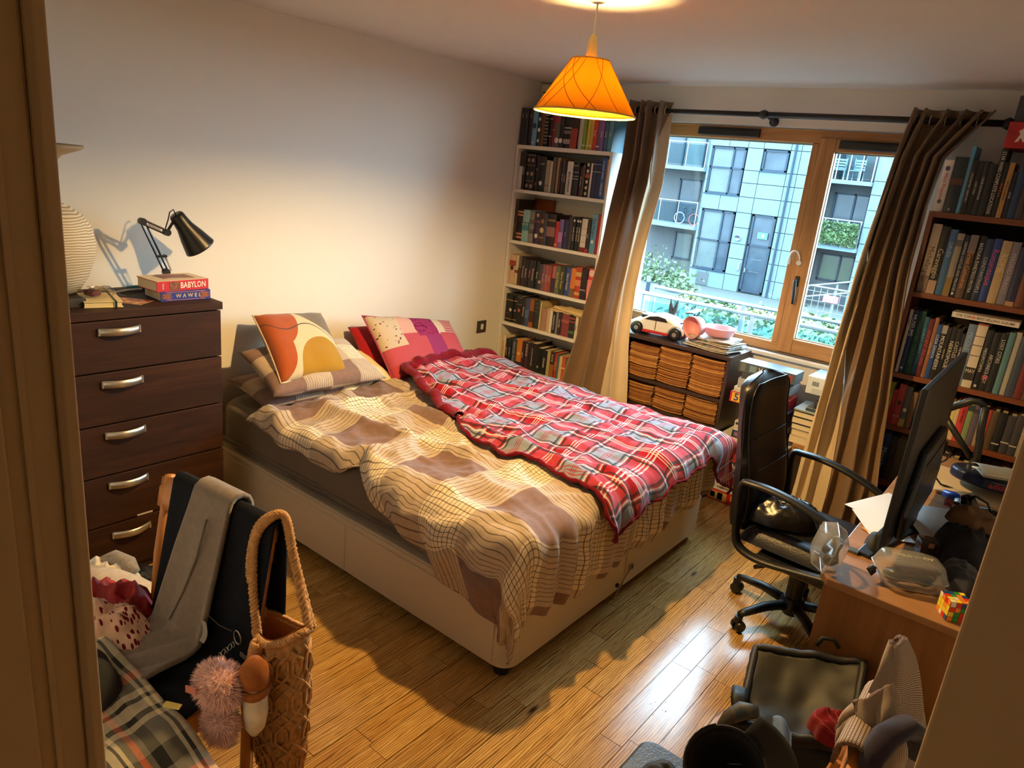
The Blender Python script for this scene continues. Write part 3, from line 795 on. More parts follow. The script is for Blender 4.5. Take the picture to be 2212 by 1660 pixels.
def duvet_b0(a):
    return pl([.25, .5, .9, 1.10, 1.16, 1.2, 1.30, 1.45, 1.7, 1.85, 2.05, 2.4], [1.82, 1.80, 1.78, 1.80, 1.845, 1.82, 1.76, 1.69, 1.60, 1.545, 1.50, 1.52], a) + .012*sin(a*17)
A0, A1, B1 = .36, 2.03+.30, 3.42
NU, NV = 190, 170
def duv(u, v):
    b_t = v
    a0 = A0+.05*sin(v*9)+.06*v
    a1 = A1+pl([0, .06, .14, .3, .5, .75, 1], [.06, .0, -.02, .03, .03, .0, -.04], v)+.010*sin(v*60)
    a = lerp(a0, a1, u)
    b = lerp(duvet_b0(a), B1, v)
    edge = sm(0, .035, u)*sm(0, .03, v)*sm(1, .985, u)
    h = duvet_h(a, b)*(.25+.75*edge)
    hang = sm(0, .2, a-XE)
    o_ = hang*(.018*sin(b*34+2*sin(b*9))+.012*sin(b*61))+sm(0, .2, YE-b)*(.016*sin(a*30))
    o_ = max(-.012, o_)
    p = drape(a, b, h*(1-.55*hang), .018+o_*(1 if hang > 0 or b < YE else 0))
    return p
dm = MB().grid(duv, NU, NV)
# the printed check follows the cloth, not the parametrisation
k = 0
for j in range(NV):
    for i in range(NU):
        q = []
        for (ii, jj) in ((i, j), (i+1, j), (i+1, j+1), (i, j+1)):
            u, v = ii/NU, jj/NV
            a0 = A0+.05*sin(v*9)+.06*v
            a = lerp(a0, A1, u); b = lerp(duvet_b0(a), B1, v)
            a += .020*fbm(a*2.2, b*2.2, 8); b += .020*fbm(a*2.2, b*2.2, 18)
            q.append(((a+.07)/2.0, (b+.02)/2.0))
        dm.uv[k] = q; k += 1
duvet = tag(obj('duvet', dm, DUVET, smooth=True, solid=.010), 'rumpled taupe and cream checked duvet spread over the bed', 'duvet')
# ruffled lower hem at the foot corner
hp_ = [duv(u, 0.0) for u in [q/60 for q in range(61)]]+[duv(1.0, v) for v in [q/80 for q in range(81)]]
obj('hem', MB().tube(hp_, .005, 6), DUVET, duvet, smooth=True)

# red tartan throw
def bl_b0(a): return pl([.40, .49, .8, 1.06, 1.36, 1.61, 1.80, 1.97, 2.12, 2.3], [2.80, 2.74, 2.58, 2.46, 2.33, 2.30, 2.345, 2.31, 2.29, 2.32], a)+.012*sin(a*23)
def bl_a1(v): return 2.02+pl([0, .1, .2, .4, .6, .72, .76, .88, 1], [.22, .19, .14, .13, .12, .10, .10, .26, .38], v)
def thr(u, v, ext=0):
    a0 = .44-.05*v+.02*sin(v*14)
    a = lerp(a0, bl_a1(v), u)
    b = lerp(bl_b0(a), 3.62, v)
    h = duvet_h(a, b)*(.95 if b < 3.35 else .6)+.032
    h += .030*max(0, sin((b-bl_b0(a))*44+3*sin(a*3.1)))*sm(.30, .02, b-bl_b0(a))
    h += .020*ridge((b-2.72-.14*(a-.8))/.07)*sm(.5, .8, a)*sm(1.6, 1.2, a)
    h += .012*fbm(a*6, b*5, 4)
    h += .03*sm(.75, .45, a)
    hang = sm(0, .15, a-XE)
    h = h*(1-.35*hang)
    o_ = max(-.004, hang*.012*sin(b*30+1)+sm(0, .1, b-(BY1-.055))*.012*sin(a*22))
    return drape(a, b, h, .032+o_)
tm_ = MB().grid(thr, 150, 110)
k = 0
for j in range(110):
    for i in range(150):
        q = []
        for (ii, jj) in ((i, j), (i+1, j), (i+1, j+1), (i, j+1)):
            u, v = ii/150, jj/110
            a = lerp(.44-.05*v, bl_a1(v), u); b = lerp(bl_b0(a), 3.62, v)
            a += .014*fbm(a*3, b*3, 28); b += .014*fbm(a*3, b*3, 38)
            q.append((a/2.0+.03*b, b/2.0-.05*a))
        tm_.uv[k] = q; k += 1
throw = tag(obj('throw_blanket', tm_, TARTAN, smooth=True, solid=.006), 'red, grey and black tartan fleece throw on the far half of the bed', 'blanket')
ed = [thr(0, 1-q/40) for q in range(41)]+[thr(q/90, 0) for q in range(91)]+[thr(1, q/70) for q in range(71)]
obj('stitched_hem', MB().tube([p+Vector((0, 0, .0)) for p in ed], [(.0065+.0025*((i*7) % 3)) for i in range(len(ed))], 6), DRED, throw, smooth=True)
# fleece underside turned over along the pillow end and near edge
def fold(u, v):
    if u < .45:
        t_ = u/.45; p = thr(0.0, lerp(.98, 0, t_))
    else:
        t_ = (u-.45)/.55; p = thr(t_*.42, 0.0)
    an = lerp(-.6, 3.6, v); r_ = (.026 if u < .5 else .019)*(1+.10*sin(u*50)+.12*fbm(u*14, v, 2))
    d = Vector((-1, 0, 0)) if u < .45 else Vector((-.25, -1, 0)).normalized()
    return p+d*(r_*cos(an)*1.5-.006)+Vector((0, 0, r_*sin(an)+.010))
obj('fleece_lining', MB().grid(fold, 90, 9), DRED, throw, smooth=True)

# ------------------------------------------------------------------ pillows
def pillow(name, c, thick, mat, label, cat='pillow', uvs=(1, 1), seam=None, pinch=.06, wr=.008, seed=0, back=.5, n=28, group=None):
    TL, TR, BR, BL = [Vector(p) for p in c]
    ctr = (TL+TR+BR+BL)/4; nrm = ((TR-TL)+(BR-BL)).cross((BL-TL)+(BR-TR)).normalized()
    if nrm.x < 0: nrm = -nrm
    def P(u, v, side):
        q = (TL*(1-u)+TR*u)*(1-v)+(BL*(1-u)+BR*u)*v
        e = (4*u*(1-u))*(4*v*(1-v)); 
        q = q+(ctr-q)*pinch*(max(0, 1-(2*u-1)**2)*abs(2*v-1)**3+max(0, 1-(2*v-1)**2)*abs(2*u-1)**3)
        pr = (max(0, 1-(2*u-1)**4)*max(0, 1-(2*v-1)**4))**.5
        th = thick*pr*(1-back if side > 0 else back)
        wv_ = wr*fbm(u*5+seed, v*5, side+seed, 3)*pr+wr*.9*sin(u*18+3*v+seed)*pr*(abs(2*v-1)**2)
        return q+nrm*(side*th+wv_)
    m = MB(); m.grid(lambda u, v: P(u, 1-v, 1), n, n); m.grid(lambda u, v: P(1-u, 1-v, -1), n, n)
    for i in range(len(m.uv)): m.uv[i] = [(a*uvs[0], b*uvs[1]) for a, b in m.uv[i]]
    t = thing(name, label, cat, ctr-Vector((0, 0, .15)), group=group)
    o = obj('cover', m, mat, t, world=True, smooth=True)
    bm = bmesh.new(); bm.from_mesh(o.data); bmesh.ops.remove_doubles(bm, verts=bm.verts, dist=.0008); bm.to_mesh(o.data); bm.free()
    o.data.polygons.foreach_set('use_smooth', [True]*len(o.data.polygons))
    if seam:
        N = 24; loop = []
        for k in range(N): loop.append(P(k/N, 0, 0))
        for k in range(N): loop.append(P(1, k/N, 0))
        for k in range(N): loop.append(P(1-k/N, 1, 0))
        for k in range(N): loop.append(P(0, 1-k/N, 0))
        obj('piped_seam', MB().tube(loop, .0045, 6, True), seam, t, world=True, smooth=True)
    return t
CREAMF = fabric('cream_cotton', (232, 214, 168), .9)
REDP = fabric('red_cotton', (156, 22, 30), .85, .1)
pillow('bed_pillow', [(.10, 1.86, .68), (.10, 2.56, .68), (.46, 2.56, .622), (.42, 1.86, .622)], .10, PILC, 'checked pillow lying underneath at the near end of the bed', uvs=(1, .7), seed=2)
pillow('bed_pillow', [(.15, 1.89, .835), (.13, 2.58, .82), (.50, 2.58, .675), (.48, 1.88, .69)], .115, PILC, 'checked taupe and cream pillow on top, propping the abstract cushion', uvs=(1, .7), seed=5)
pillow('bed_pillow', [(.10, 2.30, .73), (.10, 2.72, .72), (.46, 2.72, .60), (.46, 2.30, .60)], .12, CREAMF, 'plain cream pillow edge between checked and red pillows', seed=9)
pillow('bed_pillow', [(.05, 2.66, .86), (.05, 3.36, .84), (.26, 3.36, .625), (.30, 2.60, .625)], .09, REDP, 'plain deep red pillow behind the patchwork pillow', seed=13)
def patch_mat():
    t = NT('patchwork_cotton'); t.p(Roughness=.9); t.b.inputs['Specular IOR Level'].default_value = .12
    x, y, z = t.sep(t.coord('UV'))
    def rect(x0, x1, y0, y1):
        a = t.math('MULTIPLY', t.math('GREATER_THAN', x, x0), t.math('LESS_THAN', x, x1))
        b = t.math('MULTIPLY', t.math('GREATER_THAN', y, y0), t.math('LESS_THAN', y, y1))
        return t.math('MULTIPLY', a, b)
    c = t.mix(0.0, S(172, 74, 82), S(172, 74, 82))
    for (r_, cc) in (((0, .27, .42, 1.01), (186, 168, 142)), ((.27, .44, .62, 1.01), (196, 150, 134)), ((.44, .70, .55, 1.01), (142, 46, 86)), ((.52, .72, 0, .55), (138, 50, 92)), ((.70, .80, .58, 1.01), (196, 176, 152)), ((.80, 1.01, .60, 1.01), (176, 86, 92)), ((.72, 1.01, 0, .60), (174, 74, 80)), ((0, .52, 0, .16), (172, 66, 78))):
        c = t.mix(rect(*r_), c, S(cc))
    v1 = t.node('ShaderNodeTexVoronoi'); t.l.new(t.coord('UV'), v1.inputs['Vector']); v1.inputs['Scale'].default_value = 24
    dots = t.math('MULTIPLY', t.math('LESS_THAN', v1.outputs[0], .24), t.math('MULTIPLY', rect(0, .27, .42, 1.0), t.math('GREATER_THAN', t.noise(t.coord('UV'), 6, 2), .47)))
    c = t.mix(dots, c, S(96, 26, 46))
    v2 = t.noise(t.coord('UV'), 13, 2, .5, 1.5)
    c = t.mix(t.math('MULTIPLY', t.math('GREATER_THAN', v2, .57), rect(.44, .70, .55, 1.0)), c, S(104, 22, 72))
    st_ = t.math('MULTIPLY', t.math('LESS_THAN', t.math('FRACT', t.math('MULTIPLY', y, 18)), .4), rect(.80, 1.0, .60, 1.0))
    c = t.mix(st_, c, S(186, 150, 130))
    t.base(c); t.bump(t.noise(t.coord('Object'), 400, 2), .2, .002)
    return t.m
pillow('patchwork_pillow', [(.14, 2.69, .945), (.15, 3.42, .84), (.43, 3.33, .655), (.47, 2.66, .63)], .12, patch_mat(), 'pink patchwork pillow with floral patches leaning on the wall', seed=21, seam=fabric('pink_piping', (170, 60, 80)), pinch=.03)
def cushion_mat():
    t = NT('abstract_cushion_print'); t.p(Roughness=.95); t.b.inputs['Specular IOR Level'].default_value = .1; t.b.inputs['Sheen Weight'].default_value = .3
    x, y, z = t.sep(t.coord('UV'))
    def ell(cx, cy, rx, ry):
        a = t.math('POWER', t.math('ABSOLUTE', t.math('DIVIDE', t.math('SUBTRACT', x, cx), rx)), 2.0)
        b = t.math('POWER', t.math('ABSOLUTE', t.math('DIVIDE', t.math('SUBTRACT', y, cy), ry)), 2.0)
        return t.math('LESS_THAN', t.math('ADD', a, b), 1.0)
    c = t.mix(0.0, S(208, 190, 154), S(208, 190, 154))
    # grey corner (top right), orange left, mustard arch, thin dark wave
    gl = t.math('GREATER_THAN', t.math('ADD', t.math('MULTIPLY', t.math('SUBTRACT', x, .42), 1.0), t.math('MULTIPLY', t.math('SUBTRACT', y, 1.0), 1.05)), .0)
    c = t.mix(gl, c, S(118, 106, 92))
    c = t.mix(t.math('MAXIMUM', ell(.10, .80, .36, .40), ell(.02, .42, .27, .42)), c, S(168, 82, 36))
    c = t.mix(ell(.66, .0, .37, .50), c, S(166, 124, 30))
    wv_ = t.math('ADD', t.math('MULTIPLY', t.math('SINE', t.math('MULTIPLY', x, 7.5)), -.10), t.math('ADD', t.math('MULTIPLY', x, -.36), .84))
    c = t.mix(t.math('LESS_THAN', t.math('ABSOLUTE', t.math('SUBTRACT', y, wv_)), .008), c, S(74, 64, 58))
    t.base(c); t.bump(t.noise(t.coord('Object'), 500, 3), .5, .003)
    return t.m
pillow('abstract_cushion', [(.11, 2.0, 1.005), (.11, 2.42, .98), (.45, 2.345, .728), (.45, 1.94, .742)], .13, cushion_mat(), 'square cushion with orange, mustard and grey abstract shapes', 'cushion', seed=31, pinch=.05, wr=.004, seam=fabric('cream_piping', (214, 196, 160)))

# ================================================================== CHEST OF DRAWERS
DKW = wood('dark_wenge', (36, 17, 7), (50, 26, 12), (64, 36, 18), 'y', 1.3, .6)
DKW.node_tree.nodes['Principled BSDF'].inputs['Specular IOR Level'].default_value = .25
SILV = M('satin_nickel', (196, 190, 178), .34, .85)
drs = thing('chest_of_drawers', 'tall dark wenge chest of five drawers with bowed silver handles', 'chest of drawers', (.24, 1.22, 0))
db = lambda n, mb, m, par=drs, **k: obj(n, mb, m, par, world=True, **k)
DY0, DY1 = .80, 1.635
db('carcass', MB().box(.015, .43, DY0+.008, DY1-.008, .03, 1.136), DKW)
db('top', MB().box(.01, .457, DY0-.006, DY1+.006, 1.137, 1.17), DKW, bevel=.002)
db('plinth', MB().box(.03, .435, DY0+.005, DY1+.01, 0, .03), DKW)
dz_ = [1.133, .923, .703, .482, .258, .035]
for i in range(5):
    dw = db('drawer', MB().box(.431, .45, DY0, DY1, dz_[i+1]+.004, dz_[i]-.002), DKW, bevel=.0025)
    hz_ = [1.089, .876, .659, .438, .208][i]
    hm = MB(); n = 12
    for k in range(n):
        pass
    def hf(u, v):
        y = lerp(1.127, 1.287, u); x = .452+.028*sin(pi*u)
        return (x, y, hz_+(v-.5)*.030)
    hh_ = MB().grid(hf, 14, 1)
    db('handle', hh_, SILV, dw, solid=.004, smooth=True)
    for y in (1.13, 1.284): db('handle_foot', MB().cbox((.453, y, hz_), (.012, .006, .028)), SILV, dw)
o = db('worn_edge', MB().prism([(.4503, .262), (.4503, .270), (.4493, .272), (.4493, .262)], 'y', 1.235, 1.30), M('chipped_white', (190, 180, 165), .8))

# ---- things on top of the chest
TOPZ = 1.17
BANDV = NT('ribbed_ceramic'); BANDV.p(Roughness=.75)
_x, _y, _z = BANDV.sep(BANDV.coord())
_w = BANDV.math('ADD', BANDV.math('MULTIPLY', _z, 95), BANDV.math('MULTIPLY', BANDV.noise(BANDV.coord(), 9, 2), 2.2))
_s = BANDV.ramp(BANDV.math('FRACT', _w), [(.0, S(132, 108, 76)), (.25, S(206, 188, 150)), (.6, S(224, 208, 174)), (.95, S(150, 124, 88))])
BANDV.base(_s); BANDV.bump(BANDV.math('FRACT', _w), .6, .004)
vz = thing('ribbed_vase', 'round ribbed cream vase with long neck behind the door frame', 'vase', (.21, 1.075, TOPZ+.035))
obj('body', MB().lathe([(.0, .0), (.07, .0), (.085, .01), (.122, .07), (.15, .15), (.154, .20), (.143, .26), (.115, .305), (.075, .335), (.04, .352), (.03, .375)], 40), BANDV.m, vz, smooth=True)
obj('neck', MB().lathe([(.03, .375), (.024, .44), (.03, .49), (.06, .525), (.12, .548), (.133, .556), (.133, .566), (.125, .566), (.05, .545), (.02, .50), (.0, .50)], 40), M('vase_neck', (168, 142, 100), .6), vz, smooth=True)
tag(obj('box', MB().box(.06, .36, .95, 1.13, TOPZ, TOPZ+.035), M('charcoal_board', (44, 38, 32), .6), bevel=.003), 'flat charcoal box under the ribbed vase', 'box')
nb = thing('notebook', 'cream notebook with elastic lying on the dark chest', 'notebook', (.31, 1.20, TOPZ), radians(-14))
obj('cover', MB().box(-.10, .085, -.068, .068, 0, .003).box(-.10, .085, -.068, .068, .021, .024).box(-.104, -.10, -.068, .068, 0, .024), M('cream_cover', (226, 206, 150), .6), nb, bevel=.001)
obj('pages', MB().box(-.1, .081, -.065, .064, .003, .021), M('page_edge', (232, 214, 160), .8), nb)
obj('elastic', MB().box(-.10, .088, .04, .046, .0245, .026).box(.085, .088, .04, .046, 0, .026), BLK, nb)
CLR = glass_mat('clear_plastic', (.86, .84, .82, 1), .10)
pk = thing('plastic_pack', 'clear plastic pack with maroon contents on the notebook', 'packet', (.31, 1.195, TOPZ+.026), radians(20))
obj('shell', MB().grid(lambda u, v: (lerp(-.05, .05, u), lerp(-.04, .05, v), .012+.03*sin(pi*u)**.6*sin(pi*v)**.6+.004*sin(u*20)*sin(v*17)), 14, 14), CLR, pk, smooth=True)
obj('contents', MB().cbox((-.02, -.01, .016), (.05, .045, .022)), M('maroon_fabric', (96, 22, 30), .8), pk, bevel=.008)
obj('tag', MB().cbox((-.01, -.025, .044), (.022, .016, .004)), M('white_tag', (230, 224, 206), .6), pk)
tag(obj('crumpled_bag', MB().grid(lambda u, v: (.10+.13*u, 1.20+.14*v, TOPZ+.004+.045*max(0, sin(pi*u)*sin(pi*v))*(.7+.5*fbm(u*4, v*4, 3))), 16, 16), CLR, smooth=True), 'crumpled clear bag beside the ribbed vase', 'bag')
tb = thing('toothbrush_case', 'teal and white plastic sticks lying behind the notebook', 'brush', (.12, 1.38, TOPZ))
obj('teal_case', MB().tube([(-.03, .02, .012), (-.01, .06, .013), (.0, .10, .012), (.004, .12, .010)], [.008, .012, .012, .006], 10), M('teal_plastic', (30, 120, 128), .35), tb, smooth=True)
obj('white_stick', MB().tube([(.06, -.09, .01), (.03, .0, .014), (.02, .06, .012)], .005, 8), WPL, tb, smooth=True)
obj('grey_stick', MB().tube([(.03, -.07, .006), (-.01, .02, .008)], .005, 8), M('grey_plastic', (88, 82, 78), .5), tb, smooth=True)
cdm = NT('card_picture'); cdm.p(Roughness=.4); cdm.base(cdm.ramp(cdm.noise(cdm.coord(), 26, 3), [(.35, S(96, 34, 22)), (.5, S(150, 62, 32)), (.62, S(214, 160, 80))]))
cdo = tag(obj('postcard', MB().box(-.075, .075, -.05, .05, 0, .0015), cdm.m, loc=(.30, 1.315, TOPZ), rot=(0, 0, radians(35))), 'small reddish picture card lying by the stacked books', 'card')
obj('card_border', MB().box(-.078, .078, -.053, .053, -.0002, .0008), M('card_gold', (200, 164, 90), .5), cdo)

PAGE = M('book_pages', (222, 208, 176), .85, bump=.3, bs=900)
BOOKM = {}
def cov(c, rough=.5):
    k = ('cover', tuple(c), rough)
    if k not in BOOKM: BOOKM[k] = M('cover_%d_%d_%d_%d' % (c[0], c[1], c[2], int(rough*100)), c, rough)
    return BOOKM[k]
def flat_book(label, loc, rotz, L, W, T, c, title=None, tc=(240, 230, 210), pages=True, extras=None):
    """a book lying flat: spine along local x at y=-W/2"""
    b = MB().box(-L/2, L/2, -W/2, W/2, 0, .003).box(-L/2, L/2, -W/2, W/2, T-.003, T).box(-L/2, L/2, -W/2-.002, -W/2+.002, 0, T)
    o = tag(obj('book', b, cov(c), loc=loc, rot=(0, 0, rotz), bevel=.001), label, 'book')
    obj('pages', MB().box(-L/2+.003, L/2-.003, -W/2+.002, W/2-.004, .003, T-.003), PAGE, o)
    if title: lettering(title, o, (title_x if (title_x := (extras or {}).get('tx', 0)) else 0, -W/2-.0026, T/2), (extras or {}).get('ts', T*.62), cov(tc), maxlen=(extras or {}).get('tl', L*.6), bold=.01)
    return o
b1 = flat_book('thick blue book with gold ornament under the red book', (.29, 1.525, TOPZ), radians(88), .215, .16, .042, (36, 52, 140), 'W A W E L', (214, 196, 150), extras={'ts': .024, 'tx': .01, 'tl': .11})
for sx in (-1, 1):
    for q in range(5):
        obj('gold_scroll', MB().tube([(sx*(.066+.008*q), -.0825, .021+.014*sin(a+q*1.3)) if False else (sx*(.068+.007*q)+.006*cos(a), -.0822, .021+(.013-.001*q)*sin(a)) for a in [2*pi*k/10 for k in range(10)]], .0013, 4, True), cov((206, 130, 66)), b1)
for zz in (.004, .037): obj('gold_line', MB().box(-.085, .085, -.0825, -.0815, zz, zz+.0016), cov((206, 130, 66)), b1)
b2 = flat_book('thick red and cream paperback with white title on top of blue book', (.285, 1.51, TOPZ+.042), radians(94), .235, .155, .044, (188, 30, 38), 'BABYLON', (238, 226, 206), extras={'ts': .036, 'tx': .045, 'tl': .115})
obj('cream_cover_top', MB().box(-.117, .117, -.0775, .0775, .0437, .0448), cov((226, 206, 176)), b2)
obj('cover_print_patch', MB().grid(lambda u, v: (-.06+.14*u, -.03+.09*v+.012*sin(u*5), .0452), 8, 4), M('cover_print', (150, 110, 110), .6, var=.4, vs=14), b2)  # mottled printed patch on the cream cover
obj('spine_picture', MB().box(-.062, -.018, -.0805, -.0795, .004, .040), M('spine_picture', (120, 70, 40), .5, var=.7, vs=90), b2)
lettering('PAUL', b2, (-.092, -.0806, .022), .011, cov((238, 226, 206)), rot=(radians(90), radians(90), 0))
dl_ = thing('desk_lamp', 'black anglepoise desk lamp clamped behind the books on the chest', 'lamp', (.17, 1.54, TOPZ))
BLKG = M('black_enamel', (22, 20, 20), .35)
lb = lambda n, mb, par=dl_, m=BLKG, **k: obj(n, mb, m, par, world=True, **k)
lx = .20
lb('clamp', MB().cbox((.15, 1.535, TOPZ+.02), (.05, .05, .04)).cyl((.17, 1.535, TOPZ+.03), (lx-.01, 1.53, 1.262), .008), bevel=.003)
p0_, p1_, p2_ = Vector((lx-.01, 1.528, 1.262)), Vector((lx, 1.43, 1.483)), Vector((lx+.01, 1.528, 1.438))
arm = lb('lower_arm', MB().cyl(p0_+Vector((0, -.008, 0)), p1_+Vector((0, -.008, 0)), .0045, seg=8).cyl(p0_+Vector((0, .009, .004)), p1_+Vector((0, .009, .004)), .0045, seg=8))
lb('spring', MB().tube([p0_+Vector((.004*cos(k*1.6), .022+.004*sin(k*1.6)-.0006*k, .005+.0016*k)) for k in range(48)], .0012, 4), arm)
lb('bracket', MB().cbox(lerp(p0_, p1_, .32)+Vector((0, .012, 0)), (.012, .045, .010)), arm)
arm2 = lb('upper_arm', MB().cyl(p1_+Vector((0, 0, .009)), p2_+Vector((0, 0, .009)), .0045, seg=8).cyl(p1_+Vector((0, 0, -.010)), p2_+Vector((0, 0, -.010)), .0045, seg=8))
lb('spring', MB().tube([lerp(p1_, p2_, .25+.5*k/40)+Vector((.004*cos(k*1.6), 0, .003*sin(k*1.6))) for k in range(40)], .0012, 4), arm2)
for p_ in (p0_, p1_, p2_): lb('joint', MB().cyl(p_-Vector((.012, 0, 0)), p_+Vector((.012, 0, 0)), .015))
ax_ = Vector((.012, .102, -.145)).normalized(); st_ = Vector((.21, 1.572, 1.512))
rotm = Matrix.Translation(st_) @ ax_.to_track_quat('Z', 'Y').to_matrix().to_4x4()
sh_ = obj('lamp_shade', MB().lathe([(.0, -.004), (.026, -.004), (.031, .004), (.033, .035), (.036, .06), (.052, .11), (.066, .165), (.068, .172)], 32, (0, 0, 0), rotm), BLKG, dl_, world=True, smooth=True, solid=.0012)
obj('inner_reflector', MB().lathe([(.0, .05), (.033, .06), (.050, .11), (.0645, .165), (.0665, .171)], 32, (0, 0, 0), rotm), M('reflector_white', (226, 214, 186), .3), sh_, world=True, smooth=True)
obj('bulb', MB().lathe([(0, .06), (.013, .065), (.022, .09), (.024, .105), (.016, .122), (0, .13)], 16, (0, 0, 0), rotm), M('bulb_glass', (236, 226, 200), .15), sh_, world=True, smooth=True)
lb('shade_arm', MB().cyl(p2_, st_+ax_*.03+Vector((0, -.03, 0)), .006))
lb('flex', MB().tube([st_-ax_*.004, st_+Vector((0, -.012, .024)), st_+Vector((0, -.028, .012)), st_+Vector((0, -.036, -.02)), p2_+Vector((0, -.008, .01))], .003, 6), smooth=True)

# ================================================================== WHITE BOOKCASE + BOOKS
WLAM = M('white_laminate', (222, 218, 206), .45)
wb = thing('white_bookcase', 'tall white bookcase in the corner beside the curtain', 'bookcase', (.4, 4.28, 0))
wbb = lambda n, mb, m=WLAM, par=wb, **k: obj(n, mb, m, par, world=True, **k)
WX0, WX1, WF, WBK = .006, .800, 4.14, 4.424
wbb('side_panel', MB().box(WX0, WX0+.018, WF, WBK, 0, 2.02), bevel=.001); wbb('side_panel', MB().box(WX1-.018, WX1, WF, WBK, 0, 2.02), bevel=.001)
wbb('top_panel', MB().box(WX0+.018, WX1-.018, WF+.002, WBK, 1.995, 2.02), bevel=.001)
WSH = [2.02, 1.718, 1.356, 1.035, .747, .422, .09]
for z in WSH[1:]: wbb('shelf', MB().box(WX0+.018, WX1-.018, WF+.003, WBK-.005, z-.022, z), bevel=.001)
wbb('back_panel', MB().box(WX0+.018, WX1-.018, WBK-.004, WBK, .06, 1.99))
wbb('kick_board', MB().box(WX0+.018, WX1-.018, WF+.03, WF+.045, 0, .068))

DOWN = Matrix(((0, 1, 0), (0, 0, -1), (-1, 0, 0))).to_euler()     # lettering that reads down a spine
UPR = Euler((radians(90), 0, 0))
CN = [((30, 26, 26), 'black'), ((60, 56, 56), 'charcoal'), ((40, 46, 78), 'navy'), ((120, 20, 34), 'crimson'), ((180, 40, 44), 'red'), ((214, 208, 196), 'white'), ((206, 190, 160), 'cream'), ((150, 110, 70), 'tan'), ((90, 58, 40), 'brown'), ((60, 100, 150), 'blue'), ((110, 160, 180), 'pale blue'), ((40, 96, 100), 'teal'), ((70, 100, 60), 'green'), ((130, 160, 70), 'lime green'), ((206, 176, 60), 'yellow'), ((206, 120, 44), 'orange'), ((96, 64, 120), 'purple'), ((120, 116, 112), 'grey'), ((200, 120, 130), 'pink'), ((78, 26, 34), 'maroon'), ((90, 120, 140), 'steel blue'), ((30, 60, 50), 'dark green')]
def cname(c): return min(CN, key=lambda q: sum((a-b)**2 for a, b in zip(q[0], c)))[1]
def stand_book(label, x, w, h, d, c, yf, z, group, title=None, tc=(220, 210, 190), ts=None, band=None, lean=0.0, up=False, marks=None, c2=None, tpos=.5, rough=.45, tl=.86):
    """upright book; local origin at the spine's lower left corner, spine faces -y"""
    b = MB().box(.0004, .0028, .001, d, 0, h).box(w-.0028, w-.0004, .001, d, 0, h)
    # rounded spine
    n = 5; bul = min(.004, w*.12)
    pts = [(.0004+(w-.0008)*k/n, .0015-bul*sin(pi*k/n)) for k in range(n+1)]
    b.prism(pts+[(w-.0004, .004), (.0004, .004)], 'z', 0, h)
    o = obj('book', b, cov(c, rough), loc=(x, yf, z+.0006), rot=(0, lean, 0))
    tag(o, label, 'book', group)
    ph = h-.004 if h > .1 else h
    obj('pages', MB().box(.0028, w-.0028, .004, d-.003, .0025, ph-.002), PAGE, o)
    yy = -bul-.0006
    if c2: obj('spine_panel', MB().box(.0008, w-.0008, yy+.0003, .001, h*c2[0], h*c2[1]), cov(c2[2], rough), o)
    if band:
        for (p, t_, cc) in band: obj('spine_band', MB().box(.0008, w-.0008, yy, .0012, h*p, h*p+t_), cov(cc), o)
    if marks:
        for (p, s_, cc) in marks:
            r_ = s_*w/2; p = min(max(p, (r_*1.15+.002)/h), 1-(r_*1.15+.002)/h)
            obj('spine_emblem', MB().prism([(w/2+r_*cos(a), h*p+r_*1.15*sin(a)) for a in [2*pi*k/8+.39 for k in range(8)]], 'y', yy-.0004, yy+.001), cov(cc), o)
    if title:
        s_ = ts or w*.62
        if up: lettering(title, o, (w/2, yy-.0006, h*tpos), s_, cov(tc), rot=UPR, maxlen=w*.9, name='title')
        else: lettering(title, o, (w/2, yy-.0006, h*tpos), s_, cov(tc), rot=DOWN, maxlen=h*tl, name='title')
    return o
def shelf_row(rows, x0, x1, yf, z, where, group, avail, rnd):
    """rows: (width, height, colour, options)"""
    tot = sum(r_[0] for r_ in rows); k = (x1-x0)/tot; x = x0
    for i, r_ in enumerate(rows):
        w_, h_, c_ = r_[:3]; op = dict(r_[3]) if len(r_) > 3 else {}
        w_ *= k; d_ = op.pop('d', avail*rnd.uniform(.70, .9)); lab = op.pop('lab', None)
        yo = op.pop('yo', rnd.uniform(0, .012))
        cn = cname(c_)
        deco = ''
        if op.get('title'): deco = ' with lettered spine'
        elif op.get('band'): deco = ' with banded spine'
        elif op.get('marks'): deco = ' with emblem on spine'
        lbl = lab or '%s book%s, %s from left, %s' % (cn, deco, ORD[i+1], where)
        stand_book(lbl, x+.0004, w_-.0008, h_, d_, c_, yf+yo, z, group, **op)
        x += w_
K = (30, 26, 26); Kb = (40, 36, 38); CRE = (206, 190, 160); WHT = (214, 208, 196); GLD = (196, 160, 96)
rb_ = random.Random(17)
def B_(w, h, c, **k): return (w, h, c, k)
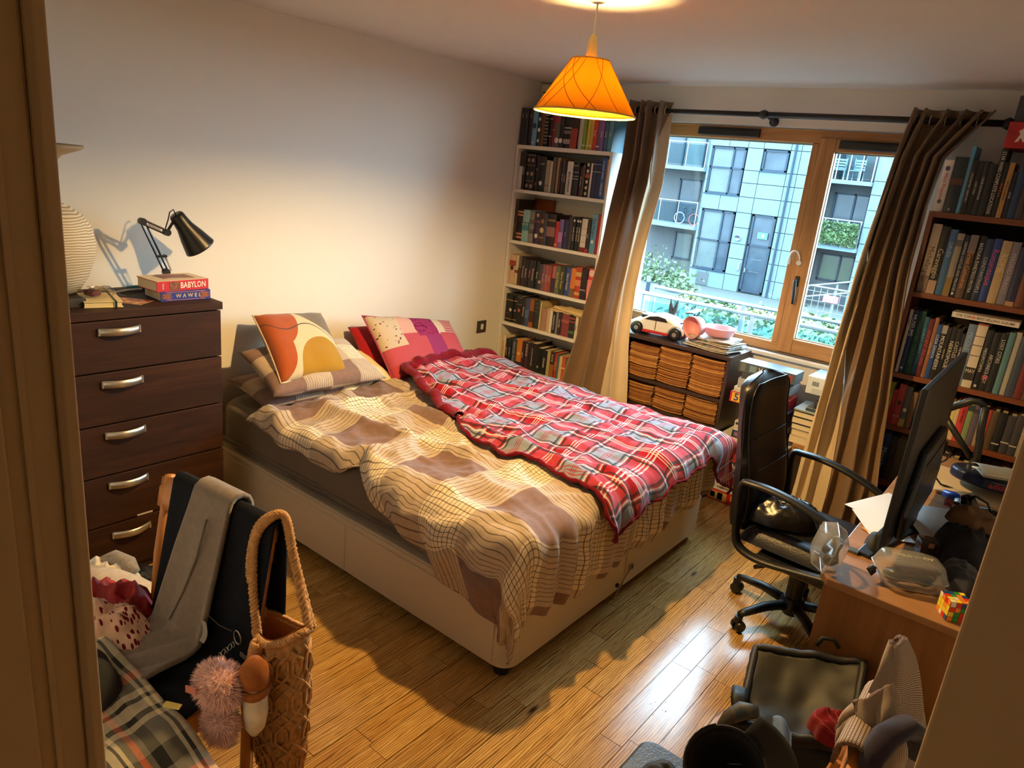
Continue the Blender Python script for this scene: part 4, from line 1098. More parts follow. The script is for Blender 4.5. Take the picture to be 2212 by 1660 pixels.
T0 = [B_(45, .245, (46, 44, 46), title='PHILIP', ts=.010, tpos=.8, tl=.3), B_(45, .243, (46, 44, 46), title='PHILIP', ts=.010, tpos=.8, tl=.3), B_(52, .243, (42, 40, 42), title='PHILIP', ts=.010, tpos=.8, tl=.3), B_(52, .262, (104, 158, 196), marks=[(.5, .8, (24, 60, 60)), (.08, .3, (220, 220, 220))]), B_(44, .235, (50, 48, 48), marks=[(.75, .6, WHT), (.45, .7, WHT), (.15, .6, WHT)]), B_(34, .235, (96, 62, 38)), B_(40, .225, K, band=[(p/10, .003, CRE) for p in range(1, 10)]), B_(34, .225, K, band=[(.3, .004, WHT), (.8, .004, WHT)]), B_(34, .22, (128, 28, 42), band=[(.5, .003, GLD)]), B_(52, .23, (92, 88, 84), marks=[(.78, .8, (168, 44, 44)), (.2, .8, WHT)]), B_(46, .225, (38, 30, 32), marks=[(.7, .7, (70, 40, 44)), (.2, .8, WHT)]), B_(72, .23, (34, 30, 30), band=[(.55, .006, WHT), (.4, .02, (120, 110, 104)), (.12, .03, (150, 140, 130))]), B_(70, .232, (58, 38, 32), c2=(0, .55, (152, 56, 44))), B_(46, .225, (190, 184, 170)), B_(35, .215, (128, 158, 62), band=[(.1, .01, (200, 200, 150))]), B_(30, .215, (196, 190, 66), band=[(.1, .01, (220, 220, 170))]), B_(32, .21, (206, 166, 74), band=[(.1, .01, (220, 210, 170))]), B_(40, .21, (190, 66, 40), title='Ruby', tc=(230, 210, 190), tl=.5), B_(30, .205, (112, 80, 128), band=[(.1, .01, (200, 190, 200))]), B_(38, .205, (120, 92, 148), title='violet', tl=.5), B_(36, .205, (64, 92, 128), title='emily', tl=.5), B_(42, .205, (84, 140, 164), title='sky', tl=.5)]
T1 = [B_(42, .17, (40, 38, 40), c2=(0, .62, (206, 204, 198)), h_=0) if False else B_(42, .255, (52, 50, 52), c2=(0, .62, (206, 204, 198))), B_(32, .26, (30, 28, 30), title='CONAN', tl=.8), B_(52, .25, (34, 28, 26), band=[(.25, .002, GLD), (.68, .002, GLD), (.95, .002, GLD)], marks=[(.82, .55, (150, 130, 110)), (.45, .6, (150, 130, 110)), (.12, .55, (150, 130, 110))]), B_(56, .25, (34, 28, 26), band=[(.25, .002, GLD), (.68, .002, GLD), (.95, .002, GLD)], marks=[(.82, .55, (150, 130, 110)), (.45, .6, (150, 130, 110)), (.12, .55, (150, 130, 110))]), B_(32, .245, (36, 32, 34), marks=[(.2, .7, (140, 60, 50)), (.6, .6, (140, 130, 120))]), B_(84, .238, (28, 27, 28), title='LOVE', up=True, tpos=.78, ts=.016, marks=[(.24, .42, (206, 200, 190))]), B_(44, .215, (156, 146, 130), band=[(.2, .004, (60, 54, 50))]), B_(26, .21, (206, 190, 160)), B_(42, .238, (86, 80, 74)), B_(30, .238, (176, 146, 100)), B_(26, .215, (66, 50, 52)), B_(28, .22, (72, 56, 48), title='the north', tl=.8), B_(28, .215, (30, 28, 30), title='the stand', tl=.7), B_(62, .22, (212, 208, 200), title='BIG DREAM', tc=(30, 30, 30), ts=.026, tpos=.4, tl=.6), B_(70, .218, (26, 24, 25), title='JONAS', up=True, tpos=.9, tc=(210, 200, 110), ts=.014, band=[(.7, .003, WHT), (.58, .003, WHT), (.5, .003, WHT)]), B_(34, .195, (84, 34, 44), title='the other', tl=.8), B_(26, .21, (70, 66, 62)), B_(44, .228, (24, 22, 22), marks=[(p, .62, (206, 190, 150)) for p in (.1, .27, .44, .74, .92)], c2=(.55, .66, (170, 70, 40))), B_(20, .222, (216, 210, 200)), B_(44, .24, (40, 48, 84), band=[(.7, .003, WHT), (.9, .003, WHT)]), B_(44, .24, (40, 48, 84), band=[(.7, .003, WHT), (.9, .003, WHT)]), B_(48, .262, (34, 84, 160), title='ROALD DAHL · TREASURY', tc=(236, 236, 236), ts=.019), B_(26, .255, (180, 140, 92))]
T2 = [B_(38, .29, (54, 40, 26), title='Paradise Lost', tc=(180, 150, 90), ts=.012, tpos=.3, tl=.5), B_(70, .222, (40, 28, 24), band=[(.9, .012, (190, 130, 100)), (.8, .012, (190, 130, 100)), (.2, .012, (190, 130, 100)), (.08, .014, (190, 130, 100))], marks=[(.5, .8, (24, 20, 20))]), B_(76, .225, (140, 178, 180), c2=(.36, .62, (60, 130, 140)), title='JANE AUSTEN', up=True, tpos=.55, ts=.02), B_(54, .22, (128, 124, 118), band=[(.3, .03, (90, 86, 82)), (.6, .03, (90, 86, 82))]), B_(62, .222, (56, 40, 78), title='H.G. WELLS', up=True, tpos=.7, tc=(206, 120, 90), ts=.02, marks=[(.25, .6, WHT), (.9, .5, GLD)]), B_(64, .225, (60, 42, 30), marks=[(.45, .7, (190, 170, 130)), (.72, .6, (150, 110, 60))], title='CONAN DOYLE', up=True, tpos=.22, tc=(206, 180, 120), ts=.016), B_(22, .22, (60, 74, 110)), B_(94, .222, (38, 28, 26), c2=(.30, .60, (140, 100, 92)), title='CHARLES DICKENS', up=True, tpos=.8, tc=(206, 170, 130), ts=.02), B_(36, .178, (188, 52, 56), marks=[(.1, .6, (220, 180, 100))]), B_(46, .195, (120, 92, 150), c2=(.2, .55, (170, 120, 190))), B_(50, .196, (42, 46, 84), title='Dorian', ts=.012), B_(42, .222, (58, 54, 58)), B_(32, .222, (24, 23, 24), title='JAMES ADAMS', tl=.8, marks=[(.9, .6, WHT)]), B_(32, .222, (24, 23, 24), title='JAMES ADAMS', tl=.8, marks=[(.9, .6, WHT)]), B_(32, .222, (24, 23, 24), title='JAMES ADAMS', tl=.8, marks=[(.9, .6, WHT)]), B_(58, .222, (206, 200, 190), c2=(0, .14, (110, 30, 34)), band=[(.3, .002, (120, 100, 90)), (.5, .002, (120, 100, 90)), (.7, .002, (120, 100, 90))]), B_(36, .222, (34, 30, 32), c2=(0, .12, (170, 44, 50)), title='war', tl=.3), B_(58, .26, (92, 150, 184), marks=[(.3, .5, (220, 220, 220))], title='The Penguin', tc=(40, 60, 80), tl=.5, tpos=.65), B_(44, .262, (170, 26, 36))]
T3 = [B_(62, .215, (198, 168, 136), c2=(.62, .8, (150, 60, 44)), marks=[(.55, .6, (60, 40, 34))]), B_(34, .215, (196, 180, 150), c2=(.4, .5, (120, 60, 50))), B_(34, .213, (96, 92, 88), c2=(0, .6, (70, 52, 34))), B_(36, .205, (58, 36, 48), title='Northanger', tc=(200, 180, 180), tl=.6), B_(38, .2, (34, 30, 34), title='Sanditon', tl=.6, tc=(200, 180, 180)), B_(38, .2, (38, 34, 38), title='Villette', tc=(210, 110, 120), tl=.6), B_(38, .2, (30, 30, 32), title='Persuasion', tl=.6), B_(38, .2, (34, 36, 40), title='Emma', tl=.5), B_(30, .185, (62, 58, 60), band=[(.25, .02, (170, 150, 140))]), B_(32, .187, (120, 84, 96), title='the rose', tc=(230, 180, 190)), B_(32, .187, (150, 84, 80), title='Winter', tc=(230, 180, 190)), B_(34, .187, (140, 70, 66), title='Cinder', tc=(230, 180, 190)), B_(36, .19, (170, 96, 106), c2=(0, .55, (60, 36, 50))), B_(46, .192, (92, 104, 76), title='Harry Potter', tc=(210, 190, 110), tl=.6), B_(52, .2, (52, 60, 48), title='Harry Potter', tc=(210, 190, 110), tl=.6), B_(54, .198, (44, 72, 140), title='Harry Potter', tc=(220, 200, 130), tl=.6), B_(48, .2, (206, 122, 48), c2=(0, .3, (120, 90, 60))), B_(54, .216, (178, 66, 44), band=[(.7, .03, GLD), (.4, .04, (210, 130, 80)), (.1, .02, GLD)]), B_(58, .218, (34, 26, 30), title='NOIR SUR ICE', up=True, tpos=.3, ts=.015), B_(64, .218, (206, 70, 76), marks=[(.9, .8, (226, 190, 186)), (.1, .8, (226, 190, 186))], band=[(.2, .1, (220, 130, 130))])]
T4 = [B_(42, .21, (34, 28, 26), band=[(.78, .004, GLD), (.3, .003, (130, 100, 70)), (.1, .004, GLD)]), B_(42, .21, (26, 25, 27), band=[(.78, .004, GLD), (.1, .004, GLD)], marks=[(.45, .6, WHT)]), B_(42, .21, (26, 25, 27), band=[(.78, .004, GLD), (.1, .004, GLD)], marks=[(.45, .5, (140, 140, 150))]), B_(54, .21, (28, 27, 30), band=[(.7, .003, (130, 130, 140)), (.95, .003, (130, 130, 140))], marks=[(.5, .5, (190, 90, 90))]), B_(36, .205, (46, 36, 32), title='Pratchett', tl=.6), B_(44, .205, (58, 76, 116), c2=(.3, .6, (80, 100, 140))), B_(44, .205, (146, 84, 46), c2=(.2, .6, (70, 40, 26))), B_(62, .205, (44, 48, 44), band=[(.9, .004, (90, 100, 80)), (.75, .004, (90, 100, 80)), (.6, .004, (90, 100, 80))]), B_(18, .205, (196, 176, 120)), B_(54, .165, (164, 126, 106)), B_(40, .168, (190, 168, 130)), B_(26, .165, (214, 206, 190)), B_(34, .165, (30, 28, 30), title='TOMORROW', tl=.8), B_(22, .165, (120, 120, 126)), B_(38, .165, (52, 40, 40), title='murder', tl=.7), B_(74, .165, (132, 62, 66), band=[(.6, .02, (160, 90, 90))]), B_(56, .16, (44, 40, 38), band=[(.85, .012, (150, 70, 60)), (.7, .01, (150, 70, 60)), (.2, .02, (60, 110, 70))]), B_(28, .162, (212, 200, 180), title='story', tc=(40, 30, 30), tl=.4), B_(46, .165, (120, 92, 72)), B_(50, .165, (74, 36, 32), title='Classics', tl=.6, tc=(200, 170, 130))]
T5 = [B_(46, .215, (214, 198, 166), title='DAN BROWN', tc=(190, 110, 40), ts=.022), B_(34, .195, (28, 27, 30), title='one two', tl=.5), B_(30, .2, (34, 38, 46), title='the island', tl=.7), B_(56, .205, (52, 62, 72), title='PRINCESS BRIDE', tc=(160, 170, 180), tl=.8), B_(56, .212, (206, 126, 36), c2=(0, .2, (46, 40, 80)), marks=[(.5, .5, (230, 190, 140))]), B_(30, .206, (60, 36, 50), title='silence', tl=.6), B_(44, .206, (66, 40, 48), title='SHINING', ts=.024, tc=(226, 200, 200), tpos=.72, tl=.5), B_(76, .212, (44, 32, 32), title='the mirror and the light', tl=.8, ts=.014), B_(66, .19, (26, 25, 26), marks=[(.25, .3, (150, 150, 140))]), B_(54, .185, (28, 26, 27), title='chosen', tl=.4), B_(30, .19, (176, 160, 110)), B_(44, .192, (60, 50, 44), c2=(0, .5, (150, 96, 40)), title='DUNE', ts=.02, tpos=.75, tl=.4), B_(30, .185, (176, 52, 44), title='Outlander', tc=(230, 200, 120), tl=.8), B_(22, .18, (60, 110, 104)), B_(30, .175, (206, 188, 146)), B_(34, .178, (196, 88, 50), band=[(.5, .01, (230, 190, 140))]), B_(24, .172, (60, 116, 122)), B_(28, .17, (210, 190, 150)), B_(32, .168, (90, 84, 80), title='WINTER', tl=.8), B_(36, .172, (34, 32, 36), band=[(.7, .004, WHT)])]
WN = ['top of white bookcase', 'second level of white bookcase', 'third level of white bookcase', 'fourth level of white bookcase', 'fifth level of white bookcase', 'sixth level of white bookcase']
for i, rows in enumerate((T0, T1, T2, T3, T4, T5)):
    shelf_row(rows, (.012 if i == 0 else .027), (.775 if i < 5 else .735), WF+(.004 if i == 0 else .022), WSH[i], WN[i], 'books in the white bookcase', .225, rb_)
stand_book('wide green book with small figures, last on top of white bookcase', .778, .058, .258, .2, (120, 146, 62), WF+.006, 2.02, 'books in the white bookcase', c2=(.12, .42, (160, 130, 90)), marks=[(.08, .3, WHT)]) if False else None
tag(obj('wooden_plaque', MB().box(.035, .21, 4.382, 4.414, 1.357, 1.66), wood('amber_wood', (110, 52, 18), (140, 70, 26), (160, 86, 36), 'x'), bevel=.002), 'amber wooden plaque standing behind books on third level', 'plaque')
fc = thing('folded_cloth', 'beige folded pouch lying on top of books, fifth level', 'cloth', (.6, 4.25, .915))
BEI = fabric('beige_cloth', (212, 186, 130))
obj('pouch', MB().grid(lambda u, v: (.43+.32*u, 4.16+.16*v, .913+.036*(sin(pi*min(1, u*1.02))*sin(pi*v))**.5*(1-.3*u)-.018*u*0+.004*sin(u*22+v*9)), 24, 12), BEI, fc, world=True, smooth=True, solid=.006)
obj('flap', MB().grid(lambda u, v: (.47+.24*u, 4.155+.05*v, .934-.03*v*0-.014*u+.014*sin(pi*v)), 14, 6), BEI, fc, world=True, smooth=True, solid=.005)
for (x, z, c) in ((.20, 1.718, (90, 40, 30)), (.58, 1.718, (90, 40, 40)), (.13, 1.035, (180, 40, 20))):
    pass

# ================================================================== BROWN BOOKCASE (right of window) + BOOKS
RW = wood('cherry_laminate', (98, 50, 27), (116, 62, 34), (130, 74, 42), 'x', .7, .4)
RWV = wood('cherry_laminate_upright', (98, 50, 27), (116, 62, 34), (130, 74, 42), 'z', .7, .4)
rbk = thing('cherry_bookcase', 'reddish brown bookcase full of art books right of the window', 'bookcase', (3.1, 4.28, 0))
rr_ = lambda n, mb, m=RW, par=rbk, **k: obj(n, mb, m, par, world=True, **k)
RX0, RX1 = 2.668, 3.56
rr_('side_panel', MB().box(RX0, RX0+.022, WF, 4.424, 0, 1.86), RWV, bevel=.001); rr_('side_panel', MB().box(RX1-.022, RX1, WF, 4.424, 0, 1.86), RWV, bevel=.001)
RSH = [1.86, 1.459, 1.03, .745, .43, .08]
rr_('top_panel', MB().box(RX0+.022, RX1-.022, WF+.001, 4.424, 1.832, 1.86), bevel=.001)
for z in RSH[1:]: rr_('shelf', MB().box(RX0+.022, RX1-.022, WF+.004, 4.418, z-.026, z), bevel=.001)
rr_('back_panel', MB().box(RX0+.022, RX1-.022, 4.418, 4.424, .05, 1.84), M('dark_backboard', (30, 18, 12), .8))
R0 = [B_(84, .245, (222, 216, 208), title='Mary Poppins', tc=(190, 50, 60), ts=.022, tl=.5, tpos=.5, marks=[(.84, .5, (70, 70, 110)), (.2, .45, (90, 90, 90))]), B_(112, .262, (26, 40, 52), c2=(.5, .62, (84, 50, 40)), marks=[(.06, .2, (120, 130, 140))]), B_(34, .315, (84, 150, 186)), B_(48, .25, (24, 24, 26), title='UNCHARTED TERRITORY', tl=.8, ts=.012), B_(46, .25, (24, 24, 26), title='LOST LORE', tl=.8, ts=.012), B_(46, .25, (24, 24, 26), title='CALEB ADVENTURE', tl=.8, ts=.012), B_(60, .24, (26, 24, 24)), B_(50, .31, (24, 22, 22), title='STAR WARS COMPLETE LOCATIONS', tc=(222, 216, 200), tl=.92, ts=.022), B_(40, .25, (26, 24, 26), title='Battle Front', tc=(200, 90, 50), tl=.6, ts=.013), B_(42, .25, (176, 134, 74), title='Ghosts of Nations', tc=(50, 36, 24), tl=.7, ts=.012), B_(40, .21, (24, 26, 34), title='STAR', tl=.4), B_(60, .26, (28, 56, 96)), B_(60, .23, (60, 50, 50)), B_(60, .25, (90, 30, 30)), B_(60, .24, (40, 44, 60))]
R1 = [B_(92, .342, (188, 170, 152), title='Michelangelo', tc=(80, 66, 56), ts=.034, tl=.62, tpos=.42, c2=(0, .25, (130, 112, 98))), B_(84, .335, (28, 26, 28), title='Caravaggio', tc=(214, 200, 170), ts=.034, tl=.6, tpos=.45, c2=(0, .2, (176, 150, 130))), B_(74, .325, (62, 106, 152), title='GAUDI', tc=(180, 200, 220), ts=.024, tl=.3, tpos=.7), B_(66, .31, (150, 140, 124), c2=(0, .3, (140, 116, 60)), band=[(.8, .03, (90, 90, 96))]), B_(54, .305, (30, 40, 66), title='GERMAN CASTLES AND PALACES', tc=(200, 200, 200), ts=.017, tl=.8, marks=[(.06, .5, WHT)]), B_(76, .31, (92, 70, 62), title='Great Cathedrals', tc=(206, 150, 70), ts=.026, tl=.6, tpos=.45, c2=(.72, 1, (120, 112, 110))), B_(70, .31, (26, 26, 28), title='BAZYLIKA ŚWIĘTEGO PIOTRA', tc=(226, 220, 210), ts=.019, tl=.78, tpos=.5), B_(66, .30, (34, 50, 84), title='CONSTANTINOPLE', tc=(220, 216, 206), ts=.02, tl=.62, tpos=.42), B_(76, .305, (30, 62, 140), title='Romanesque', tc=(210, 90, 110), ts=.034, tl=.68, tpos=.55), B_(84, .30, (186, 164, 122), title='ROME', tc=(226, 210, 176), ts=.034, tl=.5, tpos=.65), B_(76, .30, (132, 124, 140), title='MADRID PRADO', tc=(190, 184, 196), ts=.026, tl=.85), B_(80, .28, (40, 46, 80), c2=(0, .08, (190, 150, 110))), B_(80, .29, (110, 60, 40)), B_(70, .3, (60, 60, 66)), B_(70, .3, (150, 140, 120))]
R2 = [B_(32, .335, (204, 196, 182), title='monza', tc=(70, 60, 50), ts=.012, tl=.3, tpos=.8), B_(48, .335, (28, 48, 92), title='MUSEUMS', tc=(236, 236, 236), ts=.026, tl=.4, tpos=.76, marks=[(.08, .5, WHT)]), B_(70, .335, (24, 66, 58), title='WEXFORD TREASURES', tc=(80, 140, 110), ts=.022, tl=.75), B_(46, .31, (30, 84, 112), title="DUBLIN'S GRAND TOUR", tc=(90, 160, 190), ts=.017, tl=.75), B_(46, .305, (96, 26, 44), title='ANCIENT IRELAND', tc=(180, 90, 90), ts=.022, tl=.75), B_(38, .315, (150, 104, 70), title='DANIEL HOPE', tc=(200, 190, 170), ts=.010, tl=.3), B_(44, .285, (36, 72, 140), title='CUDA ŚWIATA', tc=(210, 216, 226), ts=.018, tl=.5, tpos=.6), B_(52, .285, (30, 30, 32), title='MOUNTAINEERS', tc=(226, 226, 226), ts=.024, tl=.75, c2=(.85, 1, (150, 150, 150))), B_(36, .28, (24, 24, 26), title='mont blanc', tl=.4, ts=.012), B_(46, .285, (26, 26, 28), title='NEKROPOLIE', tc=(226, 220, 206), ts=.024, tl=.75), B_(52, .28, (26, 26, 28), title='CASTLES', tc=(200, 196, 190), ts=.022, tl=.5, tpos=.62), B_(30, .26, (36, 34, 50), title='THE ANCIENT WORLD', tl=.7, ts=.012), B_(76, .315, (106, 130, 164), title='MIDDLE EAST', tc=(160, 178, 204), ts=.028, tl=.5, tpos=.62, marks=[(.07, .4, WHT)]), B_(88, .325, (206, 196, 178), c2=(.12, .32, (50, 46, 44)), band=[(.8, .004, (120, 110, 100)), (.66, .004, (120, 110, 100)), (.5, .004, (120, 110, 100)), (.98, .006, (170, 40, 40))], title='MAY', up=True, tpos=.26, tc=(236, 230, 220), ts=.026), B_(62, .30, (26, 27, 30), title='MESOPOTAMIA', tc=(206, 204, 200), ts=.018, tl=.5, tpos=.5, marks=[(.06, .4, WHT)]), B_(58, .295, (24, 25, 28), title='ARCHAEOLOGY', tc=(206, 204, 200), ts=.022, tl=.5, tpos=.38, c2=(.2, .26, (170, 60, 90))), B_(62, .298, (24, 25, 27), title='LOST CITIES', tc=(216, 214, 210), ts=.022, tl=.45, tpos=.7), B_(52, .31, (84, 128, 140)), B_(50, .315, (170, 168, 160)), B_(70, .30, (60, 70, 90)), B_(70, .30, (110, 40, 40))]
R3 = [B_(44, .225, (176, 170, 50), title='PIPPI', tc=(80, 140, 60), ts=.03, tl=.4, tpos=.85), B_(44, .19, (176, 30, 34), title='ORIENT', tc=(110, 16, 20), tl=.5), B_(74, .226, (176, 62, 52), title='JORGE LUIS BORGES', up=True, tpos=.22, tc=(226, 180, 160), ts=.014, marks=[(.55, .6, (60, 40, 34))]), B_(60, .222, (84, 88, 84), c2=(0, .2, (170, 150, 90)), marks=[(.42, .7, (206, 200, 190))]), B_(56, .2, (120, 90, 60)), B_(60, .215, (70, 60, 56)), B_(60, .2, (150, 60, 50)), B_(56, .21, (90, 96, 110)), B_(60, .21, (206, 196, 170)), B_(50, .2, (212, 202, 176), title='tales', tc=(60, 50, 40), tl=.4), B_(36, .2, (206, 132, 60)), B_(40, .2, (220, 206, 140)), B_(34, .21, (214, 190, 150)), B_(64, .226, (196, 66, 70), title='AUTUMN WIND', tc=(90, 20, 24), ts=.018, tl=.5, tpos=.7), B_(54, .215, (128, 150, 106), band=[(.8, .03, (40, 60, 60))]), B_(56, .21, (96, 84, 104), band=[(.8, .02, (60, 50, 70))]), B_(62, .21, (146, 130, 108), title='COMPLETE STORIES', tc=(60, 50, 40), ts=.016, tl=.7), B_(34, .2, (170, 60, 46), title='saga', tc=(220, 180, 150), tl=.4), B_(60, .2, (90, 70, 50))]
R4 = [B_(62, .245, (44, 30, 26), title='MILES DAVIS', tc=(190, 80, 40), ts=.036, tl=.8, c2=(.8, 1, (120, 110, 104))), B_(70, .26, (40, 66, 116), title='Mercedes', tc=(210, 220, 230), ts=.032, tl=.6, tpos=.45, c2=(0, .3, (24, 34, 60))), B_(70, .24, (50, 46, 44)), B_(80, .25, (90, 80, 60)), B_(80, .24, (60, 60, 70)), B_(80, .25, (120, 100, 70)), B_(84, .25, (104, 84, 58), title='SCI', tc=(220, 200, 160), ts=.05, tl=.5, marks=[(.82, .5, (210, 190, 150))]), B_(80, .22, (74, 84, 70)), B_(80, .24, (50, 40, 40)), B_(70, .23, (140, 120, 90))]
rb2 = random.Random(23)
RN = ['top of cherry bookcase', 'second level of cherry bookcase', 'third level of cherry bookcase', 'fourth level of cherry bookcase', 'fifth level of cherry bookcase']
# real widths: pixels of the photograph at the bookcase's distance
rfill = random.Random(77)
for rows, i, x1 in ((R0, 0, 3.50), (R1, 1, 3.51), (R2, 2, 3.53), (R3, 3, 3.50), (R4, 4, 3.42)):
    k_ = (.00052, .00047, .0005, .0005, .00052)[i]; xs = RX0+(.006 if i == 0 else .028)
    while sum(r_[0] for r_ in rows)*k_ < x1-xs-.03:
        rows.append(B_(rfill.uniform(62, 96), (.25, .30, .30, .205, .24)[i]*rfill.uniform(.88, 1.04), rfill.choice([(40, 44, 60), (110, 40, 40), (60, 60, 66), (150, 140, 120), (90, 70, 50), (36, 80, 84), (170, 160, 140), (30, 30, 34), (120, 90, 60)]), band=[(rfill.uniform(.1, .8), .006, (190, 180, 160))]))
    x1 = xs+sum(r_[0] for r_ in rows)*k_
    shelf_row(rows, RX0+(.006 if i == 0 else .028), x1, WF+(.008 if i == 0 else .02), RSH[i], RN[i], 'books in the cherry bookcase', .235, rb2)
fb = flat_book('white book lying flat across the third level of cherry bookcase', (3.025, WF+.135, 1.03+.336), 0, .285, .24, .026, (224, 218, 206), 'THE TOP      BEST-SELLING ALBUMS', (40, 34, 34), extras={'ts': .016, 'tl': .25})
lettering('100', fb, (-.052, -.1229, .013), .016, cov((200, 40, 50)), bold=.02)
bx1 = tag(obj('game_box', MB().box(2.897, 3.30, 4.15, 4.40, 2.175, 2.29), M('red_box_print', (176, 28, 32), .45, var=.35, vs=16), bevel=.002), 'red printed box on top of the cherry bookcase books', 'box')
obj('white_figure_print', MB().prism([(x_-.055, z_) for x_, z_ in [(2.99, 2.20), (3.005, 2.235), (2.998, 2.25), (3.012, 2.262), (3.026, 2.25), (3.02, 2.23), (3.035, 2.20), (3.02, 2.205), (3.012, 2.222), (3.004, 2.204)]], 'y', 4.1485, 4.1502), cov((226, 214, 206)), bx1)
tag(obj('grey_box', MB().box(2.908, 3.30, 4.16, 4.40, 2.291, 2.405), M('slate_board', (56, 60, 66), .6), bevel=.003), 'slate grey box above the red box on the cherry bookcase', 'box')

# ================================================================== CURTAINS AND POLE
pole = thing('curtain_pole', 'dark metal curtain pole above the window', 'curtain pole', (1.7, 4.33, 2.3))
DKM = M('dark_bronze', (46, 42, 40), .45, .3)
ob_ = lambda n, mb, m, par, **k: obj(n, mb, m, par, world=True, **k)
ob_('rod', MB().cyl((.70, 4.325, 2.298), (1.66, 4.325, 2.298), .0145, seg=16), DKM, pole, smooth=True)
ob_('rod', MB().cyl((1.66, 4.325, 2.298), (2.875, 4.325, 2.298), .0165, seg=16), DKM, pole, smooth=True)
ob_('bracket', MB().lathe([(0, -.024), (.02, -.02), (.027, 0), (.02, .02), (0, .024)], 16, (0, 0, 0), Matrix.Translation((1.668, 4.325, 2.298)) @ Matrix.Rotation(pi/2, 4, 'Y')).cyl((1.70, 4.33, 2.285), (1.70, 4.43, 2.27), .010).cyl((1.70, 4.418, 2.27), (1.70, 4.43, 2.27), .028), DKM, pole, smooth=True)
for x in (.70, 2.875): ob_('finial', MB().lathe([(0, -.03), (.022, -.02), (.026, 0), (.02, .02), (0, .03)], 16, (x, 4.325, 2.298)), DKM, pole, smooth=True)
CURT = M('taupe_curtain_satin', (126, 100, 74), .55, 0, .06, 5, .15, 400, .35, .3)
LINE = M('cream_curtain_lining', (206, 188, 156), .7, 0, .05, 5, .2, 500, .2, .2)
def curtain(label, xl, xr, yy, zs, n, s, side, seed):
    n = 5 if side < 0 else 4
    """xl/xr/yy: edge x and mean y as functions of height z; s(v): share of the width that is cloth front, the rest turned lining"""
    t = thing('curtain', label, 'curtain', (xl(0), yy(0), 0), group='window curtains')
    Z0, Z1 = .015, 2.352
    def pos(u, v):
        z = lerp(Z1, Z0, v)
        a, b = xl(z), xr(z)
        amp = lerp(.052, .040, sm(0, .5, v))*(1-.35*sm(.6, 1, v))
        uu = u+.035*sin(u*9.3+seed)+.022*sin(u*17.1+seed*2)
        ph = 2*pi*n*uu
        amp *= .75+.5*noise.noise(Vector((u*6, seed, v*.6)))+.25
        x = lerp(a, b, u)+.016*cos(ph)*(1-.3*v)+.012*fbm(u*3, v*3, seed)*v
        y = yy(z)-amp*sin(ph+.5*v*sin(seed+u*7))-.024*fbm(u*4+seed, v*2.6, seed)*sm(.05, .4, v)
        # soft diagonal creases lower down
        y -= .012*ridge((u-.35-.5*(v-.55)+.04*seed)/.12)*sm(.4, .6, v)
        return (x, y, z)
    S0, S1 = (lambda v: 0.0, s) if side > 0 else (s, lambda v: 1.0)
    NVV = 70
    m = MB().grid(lambda u, v: pos(lerp(S0(v), S1(v), u), v), 90, NVV)
    obj('drape', m, CURT, t, world=True, smooth=True, solid=.004)
    if side > 0: a_, b_ = s, (lambda v: 1.0)
    else: a_, b_ = (lambda v: 0.0), s
    m = MB().grid(lambda u, v: Vector(pos(lerp(a_(v), b_(v), u), v))+Vector((0, -.010-.012*sin(pi*u), 0)), 40, NVV)
    obj('turned_lining', m, LINE, t, world=True, smooth=True, solid=.003)
    for k in range(n):
        x = lerp(xl(2.298), xr(2.298), (k+.5)/n)
        obj('grommet', MB().tube([(x, 4.325+.024*cos(q), 2.298+.024*sin(q)) for q in [2*pi*i/16 for i in range(16)]], .004, 6, True), SILV, t, world=True, smooth=True)
    return t
curtain('taupe curtain with turned cream lining left of the window', lambda z: pl([0, .45, .82, 1.34, 2.0, 2.35], [.725, .745, .81, .850, .835, .785], z), lambda z: pl([0, .43, .96, 1.2, 1.85, 2.3], [1.30, 1.27, 1.175, 1.145, 1.14, 1.075], z),
        lambda z: pl([0, .4, .9, 1.4, 2.0, 2.4], [3.955, 3.955, 3.99, 4.08, 4.23, 4.325], z), 0, 6, lambda v: pl([0, .08, .3, .5, .7, 1], [.97, .90, .72, .66, .62, .60], v), 1, 2.3)
curtain('taupe curtain hanging in deep folds right of the window', lambda z: pl([0, .32, .97, 1.5, 2.1, 2.35], [2.36, 2.375, 2.40, 2.415, 2.43, 2.435], z), lambda z: pl([0, .45, 1.04, 1.6, 1.88, 2.12, 2.35], [2.80, 2.79, 2.72, 2.655, 2.645, 2.655, 2.815], z),
        lambda z: pl([0, .4, .9, 1.5, 1.9, 2.4], [3.96, 3.97, 4.0, 4.06, 4.17, 4.325], z), 0, 6, lambda v: pl([0, .2, .45, .7, 1], [.03, .07, .20, .36, .46], v), -1, 5.1)

# ================================================================== DARK CABINET WITH PAPER STACKS
CABW = wood('dark_walnut', (48, 34, 27), (62, 46, 37), (78, 60, 50), 'x', 1.1, .4)
CABV = wood('dark_walnut_upright', (48, 34, 27), (62, 46, 37), (78, 60, 50), 'z', 1.1, .4)
cab = thing('low_bookcase', 'low dark walnut shelf unit under the window packed with papers', 'shelf unit', (1.44, 4.23, 0))
CX0, CX1, CF, CB = 1.03, 1.853, 4.055, 4.385
ob_('side_panel', MB().box(CX0, CX0+.02, CF, CB, 0, .888), CABV, cab, bevel=.001); ob_('side_panel', MB().box(CX1-.02, CX1, CF, CB, 0, .888), CABV, cab, bevel=.001)
ob_('top_panel', MB().box(CX0, CX1, CF-.003, CB, .889, .914), CABW, cab, bevel=.002)
for z in (.640, .462, .22, .05): ob_('shelf', MB().box(CX0+.02, CX1-.02, CF+.004, CB-.01, z-.02, z), CABW, cab, bevel=.001)
ob_('back_panel', MB().box(CX0+.02, CX1-.02, CB-.008, CB, .02, .888), CABW, cab)
KR = []
